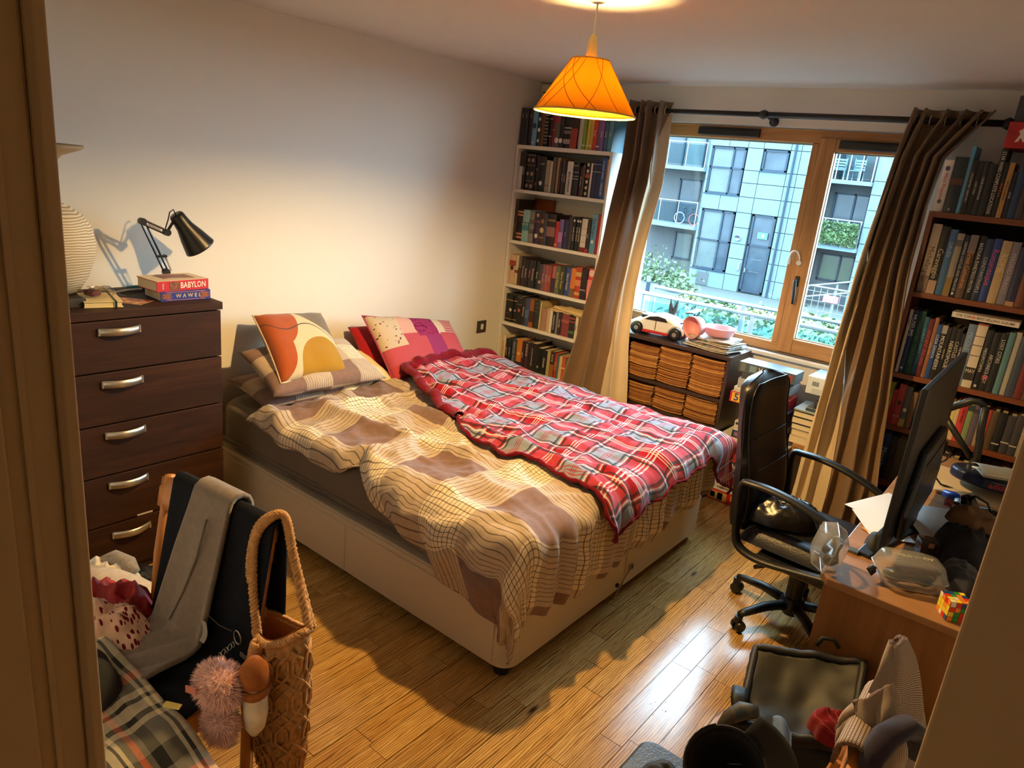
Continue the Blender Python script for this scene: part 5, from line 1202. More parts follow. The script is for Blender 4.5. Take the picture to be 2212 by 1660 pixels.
for i, c in enumerate(((176, 122, 62), (190, 134, 70), (164, 108, 54), (204, 152, 84), (150, 96, 50), (196, 120, 60))):
    KR.append(M('kraft_%d' % i, c, .85, 0, .12, 30))
PWHITE = M('paper_edge_pale', (206, 178, 128), .85)
mags = []
for q in range(5):
    rq = random.Random(60+q); w_, d_, th = .207+rq.uniform(-.006, .006), .29, .0055
    m = MB()
    def top(u, v, q=q, w_=w_, d_=d_): return (w_*(u-.5), d_*v, .006*sin(pi*u)*(-.7)+.002*abs(2*u-1)**2)
    g_ = [[Vector(top(u/6, v)) for u in range(7)] for v in (0, 1)]
    vs = [p+Vector((0, 0, dz)) for dz in (0, th) for row in g_ for p in row]
    fs = []
    for i in range(6):
        fs += [(i, 7+i, 8+i, i+1), (14+i, 15+i, 22+i, 21+i), (i, i+1, 15+i, 14+i), (7+i, 21+i, 22+i, 8+i)]
    fs += [(0, 14, 21, 7), (6, 13, 27, 20)]
    m.add(vs, fs)
    me = m.mesh('magazine'); me.materials.append(KR[q]); mags.append(me)
rm = random.Random(9); cnt = 0
for (ri, zb, zt, rn) in ((0, .6405, .868, 'upper'), (1, .4625, .612, 'lower')):
    for ci, (xc, cn) in enumerate(((1.275, 'left'), (1.496, 'middle'), (1.717, 'right'))):
        z = zb+.008; n = int((zt-zb)/.0086)-(2 if ci == 0 else 0)+(1 if ci == 1 else 0)
        for k in range(n):
            me = mags[(k*3+ci+rm.randrange(3)) % 5]
            o = bpy.data.objects.new('magazine', me)
            o.location = (xc+rm.uniform(-.005, .005), CF+.012+rm.uniform(0, .016), z)
            o.rotation_euler = (0, 0, rm.uniform(-.012, .012)); COL.objects.link(o)
            tag(o, 'brown paper magazine, %s from bottom of the %s %s stack' % (ORD[k+1], rn, cn), 'magazine', 'magazines stacked in the dark shelf unit')
            z += .0086
            cnt += 1
tag(obj('yellow_folder', MB().grid(lambda u, v: (1.40+.19*u, CF+.02+.2*v, .884-.028*u+.002*sin(u*9)), 8, 4), M('yellow_card', (206, 160, 52), .7), solid=.002), 'yellow folder topping the upper middle paper stack', 'folder') if False else None

# ---- on the cabinet
CT = .9145
NEWS = NT('newsprint'); NEWS.p(Roughness=.8)
NEWS.base(NEWS.mix(NEWS.math('GREATER_THAN', NEWS.noise(NEWS.mapping(NEWS.coord(), (60, 240, 10)), 1.0, 2), .58), S(212, 210, 202), S(150, 154, 156)))
NEWC = NT('newsprint_colour'); NEWC.p(Roughness=.6)
NEWC.base(NEWC.ramp(NEWC.noise(NEWC.coord(), 22, 3), [(.35, S(60, 110, 130)), (.48, S(206, 206, 196)), (.6, S(190, 150, 110)), (.7, S(80, 90, 80))]))
rn_ = random.Random(31)
for k in range(9):
    w_, d_ = .30-.004*k, .21
    o = tag(obj('newspaper', MB().grid(lambda u, v, k=k: (w_*(u-.5), d_*(v-.5), .0018*sin(u*7+k)+.002*sin(v*5+k*2)+(.004*(abs(2*u-1)**3))), 10, 6), NEWC.m if k in (3, 6, 8) else NEWS.m, loc=(1.69+rn_.uniform(-.012, .012), 4.19+rn_.uniform(-.012, .012), CT+.006+.0078*k), rot=(0, 0, rn_.uniform(-.2, .12)), solid=.0035), 'folded newspaper, %s from bottom of the pile on the dark shelf unit' % ORD[k+1], 'newspaper', 'newspapers on the dark shelf unit')
PINK = M('pink_plastic', (226, 158, 166), .4)
cup = thing('pink_bowl', 'pink plastic bowl lying on its side, base towards the room', 'bowl', (1.59, 4.135, CT+.128), rot=(radians(96), 0, radians(-18)))
obj('shell', MB().lathe([(0, .0), (.054, .0), (.058, .006), (.066, .05), (.07, .075), (.067, .075), (.062, .05), (.054, .008), (0, .006)], 32), PINK, cup, smooth=True)
obj('base_stamp', MB().cbox((0, .01, -.0006), (.02, .034, .001)), M('stamp_grey', (150, 110, 116), .6), cup)
bw = thing('pink_dish', 'wide pink oval dish standing on the newspapers', 'dish', (1.69, 4.21, CT+.079))
obj('shell', MB().lathe([(0, .0), (.07, .0), (.085, .01), (.098, .05), (.10, .055), (.095, .055), (.081, .013), (.066, .005), (0, .005)], 36), PINK, bw, smooth=True)

car = thing('toy_car', 'white brick-built toy sports car with open black engine', 'toy', (1.33, 4.185, CT), radians(8))
CWH = M('toy_white', (222, 222, 218), .3); TBL = M('toy_black', (22, 22, 24), .35); TRD = M('toy_red', (180, 34, 36), .35); TGY = M('toy_grey', (130, 132, 136), .4)
prof = [(-.215, .03), (-.225, .055), (-.20, .082), (-.14, .10), (-.09, .128), (-.02, .142), (.05, .132), (.10, .108), (.115, .07), (.115, .03)]
obj('body', MB().prism(prof, 'y', -.085, .085), CWH, car, bevel=.012)
obj('side_window', MB().prism([(-.105, .104), (-.075, .125), (-.02, .135), (.03, .128), (.05, .106)], 'y', -.0868, .0868), TBL, car)
obj('windscreen', MB().box(-.145, -.085, -.06, .06, .105, .13, Matrix.Rotation(radians(0), 4, 'Y')), TBL, car, bevel=.01)
obj('door_line', MB().box(-.03, -.026, -.0875, .0875, .045, .105), TBL, car)
obj('side_skirt', MB().box(-.14, .06, -.09, .09, .022, .040), TRD, car, bevel=.003)
obj('wheel_arch', MB().tube([(.105+.052*cos(a), -.083, .042+.052*sin(a)) for a in [pi*k/12 for k in range(13)]], (.008), 6), CWH, car, smooth=True)
for (x, y) in ((-.15, -.08), (-.15, .08), (.105, -.08), (.105, .08)):
    w1 = obj('wheel', MB().lathe([(.0, -.02), (.025, -.02), (.04, -.016), (.042, 0), (.04, .016), (.025, .02), (0, .02)], 24, (0, 0, 0), Matrix.Translation((x, y, .042)) @ Matrix.Rotation(pi/2, 4, 'X')), TBL, car, smooth=True)
    obj('hub', MB().cyl((x, y-.022, .042), (x, y+.022, .042), .014, seg=10), TGY, w1)
rk_ = random.Random(2)
for k in range(16): obj('engine_brick', MB().cbox((rk_.uniform(.12, .20), rk_.uniform(-.07, .07), rk_.uniform(.03, .10)), (rk_.uniform(.02, .05), rk_.uniform(.02, .05), rk_.uniform(.012, .03))), (TBL, TBL, TGY, TRD, TBL)[k % 5], car)
obj('rear_wing', MB().cbox((.205, 0, .165), (.05, .19, .007), Matrix.Rotation(radians(-9), 4, 'Y')), TBL, car)
for y in (-.05, .05): obj('wing_strut', MB().tube([(.12, y, .11), (.17, y, .135), (.205, y, .19)], .005, 6), TBL, car)
obj('side_badge', MB().box(-.175, -.155, -.0905, -.085, .06, .07), TRD, car)
bat = thing('horned_ornament', 'dark twin-pointed scaly ornament behind the toy car', 'ornament', (1.30, 4.345, CT))
SCAL = M('dark_scales', (44, 46, 48), .6)
for k in range(12): obj('scale_tier', MB().lathe([(.0, .0), (.052-.0022*k, .0), (.046-.0024*k, .016), (0, .016)], 10, (0, 0, .012*k)), SCAL, bat)
for s_ in (-1, 1): obj('point', MB().tube([(s_*.012, 0, .14), (s_*.018, 0, .18), (s_*.026, 0, .225)], [.018, .013, .002], 8), SCAL, bat)

# ================================================================== BOARD GAMES BESIDE THE CABINET
def gbox(label, x0, x1, z0, z1, c, yf=4.07, d=.27, lines=(), rotz=0.0, panels=(), name='board_game'):
    w_ = x1-x0
    o = tag(obj(name, MB().box(0, w_, 0, d, 0, z1-z0-.0008), cov(c, .45), loc=(x0, yf, z0), rot=(0, 0, rotz), bevel=.0015), label, 'board game' if name == 'board_game' else 'box', 'board games stacked by the shelf unit' if name == 'board_game' else None)
    obj('lid_line', MB().box(-.0006, w_+.0006, -.0006, d, (z1-z0)*.30, (z1-z0)*.30+.0012), cov(tuple(int(q*.6) for q in c)), o)
    for (a, b, p, q, cc) in panels: obj('printed_panel', MB().box(w_*a, w_*b, -.0012, .001, (z1-z0)*p, (z1-z0)*q), cov(cc), o)
    for (s_, fx, fz, sz, cc) in lines: lettering(s_, o, (w_*fx, -.0022, (z1-z0)*fz), sz, cov(cc), bold=.025, align='LEFT')
    return o
gbox('red board game box at the bottom of the stack on the floor', 1.862, 2.28, .0005, .076, (178, 30, 36), lines=[('HOTEL', .36, .6, .045, (240, 200, 70)), ('Tycoon', .42, .2, .02, (240, 220, 210))], panels=[(.02, .30, .15, .85, (176, 150, 80)), (.05, .12, .3, .75, (60, 120, 150)), (.16, .24, .2, .8, (200, 60, 50))])
gbox('white board game box with red script above the red one', 1.885, 2.26, .077, .15, (206, 200, 190), lines=[('Buccaneer', .06, .68, .026, (190, 40, 50)), ('WEERHAKEN', .08, .28, .018, (60, 54, 54))], panels=[(.55, .95, .1, .6, (70, 60, 50))])
gbox('charcoal board game box with silver title in the stack', 1.905, 2.25, .151, .215, (52, 46, 46), lines=[('GAME OF', .12, .66, .019, (190, 184, 176)), ('THRONES', .10, .30, .022, (190, 184, 176))], panels=[(.6, .97, .1, .5, (90, 74, 60))])
gbox('dark purple board game box with white title in the stack', 1.905, 2.25, .216, .281, (44, 34, 66), lines=[('SMALL', .05, .62, .040, (236, 228, 206)), ('WORLD', .62, .62, .040, (236, 228, 206)), ("IT'S A WORLD OF SLAUGHTER", .24, .22, .011, (220, 212, 196))])
gbox('red board game box with yellow hand icon in the stack', 1.912, 2.24, .282, .336, (176, 34, 36), panels=[(.06, .20, .25, .85, (226, 170, 60)), (.26, .62, .35, .8, (196, 70, 66)), (.72, 1.0, .05, .95, (226, 190, 50))])
gbox('blue puzzle game box in the stack', 1.935, 2.20, .337, .382, (36, 104, 160), panels=[(.06, .22, .3, .8, (120, 180, 210))], lines=[('RUSH', .34, .6, .022, (226, 232, 236)), ('THE GAME', .34, .22, .009, (226, 232, 236))])
gbox('white board game box with coloured wheel and letters in the stack', 1.868, 2.26, .383, .437, (224, 214, 186), panels=[(.03, .08, .2, .9, (190, 60, 50)), (.08, .13, .2, .9, (220, 170, 60)), (.30, .42, .1, .8, (170, 50, 130)), (.43, .55, .1, .8, (200, 60, 60)), (.56, .68, .1, .8, (60, 110, 160)), (.69, .81, .1, .8, (80, 150, 80))], lines=[('L', .325, .45, .032, (240, 240, 236)), ('I', .47, .45, .032, (240, 240, 236)), ('F', .59, .45, .032, (240, 240, 236)), ('E', .715, .45, .032, (240, 240, 236))])
gbox('small dark blue game box under the white one', 1.94, 2.20, .438, .482, (34, 56, 110), panels=[(.06, .20, .2, .8, (150, 110, 120)), (.3, .6, .3, .7, (80, 110, 160))])
gbox('white guessing game box with red title, upper stack', 1.945, 2.20, .483, .545, (214, 208, 198), lines=[('Guess', .20, .5, .034, (200, 44, 50)), ('Who?', .62, .5, .034, (200, 44, 50))], panels=[(.03, .09, .6, .85, (60, 60, 60))])
gbox('dark plum box set back in the game stack', 1.955, 2.22, .546, .650, (60, 40, 50), yf=4.10, d=.24)
tag(obj('white_knob', MB().lathe([(0, 0), (.014, .0), (.018, .012), (.012, .024), (0, .026)], 14, (1.925, 4.085, .546)), WPL, smooth=True), 'small white knob in front of the plum box', 'knob') if False else None
gbox('red quiz game box with large blue number in the upper stack', 1.885, 2.20, .651, .716, (198, 42, 40), lines=[('5', .08, .5, .062, (40, 80, 150)), ('Second', .30, .56, .038, (50, 80, 150)), ('RULE', .74, .2, .018, (240, 220, 120))], panels=[(.04, .26, .08, .92, (236, 186, 60))])
gbox('white electronic game lying on the red quiz game', 1.90, 2.06, .717, .750, (210, 206, 200), d=.20, panels=[(.35, .5, .5, .8, (80, 50, 40))])
gbox('pale grey game box beneath the warship game', 1.915, 2.20, .752, .806, (168, 176, 182), d=.26)
gbox('thin dark card box beneath the warship game', 1.93, 2.20, .807, .842, (70, 74, 80), d=.25)
gbox('blue grey warship game box crowning the stack', 1.903, 2.235, .843, .905, (74, 92, 104), d=.15, lines=[('WARSHIPS', .36, .52, .038, (222, 196, 110))], panels=[(.04, .12, .15, .9, (110, 120, 110)), (.20, .32, .2, .8, (120, 150, 166)), (.80, .95, .2, .8, (150, 60, 56))])
# low stand with books and boxes
sd = thing('low_stand', 'low wooden stand under the window behind the office chair', 'stand', (2.46, 4.25, 0))
LW = wood('pale_oak_stand', (150, 104, 62), (170, 122, 76), (184, 138, 92), 'x', 1, .5)
ob_('stand_top', MB().box(2.287, 2.66, 4.11, 4.40, .475, .50), LW, sd, bevel=.003)
for (x, y) in ((2.303, 4.13), (2.64, 4.13), (2.303, 4.385), (2.64, 4.385)): ob_('leg', MB().box(x-.014, x+.014, y-.014, y+.014, 0, .475), LW, sd)
def lie(label, x0, x1, z0, z1, c, y0=4.115, y1=4.37, nm='book'):
    o = tag(obj(nm, MB().box(x0, x1, y0, y1, z0, z0+.003).box(x0, x1, y0, y1, z1-.0035, z1-.0005).box(x0, x0+.004, y0, y1, z0, z1-.0005), cov(c), bevel=.0008), label, nm.replace('_', ' '))
    obj('pages', MB().box(x0+.004, x1-.004, y0+.003, y1-.003, z0+.003, z1-.0035), PAGE, o)
    return o
lie('thick cream book at the bottom of the pile on the stand', 2.26, 2.56, .501, .545, (222, 206, 172)); lie('second cream book in the pile on the stand', 2.265, 2.55, .546, .580, (206, 192, 160))
lie('dark blue book in the pile on the stand', 2.255, 2.55, .581, .615, (34, 42, 96)); lie('black album in the pile on the stand', 2.25, 2.55, .616, .655, (26, 24, 24)); lie('black ring album on the pile on the stand', 2.252, 2.54, .656, .690, (32, 30, 30))
tag(obj('flat_case', MB().box(2.25, 2.52, 4.12, 4.35, .691, .703), M('pale_board', (150, 164, 166), .45), bevel=.002), 'pale flat board on the pile of albums', 'board')
tag(obj('disc_case', MB().box(2.31, 2.50, 4.13, 4.30, .704, .722), M('dark_disc_case', (60, 76, 88), .25), bevel=.002), 'dark glossy disc case on the pale board', 'disc case')
for k, (x0, x1, z0, z1, c, lb_) in enumerate(((2.34, 2.52, .723, .756, (50, 54, 60), 'black device box under the small pale boxes'), (2.36, 2.50, .757, .785, (176, 186, 190), 'small pale box beneath the barcode box'), (2.35, 2.49, .786, .806, (120, 130, 136), 'thin grey case directly beneath the barcode box'))):
    tag(obj('small_box', MB().box(x0, x1, 4.17, 4.36, z0, z1), cov(c), bevel=.002), lb_, 'box')
bb_ = tag(obj('barcode_box', MB().box(2.288, 2.50, 4.12, 4.36, .8075, .905), M('pale_printed_box', (206, 212, 212), .4), bevel=.002), 'white and blue box with a barcode beside the right curtain', 'box')
obj('lid_picture', MB().box(2.288, 2.50, 4.12, 4.36, .9048, .9062), M('blue_snow_print', (120, 160, 186), .4, var=.35, vs=18), bb_)
for k in range(9): obj('barcode_bar', MB().box(2.318+.0042*k, 2.3195+.0042*k+(.001 if k % 3 == 0 else 0), 4.1188, 4.1205, .855, .880), BLK, bb_)
for k in range(3): obj('print_line', MB().box(2.32, 2.44-.02*k, 4.1188, 4.1202, .835-.010*k, .837-.010*k), M('print_grey', (110, 116, 120), .6), bb_)

# ================================================================== OFFICE CHAIR
LEA = M('black_leather', (26, 26, 29), .38, 0, .15, 30, .25, 160, .5)
PLB = M('black_nylon', (22, 23, 25), .45, 0, .1, 40, .08, 300)
oc = thing('office_chair', 'black leather swivel office chair with looped arms on castors', 'office chair', (2.70, 3.09, 0), radians(-3))
oo = lambda n, mb, m, par=oc, **k: obj(n, mb, m, par, **k)
def back_surf(side):
    def fn(u, v):
        z = lerp(.44, 1.115, v); t_ = (z-.44)/.675
        w_ = .238*(1-.10*t_)
        # rounded top and bottom corners
        if z > 1.0: w_ *= sqrt(max(0.0, 1-((z-1.0)/.116)**2.6))**.8
        if z < .50: w_ *= .86+.14*((z-.44)/.06)
        y = lerp(-w_, w_, u); e = 1-(abs(2*u-1))**6
        ed = min(1, (1.115-z)/.05) if z > 1.065 else 1
        th = .048*sqrt(max(0, e))*max(.0, ed)**.5
        x = -.265-.085*t_**1.5+.03*(2*u-1)**2*.6+side*th+(.012*sin(pi*t_*2.2) if side > 0 else 0)
        return (x, y, z)
    return fn
bm_b = MB().grid(back_surf(1), 16, 26).grid(lambda u, v: back_surf(-1)(1-u, v), 16, 26)
bo = oo('backrest', bm_b, LEA, smooth=True)
_b = bmesh.new(); _b.from_mesh(bo.data); bmesh.ops.remove_doubles(_b, verts=_b.verts, dist=.002); _b.to_mesh(bo.data); _b.free()
bo.data.polygons.foreach_set('use_smooth', [True]*len(bo.data.polygons))
seam = [Vector(back_surf(1)(.03, v/26))+Vector((.004, 0, 0)) for v in range(2, 25)]+[Vector(back_surf(1)(u/16, .955))+Vector((.004, 0, 0)) for u in range(1, 16)]+[Vector(back_surf(1)(.97, v/26))+Vector((.004, 0, 0)) for v in range(24, 1, -1)]
oo('seam', MB().tube(seam, .0035, 5), LEA, bo, smooth=True)
for z in (.70, .84): oo('stitched_crease', MB().tube([Vector(back_surf(1)(u/10, (z-.44)/.675))+Vector((.001, 0, .03*abs(u/10-.5))) for u in range(1, 10)], .002, 5), LEA, bo, smooth=True)
def seat_surf(u, v):
    a, b = 2*u-1, 2*v-1
    x = .045+.265*a*(1 if abs(b) < 2 else 1); y = .25*b
    e = (1-abs(a)**8)*(1-abs(b)**8)
    return (x, y, .425+.072*sqrt(max(0, e))-.012*(1-a*a)*(1-b*b)-.02*max(0, a-.6)/.4)
so_ = oo('seat', MB().grid(seat_surf, 24, 24).grid(lambda u, v: (lambda p: (p[0], p[1], .425-.02*sqrt(max(0, (1-abs(2*u-1)**8)*(1-abs(2*v-1)**8)))))(seat_surf(1-u, v)), 24, 24), LEA, smooth=True)
oo('seam', MB().tube([Vector(seat_surf(.72, v/20))+Vector((0, 0, .001)) for v in range(1, 20)], .0025, 5), LEA, so_, smooth=True)
oo('seam', MB().tube([Vector(seat_surf(u/20, .5))+Vector((0, 0, .001)) for u in range(1, 20)], .0025, 5), LEA, so_, smooth=True)
for s_ in (-1, 1):
    y = s_*.285
    loop = [(x_+.115, z_) for x_, z_ in [(-.345, .685), (-.30, .70), (-.20, .70), (-.08, .68), (.05, .635), (.14, .575), (.20, .505), (.222, .465), (.20, .445), (.13, .435), (-.05, .405), (-.20, .385), (-.29, .40), (-.325, .445), (-.34, .56)]]
    # smooth the loop
    pts = []
    n = len(loop)
    for i in range(n):
        p0, p1, p2, p3 = [Vector((loop[(i+q) % n][0], y, loop[(i+q) % n][1])) for q in (-1, 0, 1, 2)]
        for k in range(4):
            t_ = k/4
            pts.append(.5*((2*p1)+(-p0+p2)*t_+(2*p0-5*p1+4*p2-p3)*t_*t_+(-p0+3*p1-3*p2+p3)*t_**3))
    oo('armrest', MB().tube(pts, [(.027, .014)]*len(pts), 8, True, flat=(0, 0, 1)), PLB, smooth=True)
oo('seat_plate', MB().cbox((.05, 0, .385), (.34, .56, .03)), PLB, bevel=.008)
oo('mechanism', MB().cbox((0, 0, .36), (.18, .12, .05)), PLB, bevel=.01)
oo('gas_column', MB().lathe([(0, .08), (.036, .08), (.038, .24), (.042, .25), (.042, .275), (.034, .28), (.033, .36), (0, .36)], 20), PLB, smooth=False)
oo('back_strut', MB().tube([(-.10, 0, .37), (-.24, 0, .38), (-.325, 0, .46), (-.33, 0, .56)], (.022), 8), PLB, smooth=True)
oo('lever', MB().tube([(-.02, -.05, .36), (-.05, -.14, .355), (-.085, -.185, .335)], .006, 6), PLB, smooth=True)
oo('lever_paddle', MB().tube([(-.075, -.175, .34), (-.10, -.20, .325), (-.128, -.225, .312)], [.010, .012, .008], 8), PLB, smooth=True)
oo('hub', MB().lathe([(0, .055), (.04, .055), (.055, .075), (.055, .115), (.042, .135), (0, .135)], 20), PLB)
for k in range(5):
    a = radians(241.6+72*k); d = Vector((cos(a), sin(a), 0))
    leg = oo('base_leg', MB().tube([d*.03+Vector((0, 0, .10)), d*.15+Vector((0, 0, .105)), d*.26+Vector((0, 0, .088)), d*.285+Vector((0, 0, .082))], [(.026, .022), (.024, .019), (.020, .015), (.016, .013)], 8), PLB, smooth=True)
    c_ = d*.285; pv = Vector((-d.y, d.x, 0))
    oo('castor_hood', MB().cyl(c_+Vector((0, 0, .045)), c_+Vector((0, 0, .075)), .018), PLB, leg)
    for s_ in (-1, 1): oo('castor_wheel', MB().cyl(c_+pv*s_*.006+Vector((0, 0, .027))-d*.006, c_+pv*s_*.026+Vector((0, 0, .027))-d*.006, .0265, .023, 16), PLB, leg, bevel=.002)
def mound(name, label, cat, c, rx, ry, h, mat, seed=0, rot=0.0, p=2.2, wr=.25, n=30, parent=None, squash=None, freq=4.0, dome=.5):
    """soft heap of cloth: a wrinkled dome closed underneath"""
    m = MB(); cs, sn = cos(rot), sin(rot)
    def top(u, v):
        a = 2*pi*u; r_ = v
        ee = 1+.18*fbm(cos(a)*1.3+seed, sin(a)*1.3, seed*.7)
        x, y = rx*r_*cos(a)*ee, ry*r_*sin(a)*ee
        z = h*(max(0, 1-r_**p))**dome*(1+wr*fbm(x*freq*4+seed, y*freq*4, seed)+wr*.6*(1-2*abs(noise.noise(Vector((x*freq*6, y*freq*3, seed))))))
        return (c[0]+x*cs-y*sn, c[1]+x*sn+y*cs, c[2]+max(0.0, z))
    m.grid(top, 44, n)
    o = obj(name, m, mat, parent, smooth=True)
    if label: tag(o, label, cat)
    return o
BAGL = M('black_bag_leather', (20, 19, 20), .3, 0, .2, 20, .3, 60, .6)
hb = thing('black_bag', 'soft black bag with metal eyelets lying on the office chair seat', 'bag', (2.60, 3.03, .512))
bo_ = mound('bag_body', None, None, (-.02, 0, -.008), .17, .125, .085, BAGL, 3, .4, 2.4, .35, parent=hb)
for k in range(4): obj('eyelet', MB().tube([(.0+.02*k-.03+.013*cos(a), -.045+.012*k+.004*sin(a), .074-.004*k+.011*sin(a)) for a in [2*pi*q/12 for q in range(12)]], .0022, 5, True), SILV, hb, smooth=True)
obj('strap', MB().tube([(.02, .04, .07), (.08, .0, .075), (.13, -.02, .04), (.15, -.03, .012), (.18, -.02, .008)], [(.008, .003)]*5, 6), BAGL, hb, smooth=True)

# ================================================================== DESK
DSK = wood('beech_desk', (140, 98, 62), (156, 114, 76), (170, 130, 92), 'x', .6, .4)
DT = .74
dk = thing('desk', 'beech veneer desk running along the right side towards the bookcase', 'desk', (3.3, 3.0, 0))
DX0, DX1, DYA, DYB = 2.935, 3.70, 2.20, 3.86
ob_('desk_top', MB().prism([(DX0+.03, DYA-.008), (DX1, DYA-.008), (DX1, DYB), (DX0, DYB), (DX0, DYA+.03)], 'z', DT-.026, DT), DSK, dk, bevel=.003)
ob_('side_panel', MB().box(DX0+.02, DX1-.02, DYA+.008, DYA+.032, .0, DT-.026), wood('beech_panel', (122, 78, 42), (138, 92, 52), (152, 106, 64), 'z', .6, .42), dk)
ob_('side_panel', MB().box(DX0+.06, DX1-.02, DYB-.05, DYB-.026, .0, DT-.026), DSK, dk)
ob_('modesty_panel', MB().box(DX1-.06, DX1-.04, DYA+.03, DYB-.05, .25, DT-.026), DSK, dk)

mo = thing('monitor', 'large black monitor seen from its back on the desk', 'monitor', (3.06, 2.85, DT))
MBK = M('monitor_plastic', (26, 28, 31), .4)
MY0, MY1, MZ0, MZ1 = 2.405, 3.27, .79, 1.343
ob_('housing', MB().box(3.049, 3.068, MY0, MY1, MZ0, MZ1), MBK, mo, bevel=.003)
ob_('rear_bulge', MB().prism([(MY0+.14, MZ0+.0), (MY1-.14, MZ0+.0), (MY1-.10, MZ0+.10), (MY1-.22, MZ0+.30), (MY0+.22, MZ0+.30), (MY0+.10, MZ0+.10)], 'x', 3.068, 3.095), MBK, mo, bevel=.010)
ob_('vent_ridge', MB().box(3.094, 3.098, MY0+.24, MY1-.24, MZ0+.245, MZ0+.25), BLK, mo)
ob_('screen', MB().box(3.0475, 3.049, MY0+.01, MY1-.01, MZ0+.02, MZ1-.01), M('screen_glass', (14, 15, 18), .12), mo)
ob_('stand_neck', MB().box(3.068, 3.092, 2.80, 2.88, DT+.012, MZ0+.12), MBK, mo, bevel=.004)
ob_('stand_foot', MB().prism([(2.99, 2.44), (3.03, 2.43), (3.12, 2.84), (3.03, 3.25), (2.99, 3.24), (3.02, 2.84)], 'z', DT+.0005, DT+.013), MBK, mo, bevel=.003)
ob_('foot_edge', MB().box(2.962, 2.995, 2.425, 2.455, DT+.0005, DT+.011), M('steel_edge', (120, 124, 128), .3, .6), mo)
ob_('power_cord', MB().tube([(3.092, 3.14, .98), (3.115, 3.19, .95), (3.10, 3.25, .90), (3.06, 3.30, .85), (3.07, 3.33, .80), (3.10, 3.36, .76), (3.16, 3.40, .745)], .004, 6), BLK, mo, smooth=True)
ob_('plug', MB().cbox((3.092, 3.13, .985), (.014, .03, .05)), BLK, mo)

# goggle cases
def frosted():
    t = NT('frosted_plastic'); t.n.remove(t.b)
    tr = t.node('ShaderNodeBsdfTransparent'); tr.inputs[0].default_value = (.9, .9, .9, 1)
    df_ = t.node('ShaderNodeBsdfDiffuse'); df_.inputs[0].default_value = (.75, .75, .73, 1)
    gl = t.node('ShaderNodeBsdfGlossy'); gl.inputs['Roughness'].default_value = .12
    m1 = t.node('ShaderNodeMixShader'); m1.inputs[0].default_value = .17; t.l.new(tr.outputs[0], m1.inputs[1]); t.l.new(df_.outputs[0], m1.inputs[2])
    lw = t.node('ShaderNodeLayerWeight'); lw.inputs[0].default_value = .25
    m2 = t.node('ShaderNodeMixShader'); t.l.new(t.math('MULTIPLY', lw.outputs[0], .6), m2.inputs[0]); t.l.new(m1.outputs[0], m2.inputs[1]); t.l.new(gl.outputs[0], m2.inputs[2])
    t.l.new(m2.outputs[0], t.out.inputs[0])
    return t.m
GP = frosted()
def rounded_case(fn_r, nz, nseg, zs):
    pass
def case(name, label, loc, rot, L, W, H, gog, text=None, strap=False):
    t = thing(name, label, 'goggle case', loc, rot=rot)
    def shell(z0, z1, s0, s1, bul):
        m = MB(); n = 40; lv = 8
        def P(a, q):
            ct, st = cos(a), sin(a)
            ex = .42
            x = L/2*(abs(ct)**ex)*(1 if ct > 0 else -1); y = W/2*(abs(st)**ex)*(1 if st > 0 else -1)
            return x, y
        def f(u, v):
            a = 2*pi*u
            x, y = P(a, 0)
            if v < .7: k = lerp(s0, s1, v/.7); z = lerp(z0, z1, (v/.7))
            else: k = s1*(1-(v-.7)/.3); z = z1+bul*sin(pi/2*(v-.7)/.3)
            return (x*k, y*k, z)
        return m.grid(f, n, 12)
    obj('bottom_shell', shell(H*.45, .004, 1, .86, -.003), GP, t, smooth=True)
    obj('lid', shell(H*.47, H*.92, 1, .84, H*.08), GP, t, smooth=True)
    obj('rim', MB().tube([(L/2*1.01*(abs(cos(a))**.42)*(1 if cos(a) > 0 else -1), W/2*1.01*(abs(sin(a))**.42)*(1 if sin(a) > 0 else -1), H*.46) for a in [2*pi*k/48 for k in range(48)]], .0022, 5, True), GP, t, smooth=True)
    g = obj('goggles', MB().tube([(-L*.36, 0, H*.3), (-L*.2, -W*.18, H*.34), (0, -W*.05, H*.3), (L*.2, -W*.18, H*.34), (L*.36, 0, H*.3)], [.008, .022, .008, .022, .008], 10), M('dark_goggle', (58, 62, 66), .35), t, smooth=True)
    obj('strap_coil', MB().tube([(L*.34*cos(a), W*.26*sin(a), H*.24+.006*sin(3*a)) for a in [2*pi*k/24 for k in range(24)]], (.006), 6, True), M('dark_goggle', (58, 62, 66), .35), g, smooth=True)
    if text: lettering(text, t, (0, .0, H*.985), .020, M('emboss', (190, 186, 170), .3), rot=(0, 0, pi))
    if strap: obj('hang_strap', MB().tube([(-L*.50, -.01, H*.42), (-L*.56, -.02, H*.5), (-L*.62, -.03, H*.40), (-L*.57, -.025, H*.28), (-L*.50, -.01, H*.34)], [(.010, .003)]*5, 6), BLK, t, smooth=True)
    return t
case('goggle_case', 'clear plastic goggle case standing upright on the desk corner', (2.975, 2.262, DT+.066), (radians(78), radians(0), radians(-72)), .175, .13, .085, True)
case('goggle_case', 'clear plastic goggle case lying on the desk with raised lid', (3.155, 2.36, DT+.001), (0, 0, radians(28)), .20, .135, .095, True, 'AQUA SPEED', True)
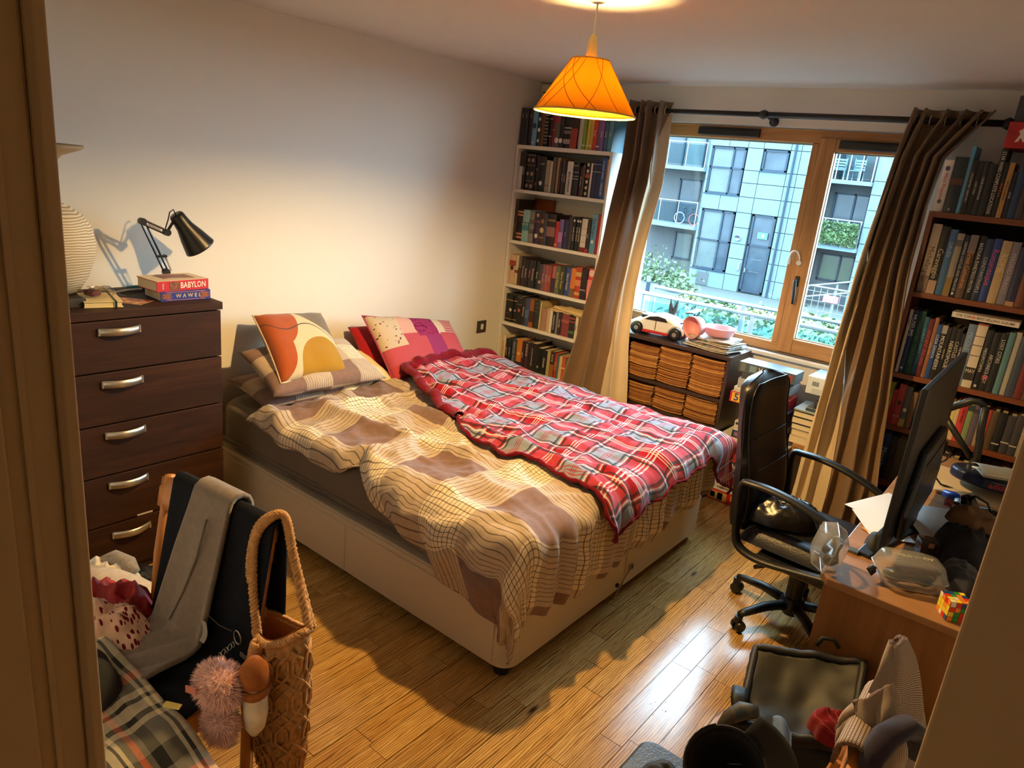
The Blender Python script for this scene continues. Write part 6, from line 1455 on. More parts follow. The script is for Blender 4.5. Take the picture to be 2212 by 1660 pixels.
# puzzle cubes
def cube(label, loc, rotz, n, size, cols, seed):
    t = thing('puzzle_cube', label, 'puzzle cube', loc, rotz, group=None)
    obj('core', MB().cbox((0, 0, size/2), (size, size, size)), BLK, t, bevel=.002)
    rc = random.Random(seed); s_ = size/n
    for face in range(3):
        for i in range(n):
            for j in range(n):
                a, b = -size/2+s_*(i+.5), s_*(j+.5)
                c = cols[rc.randrange(len(cols))]
                if face == 0: m = MB().cbox((a, -size/2-.0004, b), (s_*.9, .0014, s_*.9))
                elif face == 1: m = MB().cbox((-size/2-.0004, a, b), (.0014, s_*.9, s_*.9))
                else: m = MB().cbox((a, -size/2+s_*(j+.5), size+.0004), (s_*.9, s_*.9, .0014))
                obj('sticker', m, cov(c, .35), t)
    return t
CC = [(206, 40, 36), (226, 130, 40), (226, 206, 60), (40, 140, 60), (30, 70, 130), (226, 214, 190)]
cube('colourful four by four puzzle cube on the near desk edge', (3.295, 2.262, DT+.0005), radians(32), 4, .062, CC, 4)
cube('dark puzzle cube lying behind the goggle cases', (3.165, 2.63, DT+.0005), radians(25), 3, .056, [(40, 34, 34), (60, 44, 38), (150, 100, 76)], 8)
PAPER = M('white_paper', (218, 220, 222), .7)
def sheet(label, loc, rz, w_=.21, l_=.297, c=PAPER):
    return tag(obj('paper_sheet', MB().grid(lambda u, v: (w_*(u-.5), l_*(v-.5), .0012+.002*sin(u*4)*sin(v*5)), 6, 8), c, loc=loc, rot=(0, 0, rz), solid=.0008), label, 'paper')
sheet('white sheet of paper on the far left desk edge', (3.0, 2.93, DT+.002), radians(-20)); sheet('white sheet pointing over the left desk edge', (3.005, 2.74, DT+.005), radians(30), .15, .22)
sheet('large white sheet of paper right of the monitor', (3.19, 2.88, DT+.018), radians(28), .24, .40)
tag(obj('pencil', MB().tube([(2.955, 2.66, DT+.004), (3.03, 2.61, DT+.004)], .0035, 6), M('pencil_yellow', (206, 150, 70), .5)), 'yellow pencil near the left desk edge', 'pencil')
mound('crumpled_glove', 'dark crumpled glove at the foot of the monitor', 'glove', (3.025, 2.54, DT), .035, .06, .045, M('dark_glove', (34, 38, 36), .8, 0, .5, 30), 5, .3)
mound('brown_paper_bag', 'torn brown paper bag on the clutter by the wall edge', 'paper bag', (3.275, 2.82, DT+.09), .085, .10, .05, M('brown_paper', (112, 80, 54), .85, 0, .1), 8, .5, 2.5, .15)
mound('dark_clothes', 'heap of dark clothes on the desk behind the puzzle cube', 'clothes', (3.29, 2.74, DT), .13, .17, .10, M('dark_jersey', (28, 28, 34), .9, 0, .2, 20), 9, .2)
mound('grey_socks', 'rolled dark grey socks beside the lying goggle case', 'socks', (3.285, 2.50, DT), .06, .10, .06, fabric('grey_sock_knit', (58, 60, 68)), 12, .4)
gp_ = thing('headset', 'glossy black headset lying on the papers by the wall edge', 'headset', (3.21, 3.14, DT+.03))
obj('ear_cup', MB().lathe([(0, 0), (.035, .0), (.045, .015), (.042, .035), (.028, .045), (0, .048)], 20, (0, 0, 0), Matrix.Rotation(radians(50), 4, 'Y')), M('gloss_black', (16, 16, 18), .12), gp_, smooth=True)
obj('ear_cup', MB().lathe([(0, 0), (.035, .0), (.045, .015), (.042, .035), (.028, .045), (0, .048)], 20, (.09, -.05, 0), Matrix.Rotation(radians(20), 4, 'X')), M('gloss_black', (16, 16, 18), .12), gp_, smooth=True)
obj('head_band', MB().tube([(.0, 0, .03), (.03, -.04, .07), (.07, -.07, .065), (.10, -.06, .02)], [(.012, .004)]*4, 8), M('gloss_black', (16, 16, 18), .12), gp_, smooth=True)
obj('red_accent', MB().cbox((-.05, -.03, .01), (.03, .05, .02)), M('accent_red', (150, 30, 30), .4), gp_, bevel=.006)
sg = thing('sunglasses', 'mirrored rainbow sunglasses among the desk clutter', 'sunglasses', (3.235, 3.0, DT+.055), radians(20))
IR = NT('rainbow_mirror'); IR.p(Roughness=.1, Metallic=.8); IR.base(IR.ramp(IR.noise(IR.coord(), 30, 1), [(.35, S(190, 80, 30)), (.48, S(210, 200, 60)), (.6, S(70, 180, 90)), (.7, S(170, 60, 140))]))
for s_ in (-1, 1): obj('lens', MB().lathe([(0, .006), (.018, .004), (.024, 0)], 16, (0, 0, 0), Matrix.Translation((s_*.03, 0, 0)) @ Matrix.Rotation(radians(80), 4, 'X')), IR.m, sg, smooth=True)
for s_ in (-1, 1): obj('temple', MB().tube([(s_*.055, 0, .008), (s_*.06, .06, .01), (s_*.055, .11, -.005)], .003, 6), BLK, sg, smooth=True)
obj('frame', MB().tube([(-.055, 0, .012), (-.02, -.006, .020), (.02, -.006, .020), (.055, 0, .012)], .003, 6), BLK, sg, smooth=True)
tag(obj('blue_case', MB().tube([(3.125, 3.27, DT+.02), (3.17, 3.25, DT+.02), (3.20, 3.23, DT+.02)], [.014, .020, .012], 10), M('blue_plastic', (30, 70, 170), .35), smooth=True), 'bright blue plastic case under the racket', 'case')
tag(obj('plastic_sleeve', MB().grid(lambda u, v: (3.17+.20*u, 3.20+.10*v-.10*u, DT+.018+.006*sin(u*12)+.008*sin(v*6)), 12, 6), M('white_film', (196, 198, 196), .25), smooth=True, solid=.0012), 'white plastic sleeve beneath the racket', 'sleeve')
tag(obj('beige_board', MB().box(3.02, 3.42, 3.30, 3.66, DT+.0005, DT+.012), M('beige_board', (206, 180, 136), .6), bevel=.002), 'beige board lying on the desk by the bookcase', 'board')
# padel racket
NAV = M('navy_racket', (22, 30, 62), .35); RF = M('racket_face', (24, 25, 30), .4)
rk = thing('padel_racket', 'dark navy padel racket with perforated face and red lettering', 'racket', (3.25, 3.47, DT+.045), rot=(radians(-4), radians(5), radians(30)))
pr_ = [(.145*cos(a)*(1.0), .125*sin(a)) for a in [2*pi*k/36 for k in range(36)]]
obj('frame', MB().prism(pr_, 'z', 0, .045), NAV, rk, bevel=.010)
fo = obj('hitting_face', MB().prism([(.9*x, .9*y) for x, y in pr_], 'z', .0445, .0475), RF, rk)
for i in range(-4, 5):
    for j in range(-3, 4):
        x, y = i*.024+(.012 if j % 2 else 0), j*.024
        if (x/.11)**2+(y/.095)**2 < 1 and not (x < -.02 and y < -.0): obj('hole', MB().cyl((x, y, .0474), (x, y, .0482), .0045, seg=8), M('hole_pale', (150, 160, 176), .4), fo)
lettering('ADIDAS'[1:4]+'AS' if False else 'adidas', rk, (-.02, -.1285, .024), .034, M('racket_red', (170, 36, 44), .4), rot=(radians(90), 0, 0), bold=.02)
obj('handle', MB().tube([(.14, .03, .022), (.25, .05, .022), (.36, .07, .022)], [.020, .014, .015], 10), BLK, rk, smooth=True)
cr = thing('rolled_magazine', 'curled cream magazine lying on the racket', 'magazine', (3.285, 3.40, DT+.115), radians(28))
obj('cover_sheet', MB().grid(lambda u, v: (-.09+.2*u, lerp(-.06, .06, v), .012+.018*cos(pi*v)*0+.022*sin(pi*v*.9)*(1-u*.3)), 10, 10), M('cream_sheet', (226, 212, 180), .6), cr, smooth=True, solid=.001)
obj('inner_sheets', MB().grid(lambda u, v: (-.085+.19*u, lerp(-.055, .055, v), .004+.004*sin(pi*v)), 8, 6), M('inner_sheet', (206, 196, 170), .7), cr, smooth=True, solid=.004)
ar = thing('triangular_bracket', 'black triangular bracket standing between the monitor and bookcase', 'bracket', (3.13, 3.66, DT))
ab = lambda n, pts, r_: obj(n, MB().tube(pts, r_, 8), PLB, ar, smooth=True)
ab('top_bar', [(-.11, 0, .275), (-.03, 0, .335), (.0, 0, .34), (.028, 0, .325)], [(.012, .016)]*4)
ab('upright', [(.028, 0, .325), (.035, 0, .22), (.045, 0, .16), (.05, 0, .10), (.06, 0, .002)], [(.014, .016), (.012, .016), (.020, .016), (.026, .016), (.03, .016)])
ab('brace', [(-.12, 0, .25), (-.04, 0, .16), (.03, 0, .085)], [(.010, .014)]*3)

# ================================================================== WOODEN CHAIR WITH CLOTHES (left)
HON = wood('honey_beech', (164, 100, 44), (184, 118, 56), (200, 136, 72), 'z', .8, .4)
HONX = wood('honey_beech_rail', (164, 100, 44), (184, 118, 56), (200, 136, 72), 'x', .8, .4)
def wchair(name, label, loc, rotz, seat_mat):
    """local: sitter faces -y, back rail along x at y=+.2"""
    t = thing(name, label, 'chair', loc, rotz)
    for sx in (-1, 1):
        obj('rear_leg', MB().tube([(sx*.215, .15, 0), (sx*.22, .165, .42), (sx*.225, .19, .64), (sx*.228, .235, .88)], [(.019, .015), (.021, .017), (.019, .015), (.017, .012)], 8), HON, t, smooth=True)
        obj('front_leg', MB().tube([(sx*.205, -.215, 0), (sx*.205, -.21, .43)], [(.018, .018), (.021, .021)], 8), HON, t, smooth=True)
        obj('side_rail', MB().box(sx*.212-.011, sx*.212+.011, -.20, .16, .37, .425), HON, t)
    obj('top_rail', MB().grid(lambda u, v: (lerp(-.245, .245, u), .232-.03*(1-(2*u-1)**2)*0+.020*(v-.5)+.012*(2*u-1)**2*-1, lerp(.775, .885, v)-.012*abs(2*u-1)**4*(1 if v > .5 else -1)), 16, 4), HONX, t, smooth=True, solid=.022)
    for k in range(3): obj('back_slat', MB().tube([(-.1+.1*k, .165, .42), (-.1+.1*k, .215, .79)], [(.018, .006)]*2, 6), HON, t)
    obj('front_rail', MB().box(-.2, .2, -.222, -.20, .37, .425), HONX, t)
    obj('seat', MB().prism(rrect(-.235, .235, -.245, .175, .04, 'abcd'), 'z', .425, .465), seat_mat, t, bevel=.010)
    return t
LC = (1.635, .725, 0); LR = radians(6)
lch = wchair('wooden_chair', 'honey beech chair draped with clothes in front of the chest', LC, LR, HONX)
LCM = Matrix.Translation(LC) @ Matrix.Rotation(LR, 4, 'Z')
def over_rail(t0, t1, front, back, r_, n=26, flare=0.0, fold=.012, nf=3, seed=0, seat_z=None, shift=0.0, rail=((-.245, .235, .888), (.245, .235, .888)), nrm=Vector((0, -1, 0)), m4=None, taper=0.0, swing=0.0):
    """cloth hung over a rail; v runs from the tail behind to the end in front"""
    A, B_2 = Vector(rail[0]), Vector(rail[1]); al = (B_2-A)
    arc = pi*r_
    def f(u, v):
        s_ = lerp(-back, front+arc, v)
        if s_ < 0: d, z = -r_, s_; hang = -s_
        elif s_ < arc: a = s_/r_; d, z = -r_*cos(a), r_*sin(a); hang = 0
        else: d, z = r_, -(s_-arc); hang = s_-arc
        t_ = lerp(t0, t1, u)
        k = hang/max(front, back, .01)
        t_ += (u-.5)*flare*k+shift*k*(1 if s_ > 0 else 0)
        if s_ > 0: t_ = lerp(t_, (t0+t1)/2+shift*k, taper*k)
        w_ = fold*k*(sin(u*2*pi*nf+seed+k*2)+.6*fbm(u*4+seed, k*3, seed))*(1 if s_ > 0 else -1)
        p = A+al*t_
        z0 = p.z
        out = d+w_
        if s_ > arc: out += swing*k
        zz = z0+z
        if seat_z is not None and s_ > arc and zz < seat_z:
            ex = seat_z-zz; out = d+w_*.5+swing*k+ex*.92; zz = seat_z+.012*abs(sin(u*9+ex*20))-ex*.06
        q = Vector((p.x, p.y, zz))+nrm*out
        return m4 @ q if m4 else q
    return MB().grid(f, n, 46)
JEAN = M('black_denim', (20, 22, 28), .85, 0, .15, 40, .3, 500, .15)
HOOD = fabric('grey_marl_jersey', (126, 112, 98), .95, .10, 60, 700, .3)
jn = thing('black_jeans', 'black jeans hanging over the back of the wooden chair', 'jeans', (1.66, .95, .5))
obj('left_leg', over_rail(.14, .53, .74, .30, .020, fold=.010, nf=2, seed=1, seat_z=.478, m4=LCM, swing=.15), JEAN, jn, world=True, smooth=True, solid=.006)
obj('right_leg', over_rail(.50, 1.03, .78, .40, .021, fold=.012, nf=2, seed=4, seat_z=.478, m4=LCM, swing=.16), JEAN, jn, world=True, smooth=True, solid=.006)
obj('pocket_stitching', MB().tube([LCM @ Vector(p) for p in ((.10, .128, .60), (.15, .124, .595), (.20, .126, .60))], .0012, 4), M('thread_tan', (90, 80, 64), .8), jn, world=True)
hd_ = thing('grey_hoodie', 'grey marl sweatshirt slung over the middle of the chair back', 'sweatshirt', (1.70, .88, .5))
obj('body', over_rail(.38, .70, .70, .14, .036, n=34, fold=.014, nf=1.5, seed=2, seat_z=.508, m4=LCM, shift=-.10, flare=.22, swing=.20), HOOD, hd_, world=True, smooth=True, solid=.014)
obj('sleeve_seam', MB().tube([LCM @ Vector(p) for p in ((.045, .165, .86), (.03, .142, .75), (.005, .112, .64), (-.03, .09, .55))], .004, 6), HOOD, hd_, world=True, smooth=True)
obj('care_label', MB().grid(lambda u, v: LCM @ Vector((.10+.02*u+.012*sin(v*3), .105-.01*v, .60-.06*v)), 2, 6), M('label_grey', (150, 146, 140), .6), hd_, world=True, solid=.001)
# checked wool scarf over the seat
PLW = [(0, S(226, 212, 176)), (.10, S(60, 58, 54)), (.16, S(226, 212, 176)), (.22, S(110, 106, 96)), (.46, S(26, 27, 28)), (.62, S(110, 106, 96)), (.70, S(206, 110, 76)), (.80, S(110, 106, 96)), (.90, S(226, 212, 176)), (.96, S(60, 58, 54))]
SCARF = plaid('wool_check', PLW, PLW, 2.6, 2.6, .5, bump=400)
def scf(u, v):
    # u along the chair width, v from the back edge to the front and down
    x = lerp(-.16, .66, u); s_ = v*.42
    y = -.05-.03*u-s_; z = .512+.020*sin(u*7+1)+.018*fbm(u*4, v*5, 3)
    ov = max(0.0, s_-.30)
    if ov > 0: y += ov*.75; z -= ov*.9
    ovx = max(0.0, x-.26)
    z -= ovx*.30+ovx*ovx*1.0
    z += .03*sm(.12, .0, v)*0
    return LCM @ Vector((x, y, z))
sc_ = tag(obj('wool_scarf', MB().grid(scf, 50, 44), SCARF, smooth=True, solid=.008), 'cream, black and orange checked wool scarf over the chair seat', 'scarf')
fr_ = MB()
for k in range(34):
    p = Vector(scf(1.0, k/33*.5)); 
    fr_.tube([p, p+Vector((.012, .003*sin(k*3), -.012)), p+Vector((.02+.006*sin(k*5), .006*sin(k*2), -.034))], .0018, 4)
o = obj('fringe', fr_, M('fringe_wool', (196, 184, 156), .9), sc_); o['kind'] = 'stuff'
obj('loose_tag', MB().box(-.02, .02, -.008, .008, 0, .003), M('yellow_tag', (226, 206, 110), .6), sc_, loc=LCM @ Vector((.26, -.085, .535)), rot=(0, .1, .6))
tag(obj('pencil_sharpener', MB().box(-.012, .012, -.008, .008, 0, .010), WPL, loc=(0, 0, -50)), 'x', 'x') if False else None
mound('black_hat', 'black rounded hat lying on the checked scarf by the door frame', 'hat', LCM @ Vector((.02, -.19, .515)), .11, .10, .085, M('black_felt', (16, 17, 20), .85), 2, 0, 3, .05)
GARM = NT('red_leaf_print'); GARM.p(Roughness=.85); GARM.b.inputs['Specular IOR Level'].default_value = .15
_v = GARM.node('ShaderNodeTexVoronoi'); GARM.l.new(GARM.mapping(GARM.coord(), (36, 95, 36), rot=(0, 0, .7)), _v.inputs['Vector']); _v.inputs['Scale'].default_value = 1.0
_lf = GARM.math('LESS_THAN', _v.outputs[0], .36)
GARM.base(GARM.mix(_lf, S(214, 176, 150), S(112, 18, 26))); GARM.bump(GARM.noise(GARM.coord(), 30, 3), .5, .01)
gm = mound('patterned_garment', 'cream garment with dark red leaf print heaped on the chair', 'garment', (1.47, .70, .44), .16, .10, .13, GARM.m, 7, .3, 2.6, .22, dome=.6)
mound('red_garment', 'bright red garment with brown border behind the patterned one', 'garment', (1.38, .775, .38), .14, .09, .17, M('red_silk', (140, 16, 14), .7, 0, .35, 18), 11, .5, 2.4, .3)
# heap on the floor in front of the chest
FAB = M('black_nylon_fabric', (24, 24, 25), .6, 0, .25, 12, .2, 300, .3)
bp = thing('black_backpack', 'black backpack with clips lying in front of the chest of drawers', 'backpack', (.86, 1.02, 0))
mound('body', None, None, (0, 0, 0), .26, .17, .25, FAB, 4, .5, 3.4, .10, parent=bp)
obj('strap', MB().tube([(-.12, -.05, .25), (0, -.02, .262), (.08, .0, .25), (.16, -.03, .20), (.22, -.06, .10)], [(.014, .004)]*5, 6), FAB, bp, smooth=True)
obj('strap', MB().tube([(-.06, .06, .25), (.05, .02, .26), (.12, .0, .245)], [(.012, .004)]*3, 6), FAB, bp, smooth=True)
for (x, y) in ((.07, -.01), (.11, .03)): obj('buckle', MB().cbox((x, y, .262), (.022, .016, .012)), M('buckle_grey', (110, 108, 104), .3, .5), bp, bevel=.003)
obj('pouch', mound('pouch', None, None, (0, 0, 0), .07, .05, .05, FAB, 6, 0).data if False else MB().lathe([(0, .03), (.04, .028), (.06, .012), (.066, 0)], 20, (.10, 0, .235)), FAB, bp, smooth=True)
mound('black_clothes', 'heap of black clothes between the backpack and the chair', 'clothes', (1.14, .86, 0), .25, .17, .36, M('black_cotton', (22, 21, 22), .9, 0, .2, 20), 15, .3, 3.0, .12)
mound('white_shirt', 'white shirt on the clothes heap by the door frame', 'shirt', (.90, .93, .22), .15, .085, .13, fabric('white_cotton', (224, 216, 202)), 19, .6, 2.2, .25)
sl = thing('pale_jumper', 'pale jumper with ribbed cuff stretched across the clothes heap', 'jumper', (1.02, .9, .3))
obj('sleeve', MB().tube([(.86, .86, .335), (.96, .90, .345), (1.06, .935, .345), (1.16, .965, .335), (1.235, .985, .315)], [(.05, .022), (.052, .026), (.05, .026), (.048, .024), (.042, .018)], 14), fabric('oatmeal_knit', (206, 188, 168), .95, .1, 40), sl, world=True, smooth=True)
obj('cuff', MB().tube([(.84, .93, .335), (.89, .96, .365), (.95, .98, .36), (.98, .985, .335)], [.022, .030, .030, .022], 12), fabric('ribbed_grey', (150, 140, 128), .95, .2, 90), sl, world=True, smooth=True)
obj('hem', MB().tube([(.98, .80, .33), (1.05, .84, .335), (1.10, .86, .33)], [(.05, .012)]*3, 10), fabric('oatmeal_knit', (206, 188, 168)), sl, world=True, smooth=True)

# macrame bag hanging on the chair's right shoulder
ROPE = M('jute_rope', (188, 140, 88), .9, 0, .2, 60, .5, 240, .1)
mc = thing('macrame_bag', 'brown macrame shoulder bag hanging from the chair back', 'bag', (1.985, .955, .2))
def braid(pts, r_, turns, ph=0.0):
    """three-strand twist along a path"""
    pts = [Vector(p) for p in pts]; m = MB(); n = 150
    def at(t_):
        x = t_*(len(pts)-1); i = min(int(x), len(pts)-2); f = x-i
        p0, p1, p2, p3 = pts[max(i-1, 0)], pts[i], pts[i+1], pts[min(i+2, len(pts)-1)]
        return .5*((2*p1)+(-p0+p2)*f+(2*p0-5*p1+4*p2-p3)*f*f+(-p0+3*p1-3*p2+p3)*f**3)
    for s_ in range(3):
        q = []
        for k in range(n+1):
            t_ = k/n; p = at(t_); d = (at(min(1, t_+.01))-at(max(0, t_-.01))).normalized()
            a = d.cross(Vector((.3, .9, .2))).normalized(); b = d.cross(a)
            an = 2*pi*(turns*t_+s_/3)+ph
            q.append(p+a*cos(an)*r_*.80+b*sin(an)*r_*.80)
        m.tube(q, r_*.52, 6)
    return m
BCX, BCY = 1.925, .955
TOPP = Vector((1.845, .985, .905))
def brim(a, k=1.0, z=.62): return Vector((BCX+.088*k*cos(a), BCY+.052*k*sin(a), z+.018*cos(2*a)+.02*cos(a)))
def bag_surf(u, v):
    a = 2*pi*u; z = lerp(.63, .12, v)
    k = pl([0, .1, .4, .75, .93, 1], [1.0, 1.05, 1.12, 1.02, .85, .45], v)
    cell = .004*sin(u*2*pi*16+8*v)*sin(v*52)
    return (BCX+(.088*k+cell)*cos(a)-.01*v, BCY+(.052*k+cell)*sin(a), z+(.018*cos(2*a)+.02*cos(a))*(1-v))
obj('inner_lining', MB().grid(lambda u, v: (lambda p: (BCX+(p[0]-BCX)*.9, BCY+(p[1]-BCY)*.88, p[2]))(bag_surf(u, v)), 30, 14), M('mustard_lining', (150, 90, 34), .7), mc, world=True, smooth=True)
obj('sack', MB().grid(bag_surf, 72, 60), ROPE, mc, world=True, smooth=True, solid=.004)
obj('rim_braid', braid([brim(2*pi*k/16, 1.05) for k in range(17)], .0085, 22), ROPE, mc, world=True, smooth=True)
for k in range(12):
    a0 = 2*pi*k/12
    for sg_ in (-1, 1):
        obj('knotted_cord', MB().tube([Vector(bag_surf((a0+sg_*.55*sin(q*pi/3))/(2*pi) % 1.0, .08+.82*q/12))+Vector((.006*cos(a0), .006*sin(a0), 0)) for q in range(13)], .0042, 5), ROPE, mc, world=True, smooth=True)
obj('strap', braid([brim(pi*.98), Vector((1.818, .93, .74)), Vector((1.812, .945, .85)), TOPP+Vector((-.012, -.02, .0)), TOPP+Vector((.012, .02, .004)), Vector((1.895, 1.005, .82)), brim(.25)+Vector((0, .01, 0))], .0105, 30), ROPE, mc, world=True, smooth=True)
obj('strap', braid([brim(pi*1.32), Vector((1.852, .915, .74)), Vector((1.830, .935, .85)), TOPP+Vector((.004, -.024, .006)), TOPP+Vector((.02, .016, .006)), Vector((1.915, 1.0, .80)), brim(.6)+Vector((0, .012, 0))], .0105, 30), ROPE, mc, world=True, smooth=True)
obj('tassel_strap', braid([brim(pi*1.45)+Vector((0, -.012, 0)), Vector((1.905, .885, .54)), Vector((1.925, .875, .46)), Vector((1.915, .872, .40))], .016, 10), ROPE, mc, world=True, smooth=True)
ring = obj('key_ring', MB().tube([Vector((1.825+.017*cos(a), .885, .575+.02*sin(a))) for a in [2*pi*k/20 for k in range(20)]], .0022, 6, True), SILV, mc, world=True, smooth=True)
for k in range(5): obj('chain_link', MB().tube([Vector((1.812-.010*k+.007*cos(a), .880-.004*k+(.004*sin(a) if k % 2 else 0), .548-.012*k+.008*sin(a))) for a in [2*pi*q/12 for q in range(12)]], .0014, 5, True), SILV, ring, world=True, smooth=True)
obj('zip_pull', MB().cbox((1.875, .872, .55), (.03, .003, .012), None), SILV, mc, world=True)
# fluffy pompom and plush charm hanging from the bag
FUR = M('pink_fur', (238, 194, 180), .95, 0, .12, 30, 0, 60, .1, .8)
pom = thing('fur_charm', 'fluffy pale pink fur charm hanging on the macrame bag', 'charm', (1.925, .775, .505))
rp = random.Random(3)
def fur_blob(c, r_, n, sq=(1, 1, 1)):
    core = MB().lathe([(max(0.0001, r_*.9*sin(pi*k/14)), -r_*.9*cos(pi*k/14)) for k in range(15)], 24)
    for i, p in enumerate(core.v): core.v[i] = Vector((p.x*sq[0], p.y*sq[1], p.z*sq[2]))+Vector(c)
    hair = MB()
    for k in range(n):
        z = rp.uniform(-1, 1); a = rp.uniform(0, 2*pi); q = sqrt(1-z*z); d = Vector((q*cos(a), q*sin(a), z))
        b = Vector((d.x*r_*.86*sq[0], d.y*r_*.86*sq[1], d.z*r_*.86*sq[2]))+Vector(c)
        t_ = d.cross(Vector((rp.uniform(-1, 1), rp.uniform(-1, 1), rp.uniform(-1, 1)))).normalized()
        e = b+d*r_*rp.uniform(.22, .42)+t_*r_*.12+Vector((0, 0, -r_*.08))
        w_ = t_.cross(d)*r_*.03
        hair.add([b-w_, b+w_, e], [(0, 1, 2)])
    return core, hair
for nm, c, r_, n, sq in (('upper_puff', (0, 0, .045), .062, 3500, (1.15, .8, .85)), ('lower_puff', (.02, -.01, -.055), .052, 3000, (.95, .75, 1.05))):
    core, hair = fur_blob(c, r_, n, sq)
    co_ = obj(nm, core, FUR, pom, smooth=True)
    h_ = obj('fur', hair, FUR, co_); h_['kind'] = 'stuff'
obj('satin_ear', MB().grid(lambda u, v: (-.045+.05*u, -.062, .03+.02*v+.02*u), 4, 3), M('rose_satin', (206, 130, 116), .4), pom, solid=.003)
plu = thing('plush_charm', 'brown and white plush charm beside the pink fur', 'charm', (1.985, .835, .47))
obj('body', MB().tube([(0, 0, .09), (.004, 0, .05), (.006, 0, .0), (.002, 0, -.045), (-.002, 0, -.075)], [.024, .030, .031, .026, .010], 14), M('white_plush', (222, 206, 178), .95, 0, .1, 40, .3, 300), plu, smooth=True)
obj('brown_cap', MB().lathe([(0, .075), (.018, .068), (.034, .045), (.039, .018), (.036, .0), (.024, -.008)], 20, (0, 0, .085)), M('brown_plush', (150, 84, 30), .9, 0, .15, 30, .3, 300), plu, smooth=True)
obj('scarf', MB().tube([(.032*cos(a), .030*sin(a), .068+.004*sin(2*a)) for a in [2*pi*k/20 for k in range(20)]], .012, 8, True), M('brown_plush', (150, 84, 30), .9), plu, smooth=True)
obj('ear', MB().tube([(-.028, 0, .04), (-.045, 0, .0), (-.05, 0, -.04)], [.010, .013, .006], 8), M('white_plush', (222, 206, 178), .95), plu, smooth=True)

# ================================================================== CHAIR WITH JACKET AND BAGS (right)
RC_ = (3.0, 1.262, 0); RR_ = radians(-90)
rch = wchair('wooden_chair', 'honey beech chair with black leather seat beside the desk', RC_, RR_, LEA)
RCM = Matrix.Translation(RC_) @ Matrix.Rotation(RR_, 4, 'Z')
JK = NT('striped_knit'); JK.p(Roughness=.95); JK.b.inputs['Specular IOR Level'].default_value = .1
_x, _y, _z = JK.sep(JK.coord('UV'))
_l = JK.math('LESS_THAN', JK.math('FRACT', JK.math('MULTIPLY', _x, 46)), .45); _l2 = JK.math('LESS_THAN', JK.math('FRACT', JK.math('MULTIPLY', _y, 90)), .35)
JK.base(JK.mix(JK.math('MAXIMUM', _l, _l2), S(206, 190, 168), S(104, 84, 76))); JK.bump(JK.noise(JK.coord(), 500, 2), .3, .002)
NVY = fabric('navy_knit', (46, 40, 54), .95, .15, 40)
jk = thing('striped_jacket', 'fine striped beige knit jacket slung over the chair back', 'jacket', (3.22, 1.6, .6))
# in this chair's frame the rail runs along local x (world -y), front of the back is local -y (world -x)
def at(px, py, Y):
    d = ((px-1106)/FPX)*_R-((py-830)/FPX)*_U+_f
    return CAM+d*((Y-CAM.y)/d.y)
def panel(left, right, nu=14, nv=26, bulge=.02, wav=.006, seed=0):
    """cloth panel between two edge curves given as world points"""
    def cr(P, t_):
        x = t_*(len(P)-1); i = min(int(x), len(P)-2); f = x-i
        p0, p1, p2, p3 = P[max(i-1, 0)], P[i], P[i+1], P[min(i+2, len(P)-1)]
        return .5*((2*p1)+(-p0+p2)*f+(2*p0-5*p1+4*p2-p3)*f*f+(-p0+3*p1-3*p2+p3)*f**3)
    def fn(u, v):
        p = cr(left, v).lerp(cr(right, v), u)
        return p+Vector((0, -bulge*sin(pi*u)-wav*sin(u*11+v*6+seed), .3*wav*sin(v*9+seed)))
    return MB().grid(fn, nu, nv)
obj('shoulder_panel', panel([at(1926, 1384, 1.50), at(1905, 1435, 1.47), at(1878, 1490, 1.45), at(1862, 1550, 1.42), at(1880, 1620, 1.38), at(1890, 1700, 1.34)],
                            [at(1952, 1380, 1.52), at(1978, 1440, 1.52), at(1993, 1530, 1.50), at(1994, 1600, 1.46), at(1985, 1670, 1.42), at(1970, 1740, 1.38)], bulge=.03), JK.m, jk, world=True, smooth=True, solid=.010)
obj('far_side', panel([at(1930, 1382, 1.53), at(1900, 1450, 1.56), at(1860, 1530, 1.57)], [at(1952, 1380, 1.53), at(1985, 1470, 1.58), at(2000, 1580, 1.58)], bulge=-.01), JK.m, jk, world=True, smooth=True, solid=.008)
obj('lapel_fold', panel([at(1842, 1518, 1.36), at(1850, 1545, 1.35), at(1872, 1575, 1.34), at(1886, 1592, 1.335)], [at(1930, 1474, 1.40), at(1940, 1500, 1.39), at(1936, 1535, 1.37), at(1922, 1566, 1.36)], bulge=.012, seed=3), JK.m, jk, world=True, smooth=True, solid=.010)
obj('collar_end', panel([at(1848, 1520, 1.38), at(1822, 1545, 1.37), at(1808, 1575, 1.365), at(1810, 1600, 1.36)], [at(1868, 1545, 1.37), at(1850, 1560, 1.365), at(1834, 1580, 1.36), at(1820, 1606, 1.355)], bulge=.010, seed=5), JK.m, jk, world=True, smooth=True, solid=.010)
obj('sleeve', panel([at(1842, 1590, 1.32), at(1834, 1620, 1.31), at(1838, 1655, 1.30), at(1850, 1700, 1.29)], [at(1925, 1565, 1.34), at(1958, 1600, 1.33), at(1950, 1650, 1.32), at(1930, 1710, 1.30)], bulge=.028, seed=7), JK.m, jk, world=True, smooth=True, solid=.012)
bw_ = [at(1992, 1640, 1.36), at(1988, 1590, 1.36), at(1955, 1568, 1.33), at(1915, 1592, 1.29), at(1885, 1630, 1.27), at(1872, 1680, 1.26)]
obj('dark_cuff_band', MB().tube(bw_, [(.016, .024), (.018, .026), (.02, .028), (.02, .030), (.018, .028), (.016, .024)], 12), NVY, jk, world=True, smooth=True)
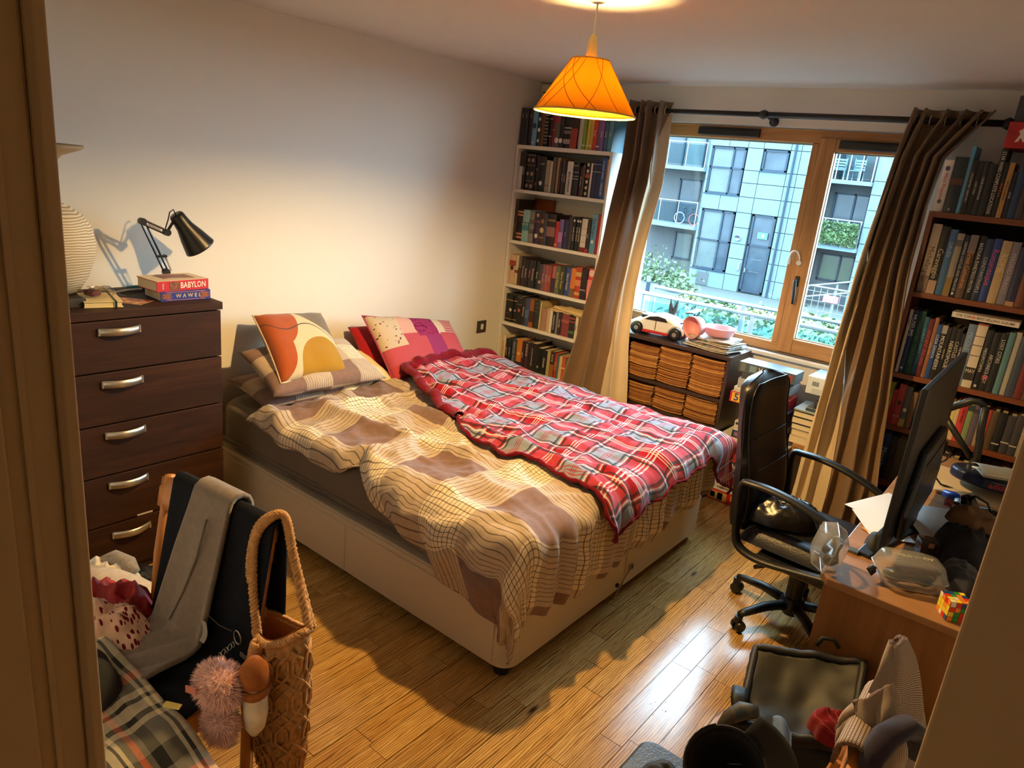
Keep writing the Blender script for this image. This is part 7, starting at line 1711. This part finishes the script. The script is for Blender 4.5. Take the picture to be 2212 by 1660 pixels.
obj('rail_wrap', over_rail(.02, .5, .03, .40, .030, n=20, fold=.012, nf=2, seed=6, m4=RCM), JK.m, jk, world=True, smooth=True, solid=.008)
# open black bag leaning on the desk side
bg = thing('open_black_bag', 'open black laptop bag leaning against the desk side panel', 'bag', (3.0, 2.0, 0))
BF = M('black_bag_fabric', (22, 22, 22), .55, 0, .2, 10, .2, 200, .35); BI = M('bag_lining_film', (36, 35, 29), .5, 0, .2, 5, .15, 30, .22)
cz = [Vector((2.835, 2.075, .475)), Vector((3.125, 2.165, .535)), Vector((3.175, 1.90, .44)), Vector((2.90, 1.815, .385))]
def flap(u, v, k=0.0):
    p = (cz[0]*(1-u)+cz[1]*u)*(1-v)+(cz[3]*(1-u)+cz[2]*u)*v
    return p+Vector((0, 0, k-.022*sin(pi*u)*sin(pi*v)+.012*fbm(u*3, v*3, 5)))
obj('flap', MB().grid(lambda u, v: flap(u, v), 20, 14), BI, bg, world=True, smooth=True, solid=.006)
lp = [flap(k/14, 0) for k in range(14)]+[flap(1, k/10) for k in range(10)]+[flap(1-k/14, 1) for k in range(14)]+[flap(0, 1-k/10) for k in range(10)]
obj('zip_edge', MB().tube(lp, [(.012+.002*(i % 2)) for i in range(len(lp))], 8, True), BF, bg, world=True, smooth=True)
def wallf(u, v):
    i = u*4
    k = int(i) % 4; f = i-int(i)
    p = cz[k].lerp(cz[(k+1) % 4], f)
    c_ = Vector((3.0, 2.02, 0)); q = Vector((p.x, p.y, p.z-.015)); lo = Vector((lerp(c_.x, p.x, 1.05), lerp(c_.y, p.y, .98), .005))
    r_ = q.lerp(lo, v); return r_+Vector((.010*fbm(u*9, v*3, 2), .010*fbm(u*9, v*3, 7), 0))
obj('body', MB().grid(wallf, 48, 12), BF, bg, world=True, smooth=True)
obj('front_pocket', MB().grid(lambda u, v: Vector((lerp(2.92, 3.18, u), 1.872-.05*sin(pi*v)+.02*u, lerp(.40, .16, v))), 14, 8), BI, bg, world=True, smooth=True, solid=.01)
obj('carry_handle', MB().tube([(2.99, 2.14, .535), (3.0, 2.155, .56), (3.03, 2.165, .565), (3.05, 2.165, .545)], .007, 8), BF, bg, world=True, smooth=True)
obj('side_strap', MB().tube([(2.86, 1.90, .44), (2.875, 1.85, .44), (2.90, 1.82, .40), (2.92, 1.80, .34)], [(.024, .006)]*4, 6), BF, bg, world=True, smooth=True)
CAMO = NT('olive_camo'); CAMO.p(Roughness=.6); CAMO.base(CAMO.ramp(CAMO.noise(CAMO.coord(), 22, 2), [(.42, S(30, 30, 26)), (.5, S(66, 60, 44)), (.58, S(36, 48, 58))]))
tag(obj('shoe', MB().tube([(2.86, 1.76, .37), (2.875, 1.79, .41), (2.90, 1.815, .435), (2.94, 1.825, .45)], [.012, .022, .026, .018], 12), CAMO.m, smooth=True), 'dark patterned shoe toe sticking out by the open bag', 'shoe')
mound('red_check_shirt', 'red checked shirt peeking out of the open black bag', 'shirt', (3.13, 1.905, .44), .07, .055, .065, plaid('red_check_cotton', [(0, S(118, 18, 26)), (.45, S(70, 14, 24)), (.55, S(118, 18, 26))], [(0, S(118, 18, 26)), (.45, S(190, 120, 110)), (.5, S(118, 18, 26)), (.7, S(70, 14, 24)), (.8, S(118, 18, 26))], 6, 3), 3, .4, 2.2, .4)
mound('dark_backpack', 'dark backpack behind the open bag against the desk', 'backpack', (3.235, 2.06, 0), .09, .105, .56, BF, 21, 0, 4, .05)
# cap, jeans, dark clothes on the seat
cp = thing('baseball_cap', 'black cap turned upside down on the leather chair seat', 'cap', (2.99, 1.43, .55), rot=(radians(38), radians(-14), radians(25)))
CAPM = fabric('black_cap_cotton', (24, 24, 26), .9)
obj('crown', MB().lathe([(0.001, .0), (.04, .004), (.068, .022), (.084, .055), (.088, .09)], 32, (0, 0, 0)), CAPM, cp, smooth=True, solid=.003)
obj('sweat_band', MB().lathe([(.086, .068), (.0875, .095)], 32), M('cap_band', (34, 34, 36), .8), cp, smooth=True, solid=.004)
obj('strap', MB().tube([(.09*cos(a), .09*sin(a), .092+.004*sin(a*2)) for a in [pi*.55+pi*.9*k/14 for k in range(15)]], [(.004, .010)]*15, 6), CAPM, cp, smooth=True)
obj('visor', MB().grid(lambda u, v: ((.086+.07*v)*cos(lerp(-1.0, 1.0, u)), (.086+.045*v)*sin(lerp(-1.0, 1.0, u)), .092+.012*(2*u-1)**2), 14, 5), CAPM, cp, smooth=True, solid=.004)
obj('inner_label', MB().box(-.012, .012, -.0005, .0005, -.012, .012), M('cap_label', (120, 120, 120), .6), cp, loc=(.02, .02, .03), rot=(.3, .6, .2))
mound('black_trousers', 'black trousers heaped on the leather seat behind the cap', 'trousers', (3.05, 1.37, .466), .13, .12, .11, JEAN, 8, .3, 2.6, .2)
mound('dark_shorts', 'dark crumpled shorts at the front edge of the seat', 'shorts', (2.88, 1.36, .466), .075, .06, .06, M('charcoal_twill', (40, 42, 46), .85, 0, .3, 30), 14, .2, 2.4, .35)
dn = M('blue_denim', (84, 98, 118), .85, 0, .2, 50, .3, 500, .15)
tag(obj('denim_jeans', MB().grid(lambda u, v: (3.02+.05*u+.05*v, 1.64-.03*v-.05*u*.3-.12*v, .60-.012*v+.012*sin(u*5)), 12, 14), dn, smooth=True, solid=.012), 'blue denim waistband between the trousers and open bag', 'jeans')
# added warm fill light, unseen behind the camera, brightens the door frame
_hl = bpy.data.lights.new('hall_fill_light', 'POINT'); _hl.energy = 1.9; _hl.color = (1, .72, .40); _hl.shadow_soft_size = .08
_ho = bpy.data.objects.new('hall_fill_light', _hl); COL.objects.link(_ho); _ho.location = (2.4, -1.0, 2.2)
import numpy as np
import sys
a,b,c=np.radians([37.2088,-16.7359,5.98954]);F=1536.35
f=np.array([-np.sin(a)*np.cos(b),np.cos(a)*np.cos(b),np.sin(b)])
r=np.cross(f,[0,0,1]);r/=np.linalg.norm(r);u=np.cross(r,f)
M=np.array([np.cos(c)*r+np.sin(c)*u,-np.sin(c)*r+np.cos(c)*u,f])
C=np.array([3.33,0,1.85])
def ray(x,y): return M.T@np.array([(x-1106)/F,-(y-830)/F,1])
def hit(x,y,ax,v):
    d=ray(x,y);t=(v-C[ax])/d[ax];return C+t*d
def proj(P):
    q=M@(np.array(P,float)-C);return 1106+F*q[0]/q[2],830-F*q[1]/q[2]
